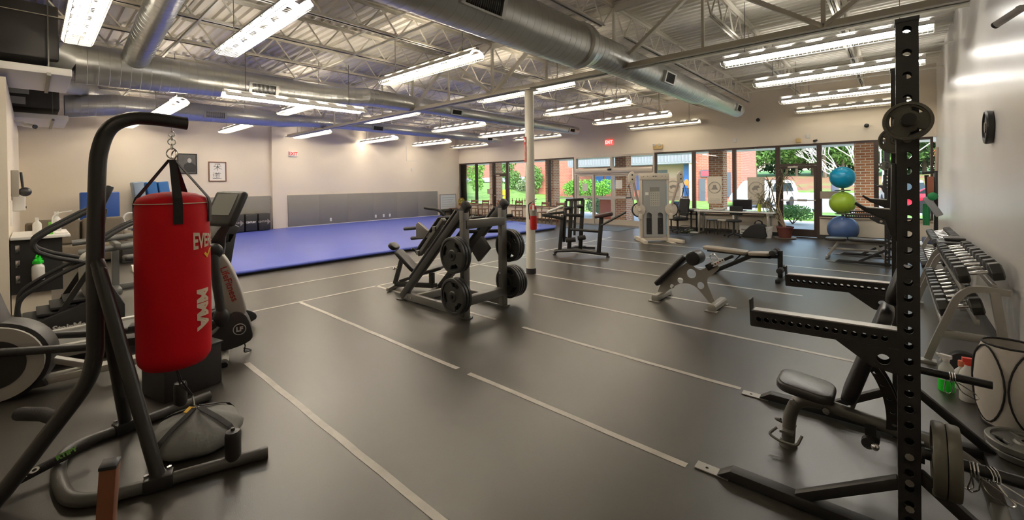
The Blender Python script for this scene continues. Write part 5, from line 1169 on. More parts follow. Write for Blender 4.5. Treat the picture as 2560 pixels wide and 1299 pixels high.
# ================================================================ weight plates
def plate_master(label, R, th, m='dark_iron', grip=True, spokes=3, hub='chrome', group=None, cat='weight plate'):
    t = thing('weight_plate', label, cat, (0, 0, 0), world=False, group=group)
    polys = [circ(0, 0, R*.985, 48), circ(0, 0, R*.115, 20)]
    if grip:
        for k in range(spokes):
            a = k*2*PI/spokes+.5; w = .52
            o = circ(0, 0, R*.80, 10, a-w, a+w, True)+circ(0, 0, R*.50, 8, a+w*.72, a-w*.72, True)
            polys.append(o)
    me = fill_mesh(polys, th*.22); b = B(); b.mesh(me); bpy.data.meshes.remove(me)
    # thick outer rim, hub, and lips round the grips
    b.lathe([(R*.86, -th/2), (R*.97, -th/2), (R, -th*.36), (R, th*.36), (R*.97, th/2), (R*.86, th/2), (R*.84, th*.2), (R*.84, -th*.2)], n=48, closed=True)
    b.lathe([(R*.115, -th/2), (R*.26, -th/2), (R*.32, -th*.2), (R*.32, th*.2), (R*.26, th/2), (R*.115, th/2)], n=32, closed=True)
    b.build('plate_body', m, t, smooth=40)
    if grip:
        for k in range(spokes):
            a = k*2*PI/spokes+.5; w = .52; b = B()
            o = circ(0, 0, R*.80, 10, a-w, a+w, True)+circ(0, 0, R*.50, 8, a+w*.72, a-w*.72, True)
            b.tube([(x, y, 0) for x, y in o], th*.30, 6, closed=True); b.build('grip_rim', m, t, smooth=60)
    b = B(); b.lathe([(R*.115, -th*.52), (R*.145, -th*.52), (R*.145, th*.52), (R*.115, th*.52)], n=20, closed=True); b.build('bushing', hub, t)
    return t
def rot_to(axis, spin=0):
    q = Vector((0, 0, 1)).rotation_difference(Vector(axis).normalized()); m = q.to_matrix() @ Euler((0, 0, spin)).to_matrix(); return m.to_euler()
PM = plate_master('x', .222, .038, 'dark_iron', hub='dark_iron')
PM_used = [False]
def put_plate(src, loc, axis, label, group, spin=0):
    if not src.get('_u'): src['_u'] = 1; src.location = loc; src.rotation_euler = rot_to(axis, spin); src['label'] = label; src['group'] = group; return src
    return dup(src, loc, 0, label, group, rot_to(axis, spin))

# ================================================================ plate-loaded press
t = thing('leg_press_machine', 'dark grey plate-loaded press with slanted rails, handles and four plate horns', 'strength machine', (-4.4, 3.92, 0))
G = mat('press_grey', (.17, .165, .15), .36, metal=.4)
for s, y in (('near', 3.58), ('far', 4.27)):
    b = B(); b.bar((-4.0, y, 0.01), (-4.0, y, 1.33), .075, .10, up=(0, 1, 0)); b.build('upright', G, t, bevel=.008)
    b = B(); b.bar((-5.36, y, .03), (-3.96, y, 1.375), .10, .075, up=(0, 1, 0)); rl = b.build('slanted_rail', 'dark_iron', t, bevel=.01)
    b = B(); b.cyl((-5.15, y, .33), (-4.12, y, 1.33), .034); b.build('guide_rod', 'black_metal', t)
    b = B(); b.bar((-5.30, y, .065), (-4.0, y, .065), .06, .10); b.build('base_rail', G, t, bevel=.006)
    for x in (-5.36, -3.99):
        b = B(); b.cyl((x, y, 0), (x, y, .014), .085, n=20); b.build('foot_plate', 'grey_frame', t)
    b = B(); b.bar((-3.99, y, 1.36), (-3.93, y, 1.42), .11, .085, up=(0, 1, 0)); b.build('rail_cap', 'black_plastic', t, bevel=.012)
    for z in (.30, .80):
        o = y-.05 if s == 'near' else y+.05; e = y-.235 if s == 'near' else y+.275
        b = B(); b.cyl((-4.0, o, z), (-4.0, e, z), .0245, n=16); b.cyl((-4.0, o, z), (-4.0, o+(-.02 if s == 'near' else .02), z), .05, n=16); b.build('plate_horn', 'black_metal', t)
    for x, z in ((-5.2, .065), (-5.1, .065)):
        b = B(); b.cyl((x, y-.035, z), (x, y-.045, z), .016, n=8); b.build('bolt', 'chrome', t)
    for z in (1.20, .98, .45):
        b = B(); b.cyl((-4.0, y-.05, z), (-4.0, y-.058, z), .012, n=8); b.build('bolt', 'chrome', t)
b = B(); b.bar((-4.0, 3.58, 1.155), (-4.0, 4.27, 1.155), .10, .11); b.build('upper_crossbar', G, t, bevel=.008)
b = B(); b.bar((-4.0, 3.58, .20), (-4.0, 4.27, .20), .10, .11); b.build('lower_crossbar', G, t, bevel=.008)
b = B(); b.bar((-5.05, 3.58, .06), (-5.05, 4.27, .06), .06, .10); b.build('floor_crossbar', 'silver_frame', t, bevel=.008)
# sled
sl = V(1.40, 0, 1.345).normalized(); nn = V(-1.345, 0, 1.40).normalized()
sc0 = V(-4.95, 3.925, .80)
b = B(); b.box((0, 0, 0), (.78, .46, .05), MX(V(-4.86, 3.925, .86)+nn*.11, sl, V(0, 1, 0), nn)); b.build('back_pad', 'vinyl', t, bevel=.05, seg=3)
b = B()
for y in (3.66, 4.19): b.bar(V(-5.0, y, .62)+nn*.06, V(-4.45, y, 1.15)+nn*.06, .05, .07, up=(0, 1, 0))
b.bar(V(-4.98, 3.6, .66)+nn*.06, V(-4.98, 4.25, .66)+nn*.06, .06, .06); b.bar(V(-4.6, 3.6, 1.02)+nn*.06, V(-4.6, 4.25, 1.02)+nn*.06, .06, .06); b.build('sled_frame', G, t, bevel=.006)
b = B(); b.prism([(0, 0), (.34, .04), (.34, .10), (.05, .24), (0, .20)], -.02, .02, MX(V(-5.18, 3.72, .88), V(1, 0, 0), V(0, 0, 1), V(0, -1, 0))); b.build('gusset_plate', G, t, bevel=.006)
for p, q in (((-5.13, 3.78, 1.035), (-5.60, 3.80, .985)), ((-5.02, 3.82, .905), (-5.48, 3.84, .845)), ((-4.5, 4.2, 1.17), (-4.10, 4.6, 1.20)), ((-4.55, 4.15, .98), (-4.15, 4.6, .98))):
    b = B(); b.cyl(p, q, .026, n=14); b.build('handle_grip', 'black_rubber', t); b = B(); d = (V(*q)-V(*p)).normalized(); b.cyl(V(*q), V(*q)+d*.012, .02, n=12); b.build('grip_cap', 'chrome', t)
b = B(); b.tube([(-4.78, 3.9, 1.02), (-4.78, 3.9, 1.22), (-4.86, 3.86, 1.30), (-5.10, 3.80, 1.32)], .02, 10, fl=.06); b.build('release_handle', 'black_rubber', t)
b = B(); b.box((-4.33, 4.18, .75), (.30, .06, .22), ry=-.76); b.build('stop_bracket', 'dark_iron', t, bevel=.01)
grp = 'plates on the press horns'
for lab, ys, z in (('upper horn nearest the camera', (3.475, 3.43, 3.385), .80), ('lower horn nearest the camera', (3.475, 3.43, 3.385), .30), ('upper horn on the far side', (4.375, 4.42, 4.465), .80), ('lower horn on the far side', (4.375, 4.42, 4.465, 4.51), .30)):
    nm = ['innermost', 'middle', 'outermost'] if len(ys) == 3 else ['innermost', 'second', 'third', 'outermost']
    for i, y in enumerate(ys): put_plate(PM, (-4.0, y, z), (0, 1, 0), 'black weight plate on the press, %s, %s' % (lab, nm[i]), grp, .3+i*.02+(z > .5)*.5)

# ================================================================ adjustable bench builder
def pad(b, p0, p1, w, th, up=(0, 0, 1), taper=1.0):
    p0, p1 = V(*p0), V(*p1); z = (p1-p0).normalized(); x = V(*up).cross(z).normalized(); y = z.cross(x); L = (p1-p0).length
    n = [(-w/2, 0), (-w/2, L), (w/2, L), (w/2, 0)]
    r = min(w*.28, .09)
    out = []
    for cx, cz, a0, ww in ((w/2-r, r, -PI/2, w), (w/2*taper-r, L-r, 0, w), (-w/2*taper+r, L-r, PI/2, w), (-w/2+r, r, PI, w)):
        out += [(cx+r*math.cos(a0+PI/2*k/5), cz+r*math.sin(a0+PI/2*k/5)) for k in range(6)]
    b.prism(out, -th/2, th/2, MX(p0, x, z, -y if False else x.cross(z)))
    return b
t = thing('incline_bench', 'black padded adjustable bench with pad raised, left of the plate-loaded press', 'weight bench', (-5.8, 4.05, 0))
b = B(); pad(b, (-5.62, 4.02, .30), (-5.90, 3.86, .62), .26, .06, (1, .6, 0)); b.build('back_pad', 'vinyl', t, bevel=.02, seg=3)
b = B(); pad(b, (-5.91, 3.855, .635), (-6.00, 3.81, .73), .24, .07, (1, .6, 0)); b.build('head_pad', 'vinyl', t, bevel=.02, seg=3)
b = B(); pad(b, (-5.58, 4.06, .27), (-5.28, 4.26, .37), .28, .06); b.build('seat_pad', 'vinyl', t, bevel=.02, seg=3)
b = B(); b.bar((-5.98, 3.86, .08), (-5.35, 4.20, .08), .06, .08); b.bar((-5.98, 3.86, .08), (-5.86, 3.92, .50), .06, .06); b.bar((-5.42, 4.16, .08), (-5.42, 4.16, .28), .06, .08); b.bar((-5.9, 3.9, .12), (-5.55, 4.09, .26), .05, .05); b.build('frame', 'dark_iron', t, bevel=.006)
b = B(); b.bar((-6.10, 4.03, .035), (-5.88, 3.66, .035), .05, .05); b.build('cross_foot', 'silver_frame', t, bevel=.008)
b = B(); b.bar((-5.45, 4.36, .035), (-5.25, 4.0, .035), .05, .05); b.build('cross_foot', 'silver_frame', t, bevel=.008)
b = B(); b.cyl((-5.91, 3.89, .33), (-5.94, 3.83, .33), .014); b.sph((-5.945, 3.82, .33), .022, 12, 8); b.build('adjust_knob', 'chrome', t)
b = B(); b.cyl((-5.54, 3.88, .68), (-5.50, 3.98, .60), .018); b.build('transport_grip', 'black_rubber', t)

# ================================================================ back extension bench with pierced side plate
t = thing('back_extension_bench', 'silver bench with big round holes in its side plate and black slanted pad', 'exercise bench', (-2.15, 5.97, 0))
o = [(-2.55, .06), (-2.50, .20), (-2.40, .30), (-2.12, .56), (-2.04, .50), (-1.97, .47), (-1.90, .50), (-1.80, .58), (-1.72, .53), (-1.80, .43), (-1.86, .38), (-1.87, .30), (-1.84, .22), (-1.77, .08), (-1.70, .05), (-1.83, .05), (-1.88, .09), (-1.98, .20), (-2.06, .25), (-2.16, .26), (-2.26, .23), (-2.38, .14), (-2.44, .08), (-2.48, .05)]
polys = [smooth_poly(o, 3), circ(-2.075, .405, .062, 24), circ(-2.225, .292, .040, 20), circ(-2.342, .192, .030, 18), circ(-1.955, .262, .046, 20)]
me = fill_mesh(polys, .006)
Mp = Matrix(((1, 0, 0, 0), (0, 0, -1, 5.97), (0, 1, 0, 0), (0, 0, 0, 1)))
b = B(); b.mesh(me, Mp); b.build('side_plate', 'silver_frame', t, smooth=20); bpy.data.meshes.remove(me)
for x0, x1 in ((-2.55, -2.45), (-1.80, -1.70)):
    b = B(); b.prism([(0, 0), (.06, .0), (.085, .022), (.085, .06), (.03, .08), (0, .08)] if False else [(-.05, .012), (.05, .012), (.05, .06), (.03, .085), (-.03, .085), (-.05, .06)], -.26, .22, MX(V((x0+x1)/2, 5.97, 0), V(1, 0, 0), V(0, 0, 1), V(0, -1, 0))); b.build('cross_foot', 'silver_frame', t, bevel=.005)
    for y in (5.73, 6.18): b = B(); b.box(((x0+x1)/2, y, .006), (.15, .07, .012)); b.build('foot_flange', 'silver_frame', t, smooth=0)
b = B(); b.bar((-2.545, 5.97, .20), (-2.135, 5.97, .645), .075, .24, up=(0, 1, 0)); b.build('slanted_pad', 'vinyl', t, bevel=.03, seg=4)
b = B(); b.cyl((-2.02, 5.84, .63), (-2.02, 6.10, .63), .095, n=24); b.build('roll_pad', 'vinyl', t, bevel=.02, seg=3)
b = B(); b.box((-1.83, 5.97, .535), (.10, .07, .08), ry=-.6); b.bar((-1.84, 5.97, .54), (-1.55, 5.97, .70), .05, .04); b.build('adjust_arm', 'black_metal', t, bevel=.008)
b = B(); b.box((-1.72, 5.925, .60), (.17, .012, .05), ry=-.52); b.build('number_strip', 'white_plastic', t, bevel=.004)
for i in range(5): b = B(); b.cyl((-1.784+.034*i*.87, 5.918, .562+.0195*i), (-1.784+.034*i*.87, 5.915, .562+.0195*i), .010, n=10); b.build('position_hole', 'sign_red' if i == 2 else 'ink', t)
b = B(); b.tube([(-1.79, 5.95, .60), (-1.83, 5.95, .67), (-1.81, 5.95, .70), (-1.77, 5.95, .70), (-1.72, 5.95, .63)], .008, 8, fl=.015); b.build('pull_handle', 'chrome', t)

# ================================================================ decline bench behind it
t = thing('decline_bench', 'flat-padded decline bench with black frame, between the silver bench and the far rack', 'weight bench', (-1.95, 8.2, 0))
b = B(); pad(b, (-2.62, 8.2, .45), (-1.90, 8.2, .415), .28, .055); b.build('long_pad', mat('vinyl_tan', (.26, .22, .17), .4, bump=.3, bscale=60), t, bevel=.015, seg=3)
b = B(); pad(b, (-1.88, 8.2, .41), (-1.55, 8.2, .43), .28, .055); b.build('seat_pad', 'vinyl_tan', t, bevel=.015, seg=3)
b = B(); b.bar((-2.45, 8.2, .03), (-1.86, 8.2, .36), .05, .07); b.bar((-2.56, 8.2, .40), (-1.55, 8.2, .375), .06, .045); b.bar((-1.86, 8.2, .36), (-1.44, 8.2, .40), .06, .06); b.build('main_tube', 'black_metal', t, bevel=.005)
b = B(); b.bar((-1.42, 8.2, .02), (-1.42, 8.2, .50), .06, .07); b.build('end_post', 'black_metal', t, bevel=.006)
for x in (-2.46, -1.42): b = B(); b.bar((x, 7.95, .03), (x, 8.45, .03), .06, .06); b.build('cross_foot', 'black_metal', t, bevel=.006)
for z, x in ((.47, -1.50), (.19, -1.40)):
    for s in (-1, 1): b = B(); b.cyl((x, 8.2+s*.05, z), (x, 8.2+s*.20, z), .048, n=18); b.build('foam_roller', 'foam_black', t, bevel=.01)
b = B(); b.bar((-2.15, 8.2, .21), (-2.0, 8.2, .38), .02, .02); b.build('support_strut', 'black_metal', t, smooth=0)

# ================================================================ standing calf / leg machine
ang = math.atan2(8.44-7.98, -4.77+5.82)
t = thing('leg_curl_machine', 'black standing leg machine with rollers, seat pad and twin handles, before the sliding doors', 'strength machine', (-5.80, 7.99, 0), ang, world=False)
K = 'black_powder'
b = B(); b.tube([(-.03, 0, .05), (.0, 0, .10), (.45, 0, .13), (1.08, 0, .07), (1.15, 0, .07)], .042, 8, fl=.05); b.build('base_tube', K, t)
b = B(); b.tube([(.15, 0, .10), (.35, .55, .12), (.5, 1.05, .05)], .03, 8); b.bar((.25, 1.05, .035), (.75, 1.05, .035), .05, .05); b.build('rear_leg', K, t)
for x in (-.04, 1.16): b = B(); b.cyl((x, 0, 0), (x, 0, .02), .04); b.cyl((x, 0, .02), (x, 0, .09), .014); b.build('level_foot', 'black_rubber', t)
b = B(); b.bar((.08, .0, .10), (.16, 0, .92), .065, .075); b.build('front_post', K, t, bevel=.005)
for x, y in ((.30, .10), (.55, .14)):
    b = B(); b.bar((x-.02, y, .14), (x+.05, y, 1.26), .07, .085); b.build('tower_post', K, t, bevel=.005)
b = B(); b.bar((.17, .05, .30), (.23, .05, 1.24), .04, .06); b.bar((.40, .12, .45), (.44, .12, 1.24), .04, .05); b.bar((.22, .08, 1.26), (.62, .14, 1.27), .07, .06); b.bar((.18, .06, .92), (.62, .13, .90), .07, .07); b.bar((.2, .06, .40), (.34, .1, .34), .05, .05); b.build('tower_frame', K, t, bevel=.004)
b = B(); b.bar((-.27, -.18, .93), (.17, 0, .84), .09, .07); b.bar((-.27, -.18, .93), (.12, .25, .97), .06, .05); b.build('side_arm', K, t, bevel=.004)
b = B(); b.cyl((-.18, -.08, .99), (.10, .22, 1.10), .03, n=12); b.build('arm_grip', 'white_plastic', t)
b = B(); b.cyl((.34, -.04, .60), (.98, .02, .56), .030); b.build('link_tube', K, t)
for p, q in (((.24, -.10, .36), (.46, -.06, .38)), ((.50, .0, .40), (.66, .06, .42))): b = B(); b.cyl(p, q, .052, n=18); b.build('roller_pad', 'foam_black', t, bevel=.01)
for p in ((.27, .0, 1.08), (.55, .02, 1.12)): b = B(); b.sph(p, .075, 14, 8, (1.1, .8, .6)); b.build('shoulder_pad', 'vinyl', t)
b = B(); b.bar((.96, 0, .10), (1.03, 0, .88), .075, .09); b.build('seat_post', K, t, bevel=.005)
b = B(); b.box((1.08, 0, .93), (.40, .24, .09), ry=-.18); b.build('seat_pad', mat('vinyl_brown', (.06, .03, .03), .4), t, bevel=.03, seg=3)
for s in (-.10, .10): b = B(); b.tube([(1.02, s*.4, .70), (1.2, s, .80), (1.55, s, 1.0)], .021, 8, fl=.1); b.build('handle_bar', K, t)

# ================================================================ cable machine
CM = thing('cable_machine', 'cream and grey dual cable machine with two angled pulley arms, before the desks', 'cable machine', (-5.0, 11.50, 0), math.radians(41.76), world=False)
cr = mat('cream_paint', (.62, .56, .47), .4); gp = mat('shroud_grey', (.36, .36, .35), .42, metal=.2)
b = B(); b.bb((-.40, -.07, .0), (-.33, .07, 1.72)); b.bb((.33, -.07, 0), (.40, .07, 1.72)); b.build('side_post', cr, CM, bevel=.01)
b = B(); b.bb((-.40, -.09, 1.70), (.40, .09, 1.88)); b.build('top_beam', cr, CM, bevel=.015)
for x in (-.30, -.20, .0, .2, .3): b = B(); b.cyl((x, -.09, 1.80), (x, -.096, 1.80), .012, n=8); b.build('bolt', 'chrome', CM)
b = B(); b.add([(-.08, -.092, 1.80), (-.01, -.092, 1.78), (-.01, -.092, 1.82)], [(0, 1, 2)]); b.add([(.08, -.092, 1.80), (.01, -.092, 1.78), (.01, -.092, 1.82)], [(0, 2, 1)]); b.build('arrow_logo', 'ink', CM, smooth=0)
polys = [[(-.32, .12), (.32, .12), (.32, 1.70), (-.32, 1.70)]]
for cx in (-.155, .155): polys.append([(cx+.075*math.cos(a), .72+.075*math.sin(a)) for a in [PI*i/10 for i in range(11)]]+[(cx-.075, .20), (cx+.075, .20)])
me = fill_mesh(polys, .006); b = B(); b.mesh(me, Matrix(((1, 0, 0, 0), (0, 0, -1, -.06), (0, 1, 0, 0), (0, 0, 0, 1)))); bpy.data.meshes.remove(me); b.build('front_shroud', gp, CM, smooth=0)
b = B(); b.bb((-.32, .05, .12), (.32, .06, 1.70)); b.build('rear_shroud', gp, CM, smooth=0)
for cx in (-.155, .155):
    for i in range(16): b = B(); b.bb((cx-.072, -.04, .19+.028*i), (cx+.072, .04, .214+.028*i)); b.build('stack_plate', 'off_black', CM, smooth=0)
    b = B(); b.cyl((cx, -.045, .46), (cx, -.08, .46), .012, n=8); b.build('selector_pin', 'chrome', CM)
b = B(); b.bb((-.13, -.072, .98), (.13, -.068, 1.50)); b.build('exercise_placard', mat('placard', (.50, .49, .43), .6), CM, smooth=0)
b = B(); b.bb((-.13, -.075, 1.38), (.13, -.072, 1.50))
b.build('placard_header', mat('placard_dark', (.22, .22, .20), .6), CM, smooth=0)
b = B()
for i in range(6): b.bb((-.125, -.0745, 1.36-.063*i), (.125, -.072, 1.365-.063*i))
for i in range(6):
    for j in range(4): b.bb((-.11+.06*j, -.0745, 1.315-.063*i), (-.075+.06*j, -.072, 1.335-.063*i))
b.build('placard_drawing', 'placard_dark', CM, smooth=0)
b = B(); b.bb((-.26, -.075, 1.28), (-.17, -.068, 1.36)); b.build('card_pocket', 'paper', CM, smooth=0)
b = B(); b.bb((.30, -.075, .2), (.33, -.05, 1.6)); b.build('blue_trim', mat('steel_blue', (.25, .38, .46), .3), CM, smooth=0)
for s in (-1, 1):
    b = B(); b.bb((s*.30, -.5, 0), (s*.42, .35, .012)); b.bar((s*.37, -.1, .06), (s*.60 if s > 0 else s*.42, -.62 if s < 0 else -.55, .05), .09, .09); b.bar((s*.37, -.02, .06), (s*.37, .5, .05), .09, .09); b.build('floor_leg', cr, CM, bevel=.008)
    b = B(); b.cyl((s*.44, -.12, .88), (s*.44, -.06, .88), .17, n=28); b.build('pivot_disc', cr, CM, bevel=.01)
    b = B(); b.tube([(s*.44+s*.19*math.cos(a), -.09, .88+.19*math.sin(a)) for a in [PI*(-.45+.9*i/10) for i in range(11)]], .02, 6); b.build('index_arc', 'off_black', CM)
    b = B(); b.cyl((s*.44, -.13, .88), (s*.44, -.16, .88), .05, n=16); b.box((s*.42, -.12, .70), (.09, .08, .14)); b.build('pivot_hub', cr, CM, bevel=.008)
    b = B(); b.cyl((s*.45, -.12, 1.0), (s*.62, -.20, 1.66), .032, n=14); b.build('pulley_arm', mat('arm_tan', (.42, .34, .30), .4), CM)
    b = B(); b.prism(smooth_poly([(-.07, -.16), (.07, -.14), (.06, .12), (-.02, .15), (-.09, .05)], 3), -.035, .035, MX(V(s*.66, -.20, 1.78), V(1, 0, 0), V(0, 0, 1), V(0, -1, 0))); b.build('pulley_head', cr, CM, bevel=.01)
    for z in (1.72, 1.84): b = B(); b.cyl((s*.66, -.24, z), (s*.66, -.25, z), .02, n=12); b.build('pulley_bolt', 'black_metal', CM)
    b = B(); b.tube([(s*.70, -.22, 1.72), (s*.74, -.25, 1.55), (s*.70, -.25, 1.3), (s*.56, -.18, .95)], .006, 6); b.build('cable', 'black_rubber', CM)
    b = B(); b.tube([(s*.76, -.24, 1.56), (s*.70, -.24, 1.22), (s*.84, -.24, 1.22), (s*.76, -.24, 1.56)], .006, 6); b.cyl((s*.70, -.24, 1.22), (s*.84, -.24, 1.22), .016, n=10); b.build('stirrup_handle', 'black_rubber', CM)
b = B(); b.bb((-.36, -.05, .02), (.36, .05, .12)); b.build('base_beam', cr, CM, bevel=.008)
# ================================================================ power rack
rb = 'black_powder'
def rack(label, loc, rz=0, group='black half racks along the right wall'):
    # local: near upright at (0,0), far upright at (0,1.12); feet reach to -x
    t = thing('half_rack', label, 'squat rack', loc, rz, world=False, group=group)
    Hh, W, D = 2.36, .075, 1.12
    hs = [.06+.0505*0+.115*i for i in range(20)]
    for y in (0, D):
        b = B(); zh = [z for z in [.09+.07*i for i in range(27)]+[2.02+.1*i for i in range(4)] if z < Hh-.03]
        # four walls of the upright tube: front/back faces (normal y) pierced, side faces (normal x) pierced
        for yy, tt in ((-W/2, .004), (W/2-.004, .004)): b.strip(Hh, W, tt, zh, MX(V(0, y+yy, 0), V(0, 0, 1), V(1, 0, 0), V(0, 1, 0)), r=.0165)
        for xx in (-W/2, W/2-.004): b.strip(Hh, W-.008, .004, zh, MX(V(xx, y, 0), V(0, 0, 1), V(0, 1, 0), V(1, 0, 0)) if False else MX(V(xx, y, 0), V(0, 0, 1), V(0, -1, 0), V(1, 0, 0)), r=.0165)
        b.build('upright', rb, t, smooth=0)
        b = B(); b.bb((-W/2-.002, y-W/2-.002, 1.90-.07), (W/2+.002, y+W/2+.002, 1.90+.10)) if False else b.bb((-W/2-.003, y-W/2-.003, Hh-.005), (W/2+.003, y+W/2+.003, Hh+.012)); b.build('post_cap', 'black_plastic', t, smooth=0)
        # foot: angled channel with pierced tongue plate
        b = B(); b.prism([(-.80, .012), (-.73, .062), (.42, .062), (.42, .012)], -.036, .036, MX(V(0, y, 0), V(1, 0, 0), V(0, 0, 1), V(0, -1, 0))); b.build('foot_beam', rb, t, bevel=.003)
        me = fill_mesh([[(-.92, -.036), (-.74, -.036), (-.74, .036), (-.92, .036)], circ(-.86, 0, .009, 12)], .003); b = B(); b.mesh(me, TR(0, y, .006)); bpy.data.meshes.remove(me); b.build('anchor_plate', 'silver_frame', t, smooth=0)
        b = B(); b.bar((-.42, y, .05), (-.03, y, .30), .045, .045); b.bar((.40, y, .05), (.03, y, .36), .045, .045); b.build('brace', rb, t, bevel=.003)
        for z in (.215, .445, .33): b = B(); b.cyl((0, y-W/2-.012, z), (0, y-W/2, z), .016, n=8); b.build('bolt', 'chrome', t)
        # safety arm
        tipx = -.60
        b = B(); n = 15; L = .60
        zt, zb = .985, .905
        M1 = MX(V(-.02, y-.034, .945), V(-1, 0, -.022).normalized(), V(-.022, 0, 1).normalized() if False else V(.022, 0, -1).normalized(), V(0, 1, 0))
        b.strip(L, .078, .005, [.06+.036*i for i in range(n)], M1, r=.0125)
        M2 = MX(V(-.02, y+.034, .945), V(-1, 0, -.022).normalized(), V(.022, 0, -1).normalized(), V(0, 1, 0)); b.strip(L, .078, .005, [.06+.036*i for i in range(n)], M2, r=.0125)
        b.bar((-.02, y, .983), (-.62, y, .969), .07, .005); b.bar((-.02, y, .907), (-.62, y, .893), .07, .005)
        me = fill_mesh([[(.0, 0), (-.235, 0), (-.10, -.095), (.0, -.115)], circ(-.055, -.055, .024, 18)], .003); b.mesh(me, MX(V(-.03, y-.036, .905), V(1, 0, 0), V(0, 0, 1), V(0, -1, 0))); b.mesh(me, MX(V(-.03, y+.036, .905), V(1, 0, 0), V(0, 0, 1), V(0, -1, 0))); bpy.data.meshes.remove(me)
        b.build('safety_arm', rb, t, smooth=0)
        b = B(); b.bar((-.02, y, .988), (-.61, y, .975), .064, .006); b.build('arm_liner', 'silver_frame', t, smooth=0)
        b = B(); b.bar((-.62, y, .895), (-.625, y, 1.03), .07, .006); b.build('arm_lip', rb, t, smooth=0)
        # bar hook
        b = B()
        b.prism([(-.0375, .12+.1), (-.0375, -.13), (-.06, -.10), (-.075, -.035), (-.145, .0), (-.185, .035), (-.18, .045), (-.14, .018), (-.058, .012), (-.052, .22)], -.032, .032, MX(V(0, y, 1.515), V(1, 0, 0), V(0, 0, 1), V(0, -1, 0))); b.build('bar_hook', rb, t, bevel=.002)
        b = B(); b.bar((-.142, y, 1.536), (-.06, y, 1.530), .058, .003); b.bar((-.0535, y, 1.53), (-.0535, y, 1.73), .058, .003, up=(1, 0, 0)); b.build('hook_liner', 'white_plastic', t, smooth=0)
        # rear plate horn
        b = B(); b.cyl((W/2, y, .46), (.40, y, .452), .0235, n=16); b.cyl((W/2, y, .46), (W/2+.012, y, .46), .045, n=16); b.build('plate_horn', 'black_metal', t)
        # front top peg
        b = B(); b.cyl((0, y-W/2, 1.91), (0, y-W/2-.13, 1.915), .0245, n=16); b.cyl((0, y-W/2, 1.91), (0, y-W/2-.012, 1.91), .04, n=16); b.build('front_peg', 'black_metal', t)
    b = B(); b.bb((.36, -.0, .012), (.42, D, .062)); b.bar((.0, 0, Hh-.045), (0, D, Hh-.045), .05, .06) if False else None
    b.build('rear_crossbeam', rb, t, bevel=.003)
    return t
RK = rack('tall black half rack nearest the camera, holding small plates and two thick bumper plates', (.04, 2.60, 0), .02)
RK2 = dup(RK, (-.12, 10.75, 0), 0, 'far black half rack beside the exercise balls, with a flat bench inside')
SP = plate_master('x', .083, .024, 'olive_iron', hub='olive_iron', group='small plates on rack pegs')
for loc, lab in (((.04, 2.51, 1.913), 'small cast iron grip plate on the near upright of the near rack'), ((.0, 3.60, 1.905), 'small cast iron grip plate on the far upright of the near rack'), ((-.14, 10.66, 1.90), 'small plate on the near upright of the far rack'), ((-.14, 11.78, 1.90), 'small plate on the far upright of the far rack')):
    put_plate(SP, loc, (0, 1, 0), lab, 'small plates on rack pegs', .6)
BP = plate_master('x', .150, .042, mat('bumper_olive', (.10, .092, .07), .42, noise=.2, nscale=12), False, hub='chrome', group='thick bumper plates low on the near rack')
for i, x in enumerate((.133, .178)): put_plate(BP, (x, 2.60, .455), (1, 0, 0), 'thick olive-black bumper plate low on the near rack, '+['against the upright', 'outer one of the two'][i], 'thick bumper plates low on the near rack')
# spring collars
def collar(label, loc, rz, rx=0):
    t = thing('spring_collar', label, 'barbell collar', loc, rz, world=False, group='chrome spring collars on the rack horns')
    b = B()
    pts = [(-.012+.0016*i*.75, .029*math.cos(i*.7), .029*math.sin(i*.7)) for i in range(28)]
    b.tube(pts, .0032, 6); b.build('coil', 'chrome', t)
    b = B(); b.tube([(-.012, .029, 0), (-.02, .06, -.03), (-.03, .085, -.12), (-.01, .095, -.14), (.01, .085, -.12), (0, .05, -.03)], .0032, 6, fl=.02); b.build('grip_wire', 'chrome', t)
    b = B(); b.tube([(.02, .0, -.029), (.04, -.02, -.07), (.10, -.02, -.10), (.12, -.01, -.09), (.10, 0, -.07), (.03, .01, -.03)], .0032, 6, fl=.02); b.build('grip_wire', 'chrome', t)
    return t
cl = collar('chrome spring collar on the near rack horn, next to the bumper plates', (.235, 2.60, .452), 0)
dup(cl, (.285, 2.60, .451), 0.4, 'chrome spring collar on the near rack horn, second out from the bumper plates')
dup(cl, (.25, 3.72, .452), 0, 'chrome spring collar on the empty far horn of the near rack')

# ================================================================ adjustable bench inside the near rack
t = thing('adjustable_bench', 'black adjustable bench with raised back inside the near rack', 'weight bench', (-.1, 3.15, 0)); yb = 3.15
mat('bench_grey', (.15, .145, .13), .4, metal=.35)
mat('vinyl_grey', (.035, .033, .032), .28, bump=.2, bscale=120)
b = B(); pad(b, (-.27, yb, .385), (-.56, yb, .415), .28, .055); b.build('seat_pad', 'vinyl_grey', t, bevel=.018, seg=3)
b = B(); pad(b, (-.215, yb, .39), (-.03, yb, .96), .28, .065, (-1, 0, .3)); b.build('back_pad', 'vinyl', t, bevel=.02, seg=3)
b = B(); pad(b, (-.02, yb, .985), (.045, yb, 1.19), .27, .065, (-1, 0, .3)); b.build('head_pad', 'vinyl', t, bevel=.022, seg=3)
b = B(); b.tube([(-.51, yb, .04), (-.50, yb, .20), (-.46, yb, .30), (-.36, yb, .325), (.10, yb, .275), (.24, yb, .25), (.34, yb, .16), (.375, yb, .03)], .036, 14, fl=.06); b.build('main_tube', 'bench_grey', t)
b = B(); b.cyl((-.51, yb, 0), (-.51, yb, .035), .05, .045, n=20); b.build('front_foot', 'bench_grey', t)
b = B(); b.bar((.37, yb-.24, .04), (.37, yb+.24, .04), .06, .07); b.build('rear_foot', 'bench_grey', t, bevel=.01)
b = B(); 
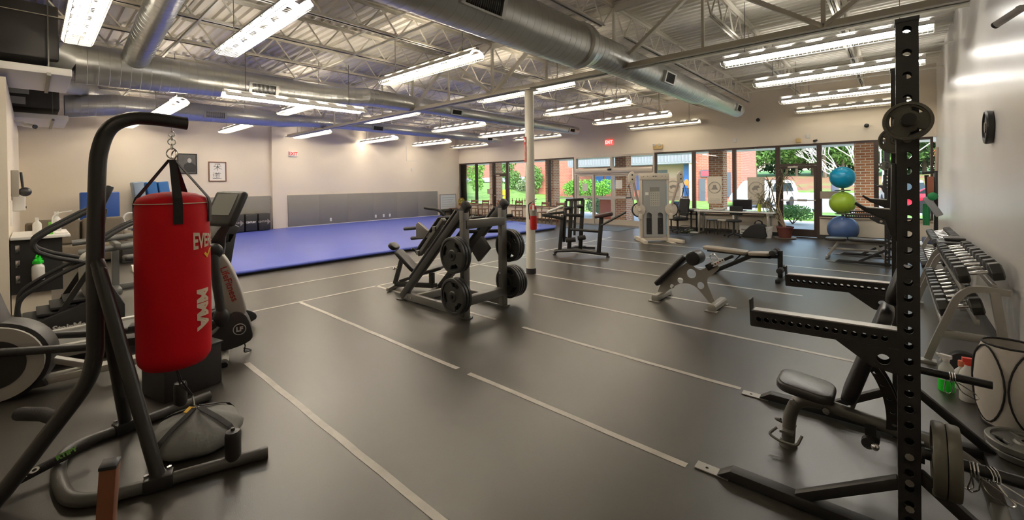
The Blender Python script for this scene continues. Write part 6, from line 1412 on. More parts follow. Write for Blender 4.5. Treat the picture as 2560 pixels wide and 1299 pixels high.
for s in (-1, 1): b.bar((-.19, yb+s*.04, .36), (-.02, yb+s*.04, .93), .03, .02)
b.bar((-.52, yb, .375), (-.3, yb, .355), .05, .03); b.build('pad_frame', 'bench_grey', t, bevel=.004)
# arc plate with slots
b = B(); arc = [(-.10+.0, .62), (-.065, .565), (-.035, .50), (-.015, .43), (-.005, .36), (-.003, .30)]
me = None; out = [(x-.022-.004*i, z-.004) for i, (x, z) in enumerate(arc)]; inn = [(x+.022, z+.008) for x, z in arc]
o = smooth_poly(out, 3, False)+list(reversed(smooth_poly(inn, 3, False))); polys = [o]+[[(x-.006+.011*math.cos(a), z+.007*math.sin(a)) for a in [2*PI*k/10 for k in range(10)]] for x, z in [((arc[i][0]*.5+arc[i+1][0]*.5), (arc[i][1]+arc[i+1][1])/2) for i in range(5)]]
me = fill_mesh(polys, .004); b.mesh(me, MX(V(0, yb-.045, 0), V(1, 0, 0), V(0, 0, 1), V(0, -1, 0))); b.build('arc_plate', rb, t, smooth=0); b = B(); b.mesh(me, MX(V(0, yb+.045, 0), V(1, 0, 0), V(0, 0, 1), V(0, -1, 0))); b.build('arc_plate', rb, t, smooth=0); bpy.data.meshes.remove(me)
b = B(); b.tube([(-.56, yb-.06, .12), (-.60, yb-.09, .08), (-.54, yb-.10, .06), (-.45, yb-.09, .06), (-.43, yb-.05, .11)], .008, 8, fl=.02); b.tube([(-.56, yb+.06, .12), (-.60, yb+.09, .10), (-.54, yb+.10, .08)], .008, 8, fl=.02); b.bb((-.545, yb-.07, .10), (-.475, yb+.07, .115)); b.build('foot_hook', 'bench_grey', t)
for x, z in ((-.475, .30), (-.31, .305)): b = B(); b.cyl((x, yb-.045, z), (x, yb-.058, z), .018, n=14); b.build('adjust_knob', 'chrome', t)
b = B(); b.cyl((-.12, yb-.08, .20), (-.12, yb-.04, .20), .03, n=14); b.cyl((-.10, yb-.045, .21), (-.10, yb+.045, .21), .03, n=14); b.bar((-.11, yb-.02, .19), (-.11, yb-.02, .29), .05, .03, up=(0, 1, 0)); b.build('latch_wheel', 'black_rubber', t)
b = B(); b.sph((-.09, yb-.09, .20), .02, 12, 8); b.build('latch_knob', 'chrome', t)

# flat bench inside far rack
t = thing('flat_bench', 'flat black bench with silver legs in front of the far rack', 'weight bench', (-.65, 11.3, 0)); yb = 11.3
b = B(); pad(b, (-.76, yb, .41), (-1.12, yb, .40), .28, .06); b.build('seat_pad', 'vinyl_grey', t, bevel=.018, seg=3)
b = B(); pad(b, (-.74, yb, .42), (-.10, yb, .41), .28, .06); b.build('back_pad', 'vinyl_grey', t, bevel=.018, seg=3)
b = B(); b.bar((-1.05, yb, .35), (-.12, yb, .35), .07, .05); b.bar((-.9, yb-.02, .34), (-1.08, yb-.02, .04), .05, .05); b.bar((-.3, yb, .34), (-.15, yb, .04), .05, .05); b.bar((-1.08, yb, .2), (-.2, yb, .2), .05, .04); b.build('main_frame', 'silver_frame', t, bevel=.006)
for x in (-1.08, -.15): b = B(); b.bar((x, yb-.22, .03), (x, yb+.22, .03), .05, .05); b.build('cross_foot', 'silver_frame', t, bevel=.006)

# ================================================================ dumbbell rack and dumbbells
def dumbbell_rack(label, y0, y1, loc):
    t = thing('dumbbell_rack', label, 'dumbbell rack', loc); S = 'silver_frame'
    for y in (y0, y1):
        b = B(); b.tube([(.21, y, .03), (.26, y, .20), (.40, y, .62), (.47, y, .70), (.56, y, .715), (.71, y, .70)], .036, 4, fl=.09, flat=1.0); b.build('end_frame', S, t, smooth=50)
        b = B(); b.bar((.62, y, .70), (.70, y, .03), .06, .06); b.bar((.30, y, .285), (.66, y, .285), .05, .06); b.build('end_strut', S, t, bevel=.004)
        for fx_ in (.21, .66): b = B(); b.box((fx_, y, .01), (.12, .10, .02)); b.build('foot_plate', S, t, smooth=0)
    for (x, z, xx, zz) in ((.44, .685, .62, .735), (.31, .37, .52, .42)):
        b = B(); b.bar((x, y0, z), (x, y1, z), .03, .05); b.bar((xx, y0, zz), (xx, y1, zz), .03, .05); b.build('shelf_rail', S, t, bevel=.004)
    return t
dumbbell_rack('silver two-tier dumbbell rack along the right wall, behind the near rack', 5.40, 7.85, (.47, 5.4, 0))
def dumbbell(label, R, L=.30, group='hex dumbbells on the racks'):
    t = thing('dumbbell', label, 'dumbbell', (0, 0, 0), world=False, group=group)   # axis along local x
    b = B(); b.cyl((-L*.22, 0, 0), (L*.22, 0, 0), .015, n=12); b.lathe([(.015, -.045), (.019, 0), (.015, .045)], ax=(1, 0, 0), n=12); b.build('handle', 'chrome', t)
    for s in (-1, 1):
        b = B(); x0 = s*L*.2; x1 = s*L*.5
        b.lathe([(R*.55, min(x0, x1)), (R, min(x0, x1)+.012), (R, max(x0, x1)-.012), (R*.72, max(x0, x1))], ax=(1, 0, 0), n=6); b.build('hex_head', mat('hex_black', (.035, .034, .033), .36, bump=.1, bscale=200), t, bevel=.003, seg=1, smooth=20)
    return t
DBs = {r: dumbbell('x', r) for r in (.084, .076, .066, .058)}
used = set()
def place_db(r, loc, ry, lab, rx):
    src = DBs[r]; e = (rx, ry, random.uniform(-.05, .05))
    if r not in used: used.add(r); src.location = loc; src.rotation_euler = e; src['label'] = lab; return
    dup(src, loc, 0, lab, None, e)
nth = ['nearest', 'second', 'third', 'fourth', 'fifth', 'sixth', 'seventh', 'eighth', 'ninth', 'tenth', 'eleventh', 'twelfth']
for i in range(10):
    r = .084 if i < 3 else .076 if i < 6 else .066 if i < 9 else .058
    place_db(r, (.54, 5.54+i*.235, .765+r*.75), -.24, 'black hex dumbbell on the upper tier of the near dumbbell rack, %s from the camera' % nth[i], 0)
for i in range(10):
    r = .084 if i < 2 else .076 if i < 5 else .066 if i < 9 else .058
    place_db(r, (.425, 5.55+i*.235, .445+r*.75), -.24, 'black hex dumbbell on the lower tier of the near dumbbell rack, %s from the camera' % nth[i], 0)
dumbbell_rack('second silver dumbbell rack further along the right wall', 8.35, 10.2, (.47, 8.35, 0))
for i in range(8): place_db(.066 if i < 4 else .058, (.53, 8.48+i*.22, .78), -.24, 'small black dumbbell on the upper tier of the further dumbbell rack, %s from the camera' % nth[i], 0)
for i in range(8): place_db(.066 if i < 4 else .058, (.415, 8.48+i*.22, .46), -.24, 'small black dumbbell on the lower tier of the further dumbbell rack, %s from the camera' % nth[i], 0)
# flat black pads resting on the far end of the rack
t = thing('foam_pad', 'flat black padded block lying across the far end of the near dumbbell rack', 'pad', (.56, 7.95, .765)); b = B(); b.box((.56, 8.05, .80), (.30, .42, .07)); b.build('pad_body', 'vinyl', t, bevel=.02, seg=2); b = B(); b.box((.58, 8.15, .857), (.20, .28, .045)); b.build('top_pad', 'vinyl_grey', t, bevel=.015)
# heavy dumbbells on the floor under the rack
for i, (x, y) in enumerate(((.42, 5.22), (.56, 5.16))):
    t = thing('round_weight', 'round black weight on the floor below the dumbbell rack end, '+['left of the pair', 'right of the pair'][i], 'weight', (x, y, 0), group='round weights under the dumbbell rack'); b = B(); b.cyl((x, y-.05, .10), (x, y+.05, .10), .098, n=28); b.build('weight_body', 'black_rubber', t, bevel=.012); b = B(); b.cyl((x, y-.055, .10), (x, y-.05, .10), .03, n=16); b.build('hub', 'dark_iron', t)
# spray bottles
bottle('spray_bottle', 'clear spray bottle with green liquid and white trigger on the floor by the dumbbell rack', (.29, 4.76, 0), .047, .29, 'clear_plastic', 'soap_white', True, 'bright_green', 'spray bottles on the floor by the rack', 'spray bottle')
bottle('spray_bottle', 'milky spray bottle with red nozzle on the floor beside the green one', (.40, 4.65, 0), .050, .33, 'soap_white', 'cap_red', True, None, 'spray bottles on the floor by the rack', 'spray bottle')
bottle('spray_bottle', 'short milky bottle with orange cap between the spray bottles and mesh basket', (.385, 4.88, 0), .045, .22, 'soap_white', mat('cap_orange', (.7, .20, .10), .4), False, None, 'spray bottles on the floor by the rack', 'spray bottle')
# mesh basket
t = thing('mesh_basket', 'white pop-up mesh laundry basket with black trim by the glossy right wall', 'basket', (.57, 4.34, 0)); n = 48; hB, rB = .55, .165
bM = MX(V(.57, 4.34, .0), V(1, 0, 0), V(0, 1, 0), V(0, 0, 1))
mesh_m = mat('mesh_white', (.62, .58, .53), .7, noise=.06, nscale=30)
b = B(); vs = []; fs = []
for j, (r, z) in enumerate(((rB*.8, .01), (rB*.98, .12), (rB*1.05, .3), (rB*.98, .46), (rB*.80, hB))):
    for k in range(n): a = 2*PI*k/n; vs.append((r*math.cos(a), r*math.sin(a), z))
for j in range(4):
    for k in range(n): l = (k+1) % n; fs.append((j*n+k, j*n+l, (j+1)*n+l, (j+1)*n+k))
b.add(vs, fs, bM); bs = b.build('mesh_wall', mesh_m, t, smooth=60)
b = B(); b.add([(rB*.8*math.cos(2*PI*k/n), rB*.8*math.sin(2*PI*k/n), .012) for k in range(n)], [tuple(range(n))], bM); b.build('mesh_base', mesh_m, t, smooth=0)
for k in range(4):
    a0 = k*PI/2+.55; b = B(); P = []
    for q in range(24):
        a = 2*PI*q/24; aa = a0+.74*math.cos(a); z = .285+.255*math.sin(a); r = rB*(1.05-.25*abs((z-.3)/.27)**2.2)+.004; P.append((r*math.cos(aa), r*math.sin(aa), z))
    b.tube(P, .006, 6, closed=True, M=bM); b.build('trim_hoop', 'strap_black', t)
b = B(); b.torus((0, 0, hB), rB*.8, .007, n=40, k=6, M=bM); b.build('rim_binding', 'strap_black', t); b = B(); b.torus((0, 0, .012), rB*.8, .007, n=40, k=6, M=bM); b.build('base_binding', 'strap_black', t)
t = thing('crumpled_towel', 'pinkish white towel lying inside the mesh basket', 'towel', (.57, 4.34, .02)); b = B(); rnd = random.Random(4)
for i in range(8): b.sph((.57+rnd.uniform(-.06, .06), 4.34+rnd.uniform(-.06, .06), .06+rnd.uniform(0, .10)), .06, 12, 8, (1.1, 1.1, .7))
b.build('towel_cloth', mat('towel', (.70, .58, .52), .9), t, smooth=80)
# plates on the floor at the right edge
FP = plate_master('x', .17, .042, mat('plate_grey', (.20, .20, .19), .38, metal=.5, bump=.2, bscale=200), True, hub='chrome', group='grey plates on the floor at the right edge')
put_plate(FP, (.575, 3.93, .068), (0, 0, 1), 'grey iron grip plate lying on top of another at the right edge', 'grey plates on the floor at the right edge', .9)
put_plate(FP, (.582, 3.93, .022), (0, 0, 1), 'lower plate of the two stacked on the floor at the right edge', 'grey plates on the floor at the right edge', .2)

# ================================================================ strap trainer by the far corner
t = thing('accessory_stand', 'black post stand hung with green bands and grey pads in the far right corner', 'accessory stand', (.56, 12.0, 0))
b = B(); b.bar((.60, 12.0, 0), (.60, 12.0, 1.80), .06, .06); b.bar((.60, 12.0, 1.78), (.40, 11.95, 1.76), .05, .05); b.bar((.3, 12.0, .03), (.74, 12.0, .03), .06, .06); b.bar((.6, 11.7, .03), (.6, 12.3, .03), .06, .06); b.build('post_frame', 'black_metal', t, bevel=.004)
b = B(); b.tube([(.45, 11.93, 1.72), (.47, 11.93, 1.3), (.46, 11.93, .8), (.50, 11.93, .8), (.50, 11.93, 1.3), (.48, 11.93, 1.72)], .018, 8); b.build('dark_strap', 'strap_black', t)
b = B()
for i in range(5): b.tube([(.42+.02*i, 11.88, 1.15), (.41+.022*i, 11.87, .95), (.42+.018*i, 11.88, .72)], .012, 6)
b.build('green_band', mat('band_green', (.01, .20, .06), .6), t)
b = B(); b.box((.55, 11.88, 1.10), (.12, .06, .42), ry=-.5); b.build('grey_pad', mat('pad_light', (.28, .29, .30), .6), t, bevel=.02)
b = B(); b.box((.52, 11.92, 1.50), (.10, .03, .38)); b.build('orange_band', mat('band_rust', (.28, .09, .05), .7), t, bevel=.01)
b = B(); b.sph((.55, 11.85, 1.30), .08, 14, 8, (1, .6, 1)); b.build('green_grip', 'band_green', t)
t = thing('gear_bin', 'pale open bin of small gear under the black post stand', 'bin', (.52, 11.2, 0)); b = B(); b.bb((.36, 10.95, .0), (.70, 11.5, .42)); b.build('bin_body', 'soap_white', t, bevel=.02); b = B(); b.bb((.34, 10.93, .42), (.72, 11.52, .44)); b.build('bin_rim', 'soap_white', t, bevel=.005)
b = B(); b.box((.52, 11.2, .49), (.3, .42, .10)); tag(b.build('folded_towel', mat('towel_dark', (.06, .07, .12), .9), bevel=.03), 'dark folded towel on the pale gear bin', 'towel', loc=(.52, 11.2, .44))
t = thing('leaning_pole', 'tall thin pole with brown top and silver shaft leaning in the far right corner', 'pole', (.70, 13.7, 0)); b = B(); b.cyl((.64, 13.6, 0), (.70, 13.78, 1.80), .016, n=12); b.build('shaft', 'silver_frame', t); b = B(); b.cyl((.70, 13.78, 1.80), (.715, 13.82, 2.36), .03, n=12); b.build('brown_sleeve', mat('sleeve_brown', (.40, .30, .24), .6), t)
# ================================================================ things along the window wall
# exercise balls on a stand
t = thing('ball_stand', 'thin clear pole stand holding the stacked exercise balls', 'ball stand', (-1.0, 14.3, 0)); cx, cyy = -1.04, 14.25
for q1, q2 in ((.69, .745), (1.32, 1.42)): b = B(); b.cyl((cx, cyy, q1), (cx, cyy, q2), .03, n=14); b.build('pole', 'grey_frame', t)
b = B(); b.tube([(cx, cyy+.22, .02), (cx, cyy+.40, .03), (cx, cyy+.40, 1.37), (cx, cyy+.02, 1.37)], .012, 8, fl=.05); b.build('rear_pole', 'grey_frame', t)
for z in (.74, 1.36):
    b = B(); b.torus((cx, cyy, z), .16, .012, n=28, k=6); b.bar((cx-.16, cyy, z), (cx+.16, cyy, z), .02, .02); b.build('support_ring', 'grey_frame', t)
b = B(); b.torus((cx, cyy, .02), .22, .015, n=28, k=6); b.build('base_ring', 'grey_frame', t)
mat('ball_navy', (.055, .105, .25), .38, bump=.05, bscale=300); mat('ball_green', (.32, .50, .035), .35); mat('ball_teal', (.0, .26, .46), .3)
def ball(z, r, m, lab):
    t = thing('exercise_ball', lab, 'exercise ball', (cx, cyy, z-r), group='exercise balls by the right-hand door')
    b = B(); pr_ = [(r*math.sin(PI*i/40)*(1+.0025*math.cos(i*PI) if 6 < i < 34 and i % 4 < 2 else 1), -r*math.cos(PI*i/40)) for i in range(41)]; b.lathe(pr_, (cx, cyy, z), n=48); b.build('ball_skin', m, t, smooth=70)
    b = B(); b.cyl((cx, cyy-r*.6, z+r*.80), (cx, cyy-r*.61, z+r*.812), .015, n=10); b.build('air_plug', 'white_plastic', t)
ball(.345, .345, 'ball_navy', 'dark blue exercise ball at the bottom of the stack'); ball(1.03, .295, 'ball_green', 'lime green exercise ball in the middle of the stack'); ball(1.70, .285, 'ball_teal', 'teal blue exercise ball on top of the stack')
# potted plant
t = thing('potted_plant', 'tall spiky leaved plant in a dark red pot beside the right-hand door', 'potted plant', (-2.34, 14.2, 0)); pc = V(-2.34, 14.2, 0)
b = B(); b.lathe([(0, .03), (.15, .03), (.20, .30), (.22, .30), (.22, .345), (.19, .345), (.185, .31), (0, .31)], pc, n=28); b.build('pot', mat('pot_red', (.11, .03, .022), .5), t)
b = B(); b.lathe([(0, 0), (.24, 0), (.28, .035), (.26, .035), (.22, .015), (0, .015)], pc, n=28); b.build('saucer', 'sill_wood', t)
b = B(); b.lathe([(0, .305), (.186, .305)], pc, n=20); b.build('soil', mat('soil', (.03, .02, .015), .95), t, smooth=0)
stems = [((-.02, 0), (-.22, .0, .95), (-.36, .0, 1.55)), ((.02, 0), (-.15, .0, 1.0), (-.02, .02, 1.75)), ((0, .03), (-.25, .05, .8), (-.58, .0, 1.15)), ((0, 0), (-.30, .02, .7), (-.36, .02, .95))]
b = B()
for s in stems: b.tube(smooth_poly([tuple(pc+V(s[0][0], s[0][1], .3)), tuple(pc+V(s[1][0]*.5, s[1][1]*.5, .3+(s[1][2]-.3)*.5)), tuple(pc+V(*s[1])), tuple(pc+V(*s[2]))], 4, False), .016, 8)
b.build('stem', mat('stem_tan', (.36, .28, .18), .8), t)
b = B(); rnd = random.Random(6); leafm = two_noise('leaf_spike', (.20, .20, .09), (.34, .30, .17), 6)
for s in stems:
    c = pc+V(*s[2])
    for i in range(42):
        a = rnd.uniform(0, 2*PI); el = rnd.uniform(-1.1, 1.25); L = rnd.uniform(.30, .52); d = V(math.cos(a)*math.cos(el), math.sin(a)*math.cos(el)*.8, math.sin(el)); o = c+V(0, 0, rnd.uniform(-.18, .05)); sd = d.cross(V(0, 0, 1)).normalized()
        p = [o, o+d*L*.4, o+d*L*.75-V(0, 0, L*.10), o+d*L-V(0, 0, L*.38)]; w = [.008, .014, .011, .002]; vs = []
        for q, ww in zip(p, w): vs += [q-sd*ww, q+sd*ww]
        b.add(vs, [(0, 1, 3, 2), (2, 3, 5, 4), (4, 5, 7, 6)])
b.build('leaves', leafm, t, smooth=0)
# white long table
t = thing('long_table', 'long narrow white table along the windows with grey legs', 'table', (-3.4, 14.1, 0))
b = B(); b.bb((-4.75, 13.92, .70), (-2.55, 14.5, .735)); b.build('tabletop', 'white_paint', t, bevel=.006)
for x in (-4.62, -3.62, -2.72):
    b = B(); b.bar((x, 14.0, 0), (x, 14.0, .70), .06, .05); b.bar((x, 14.42, 0), (x, 14.42, .70), .06, .05); b.bar((x, 13.96, .03), (x, 14.46, .03), .05, .05); b.bb((x-.04, 13.96, .62), (x+.04, 14.46, .70)); b.build('leg', 'silver_frame', t, bevel=.004)
# dark corner desk
t = thing('computer_desk', 'small dark desk under the first hanging poster, covered with papers', 'desk', (-5.1, 14.2, 0)); b = B(); b.bb((-5.75, 13.95, .70), (-4.80, 14.55, .73)); b.build('desktop', 'black_plastic', t, bevel=.004)
b = B(); 
for x in (-5.7, -4.86): b.bar((x, 14.0, 0), (x, 14.0, .70), .04, .04); b.bar((x, 14.5, 0), (x, 14.5, .70), .04, .04); b.bar((x, 14.0, .66), (x, 14.5, .66), .04, .04)
b.bar((-5.7, 14.5, .4), (-4.86, 14.5, .4), .03, .03); b.build('desk_frame', 'black_metal', t, smooth=0)
t = thing('laptop', 'dark blue laptop open on the small dark desk', 'laptop', (-5.4, 14.2, .73)); b = B(); b.box((-5.4, 14.2, .742), (.34, .24, .02)); b.build('keyboard_base', 'black_plastic', t, bevel=.004); b = B(); b.box((-5.4, 14.34, .86), (.34, .02, .24), rx=-.2); b.build('laptop_screen', mat('screen_blue', (.03, .06, .15), .2), t, bevel=.004)
for i, (x, y, lab) in enumerate(((-5.05, 14.15, 'by the laptop'), (-4.9, 14.3, 'at the desk corner'))): b = B(); b.box((x, y, .738), (.22, .28, .016), rz=.4*i-.2); b.box((x+.02, y, .752), (.20, .26, .012), rz=.3-.5*i); tag(b.build('paper_pile', 'paper', smooth=0), 'pile of white papers on the small dark desk '+lab, 'papers', 'paper piles on the dark desk', loc=(x, y, .73))
t = thing('magazine_stack', 'stack of magazines on the white table in front of the brick pillar', 'magazines', (-4.15, 14.2, .735))
for i in range(4): b = B(); b.box((-4.15+.02*i, 14.2, .745+.014*i), (.40-.03*i, .26, .014), rz=.1*i-.15); b.build('magazine', ['off_black', 'paper', 'grey_mark', 'paper'][i], t, smooth=0)
b = B(); b.box((-4.55, 14.15, .745), (.24, .2, .018)); tag(b.build('tray', 'grey_mark', bevel=.004), 'flat grey tray on the left end of the white table', 'tray', loc=(-4.55, 14.15, .735))
t = thing('monitor', 'small black monitor on the white table behind the drafting stool', 'monitor', (-3.45, 14.3, .735)); b = B(); b.box((-3.45, 14.3, .93), (.52, .04, .30)); b.build('screen_housing', 'black_plastic', t, bevel=.01); b = B(); b.box((-3.45, 14.275, .93), (.47, .005, .25)); b.build('screen_face', 'screen', t, smooth=0); b = B(); b.box((-3.45, 14.3, .745), (.2, .16, .02)); b.bar((-3.45, 14.31, .74), (-3.45, 14.31, .85), .05, .02); b.build('stand', 'black_plastic', t, bevel=.004)
t = thing('drink_bottle', 'yellow green drink bottle on the white table', 'bottle', (-2.98, 14.2, .735)); b = B(); b.lathe([(0, 0), (.042, 0), (.044, .19), (.03, .23), (.0, .23)], (-2.98, 14.2, .735), n=18); b.build('bottle_body', mat('drink_yellow', (.50, .60, .02), .3), t); b = B(); b.cyl((-2.98, 14.2, .96), (-2.98, 14.2, 1.0), .025, n=12); b.build('cap', 'grey_mark', t)
# chairs & stools
t = thing('office_chair', 'black upholstered office chair by the dark desk, right of the cable machine', 'office chair', (-5.2, 13.75, 0), 2.5, world=False)
b = B(); b.box((0, 0, .46), (.50, .48, .10)); b.build('seat', 'couch_black' if 'couch_black' in MATS else mat('couch_black', (.015, .015, .016), .8), t, bevel=.035, seg=3)
b = B(); b.box((0, -.24, .82), (.46, .09, .55), rx=.12); b.build('backrest', 'couch_black', t, bevel=.04, seg=3)
b = B(); b.cyl((0, 0, .12), (0, 0, .42), .03); b.build('gas_lift', 'black_metal', t)
for k in range(5): a = k*2*PI/5; b = B(); b.bar((0, 0, .12), (.29*math.cos(a), .29*math.sin(a), .07), .05, .03); b.cyl((.29*math.cos(a), .29*math.sin(a), 0), (.29*math.cos(a), .29*math.sin(a), .05), .027, n=10); b.build('base_leg', 'black_metal', t)
for s in (-1, 1): b = B(); b.tube([(s*.26, -.15, .46), (s*.30, -.15, .66), (s*.30, .12, .66), (s*.26, .12, .47)], .018, 8, fl=.05); b.build('armrest', 'black_plastic', t)
t = thing('drafting_stool', 'black swivel stool with small backrest in front of the white table', 'stool', (-3.55, 13.75, 0), 3.1, world=False)
b = B(); b.lathe([(0, .44), (.20, .44), (.22, .47), (.20, .50), (0, .50)], n=28); b.build('seat', 'couch_black', t); b = B(); b.box((0, -.22, .76), (.36, .07, .26)); b.build('backrest', 'couch_black', t, bevel=.03, seg=3)
b = B(); b.cyl((0, 0, .1), (0, 0, .45), .028); b.bar((0, -.1, .44), (0, -.21, .45), .05, .02); b.bar((0, -.215, .45), (0, -.235, .68), .05, .02); b.build('post', 'black_metal', t)
for k in range(5): a = k*2*PI/5; b = B(); b.bar((0, 0, .10), (.26*math.cos(a), .26*math.sin(a), .06), .045, .03); b.cyl((.26*math.cos(a), .26*math.sin(a), 0), (.26*math.cos(a), .26*math.sin(a), .05), .025, n=10); b.build('base_leg', 'black_metal', t)
def stool(label, loc, m):
    t = thing('stacking_stool', label, 'stool', loc, world=False, group='low stools under the white table'); b = B(); b.lathe([(0, .43), (.16, .43), (.165, .445), (.15, .46), (0, .46)], n=26); b.build('seat', m, t)
    for k in range(4): a = k*PI/2+.7; b = B(); b.tube([(.12*math.cos(a), .12*math.sin(a), .435), (.15*math.cos(a), .15*math.sin(a), .40), (.18*math.cos(a), .18*math.sin(a), 0)], .010, 8); b.build('leg', 'black_metal', t)
    b = B(); b.torus((0, 0, .16), .165, .006, n=24, k=6); b.build('foot_ring', 'black_metal', t)
stool('low stool with dark seat under the white table', (-4.25, 14.05, 0), 'grey_frame'); stool('low stool with cream seat under the white table', (-3.95, 14.15, 0), 'cream_paint')
t = thing('white_bucket', 'white plastic bucket under the right end of the white table', 'bucket', (-2.75, 14.1, 0)); b = B(); b.lathe([(0, .0), (.125, 0), (.155, .30), (.168, .30), (.168, .33), (.15, .33), (.12, .02), (0, .02)], (-2.77, 14.05, 0), n=28); b.build('bucket_body', 'soap_white', t); b = B(); b.tube([(-2.93, 14.0, .31), (-2.86, 13.88, .22), (-2.72, 13.88, .20), (-2.61, 14.0, .31)], .005, 6, fl=.05); b.build('bail_handle', 'chrome', t)
t = thing('gym_bag', 'black slouching gym bag with looped handles under the white table', 'bag', (-3.05, 13.9, 0)); b = B(); b.prism(smooth_poly([(-.30, 0), (.26, 0), (.28, .18), (.24, .37), (-.02, .38), (-.20, .24), (-.32, .08)], 3), -.15, .15, MX(V(-3.03, 13.95, .003), V(1, 0, 0), V(0, 0, 1), V(0, -1, 0))); b.build('bag_body', mat('bag_cloth', (.014, .014, .015), .85, bump=.4, bscale=30), t, bevel=.04, seg=3)
for dy in (-.05, .05): b = B(); b.tube([(-3.05, 13.93+dy, .37), (-3.02, 13.93+dy, .47), (-2.93, 13.93+dy, .50), (-2.86, 13.93+dy, .46), (-2.84, 13.93+dy, .36)], .010, 8, fl=.04); b.build('bag_handle', 'strap_black', t)
t = thing('small_carton', 'small white printed carton standing behind the black gym bag', 'carton', (-3.38, 14.3, 0)); b = B(); b.bb((-3.5, 14.2, 0), (-3.25, 14.45, .30)); b.build('carton_body', 'paper', t, smooth=0); b = B(); b.bb((-3.46, 14.195, .16), (-3.30, 14.2, .20)); b.bb((-3.46, 14.195, .08), (-3.34, 14.2, .11)); b.build('print_mark', 'grey_mark', t, smooth=0)
t = thing('power_cables', 'tangled green and pale cables and adapters on the floor under the dark desk', 'cables', (-4.9, 14.1, 0)); rnd = random.Random(9)
for i in range(6):
    b = B(); p = [(-5.0+rnd.uniform(-.25, .25), 14.1+rnd.uniform(-.2, .2), .01+rnd.uniform(0, .22)*(q in (1, 2))) for q in range(5)]; b.tube(smooth_poly(p, 5, False), .008, 6); b.build('cable', ['leaf_mid', 'soap_white', 'black_rubber'][i % 3], t)
b = B(); b.box((-4.75, 13.95, .03), (.25, .07, .045)); b.build('power_strip', 'soap_white', t, bevel=.006)
# floor mat of chair
b = B(); b.bb((-5.9, 13.2, 0), (-4.6, 14.5, .008)); tag(b.build('chair_mat', 'off_black', smooth=0), 'dark mat on the floor under the office chair', 'mat', loc=(-5.2, 13.8, 0))
# wooden chairs along the sill
def wood_chair(label, loc, rz):
    t = thing('wooden_chair', label, 'chair', loc, rz, world=False, group='wooden chairs along the window wall'); m = 'wood_dark'
    b = B(); b.box((0, 0, .45), (.40, .40, .035)); b.build('seat', m, t, bevel=.012)
    for x in (-.17, .17):
        b = B(); b.bar((x, .17, 0), (x, .17, .44), .032, .032); b.build('leg', m, t, smooth=0)
        b = B(); b.bar((x, -.21, 0), (x, -.18, .45), .032, .032); b.bar((x, -.18, .45), (x, -.24, .86), .032, .032); b.build('leg', m, t, smooth=0)
    b = B(); b.box((0, -.232, .80), (.34, .02, .10), rx=.14); b.box((0, -.215, .68), (.34, .018, .05), rx=.14); b.build('backrest', m, t, bevel=.004)
    b = B(); b.bar((-.17, .17, .2), (.17, .17, .2), .02, .02); b.bar((-.17, -.19, .25), (.17, -.19, .25), .02, .02); b.bar((-.17, -.19, .18), (-.17, .17, .18), .02, .02); b.bar((.17, -.19, .18), (.17, .17, .18), .02, .02); b.build('stretcher', m, t, smooth=0)
    return t
wc = wood_chair('wooden chair nearest the left corner, beside the low dark table', (-15.3, 14.3, 0), .5+PI)
dup(wc, (-14.55, 14.25, 0), PI+.3, 'wooden chair in front of the narrow left sill, next to the small door')
dup(wc, (-12.35, 14.15, 0), PI+1.9-1.6, 'wooden chair under the row of small trophies')
dup(wc, (-10.75, 13.95, 0), PI+.2, 'wooden chair mostly hidden behind the round column')
dup(wc, (-9.9, 13.75, 0), PI+.1, 'wooden chair behind the black leg machine')
dup(wc, (-13.95, 14.45, 0), PI-.3, 'reddish chair standing in front of the small left door')
t = thing('folding_table', 'low dark wooden table in the left window corner', 'table', (-16.1, 14.0, 0)); b = B(); b.bb((-16.42, 13.7, .42), (-15.5, 14.4, .45)); b.build('tabletop', 'wood_dark', t, bevel=.004)
for x in (-16.36, -15.56):
    for y in (13.8, 14.3): b = B(); b.bar((x, y, 0), (x, y, .42), .05, .05); b.build('leg', 'black_metal', t, smooth=0)
# whiteboard leaning on left wall
t = thing('whiteboard', 'small framed whiteboard with faint lines leaning in the left corner', 'whiteboard', (XL+.06, 13.98, .38)); x = XL+.07
b = B(); b.bb((x, 13.5, .40), (x+.01, 14.48, 1.10)); b.build('board', mat('board_white', (.66, .70, .72), .3), t, smooth=0)
b = B(); b.bb((x, 13.47, .38), (x+.02, 13.5, 1.13)); b.bb((x, 14.48, .38), (x+.02, 14.51, 1.13)); b.bb((x, 13.5, 1.10), (x+.02, 14.48, 1.13)); b.bb((x, 13.5, .38), (x+.02, 14.48, .40)); b.build('board_frame', 'grey_mark', t, smooth=0)
b = B()
for i in range(5): b.bb((x+.0105, 13.6, .95-.11*i), (x+.0115, 14.40-.08*(i % 3), .962-.11*i))
b.build('written_line', 'grey_mark', t, smooth=0)
t = thing('board_shelf', 'dark stand under the small whiteboard', 'stand', (XL+.3, 13.9, 0)); b = B(); b.bb((XL+.02, 13.45, .30), (XL+.42, 14.5, .34)); b.bb((XL+.05, 13.5, 0), (XL+.1, 13.55, .30)); b.bb((XL+.35, 13.5, 0), (XL+.4, 13.55, .30)); b.bb((XL+.35, 14.4, 0), (XL+.4, 14.45, .30)); b.bb((XL+.05, 14.4, 0), (XL+.1, 14.45, .30)); b.build('stand_frame', 'black_metal', t, smooth=0)
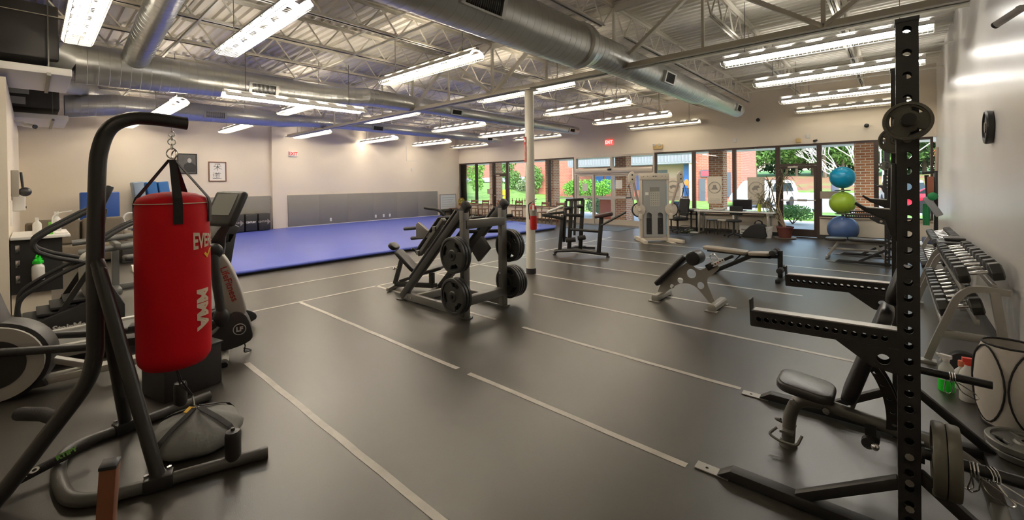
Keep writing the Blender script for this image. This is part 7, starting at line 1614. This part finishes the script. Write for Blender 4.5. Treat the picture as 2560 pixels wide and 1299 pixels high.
t = thing('corner_plant', 'orange and green leafy decoration on the sill in the left corner', 'plant', (-16.55, 14.5, .0)); b = B(); rnd = random.Random(2)
leafball(b, (-16.45, 14.55, .72), .20, .16, .26, 160, .05, rnd); b.build('foliage', 'leaf_autumn', t, smooth=0); b = B(); b.lathe([(0, 0), (.13, 0), (.16, .35), (.14, .45), (0, .45)], (-16.45, 14.55, 0), n=18); b.build('vase', 'orange_tan' if 'orange_tan' in MATS else mat('orange_tan', (.55, .30, .12), .6), t)
b = B(); b.cyl((XL+.08, 14.55, 0), (XL+.03, 14.70, 1.5), .015, n=8); tag(b.build('wooden_staff', 'sill_wood'), 'thin wooden staff leaning in the left window corner', 'staff', loc=(XL+.08, 14.55, 0))
for i, (x, w, m) in enumerate(((-16.0, .3, 'orange_tan'), (-15.5, .25, 'paper'), (-15.0, .28, 'pink_box'), (-14.7, .12, 'paper'))):
    t = thing('sill_ornament', 'small colourful ornament on the left window sill, '+['nearest the corner', 'second from the corner', 'third from the corner', 'last before the small door'][i], 'ornament', (x, YW+.02, .605), group='ornaments on the left sill'); b = B(); b.sph((x, YW-.01, .65), .045, 12, 8, (1.6, .6, .9)); b.build('ornament_body', m, t); b = B(); b.box((x, YW-.01, .61), (w*.6, .05, .012)); b.build('ornament_base', 'sill_wood', t, bevel=.003)
# small trophies on the second sill
t0 = thing('trophy', 'small slim dark trophy on the sill, first in the row by the small door', 'trophy', (-13.2, YW, .605), world=False, group='row of trophies on the sill')
b = B(); b.box((0, 0, .02), (.07, .07, .04)); b.build('trophy_base', 'off_black', t0, bevel=.004); b = B(); b.lathe([(.018, .04), (.010, .08), (.014, .20), (.030, .25), (.008, .30), (.016, .34), (0, .37)], n=12); b.build('figure', 'wood_dark', t0)
for i in range(6): dup(t0, (-12.95+.17*i, YW, .605), .2*i, 'small slim dark trophy on the sill, %s in the row by the small door' % nth[i+1])
b = B()
for i in range(5): b.sph((-13.40+.06*i, YW, .65), .035, 10, 6)
tag(b.build('bead_garland', 'sill_wood'), 'short string of tan beads on the sill beside the trophies', 'garland', loc=(-13.3, YW, .605))
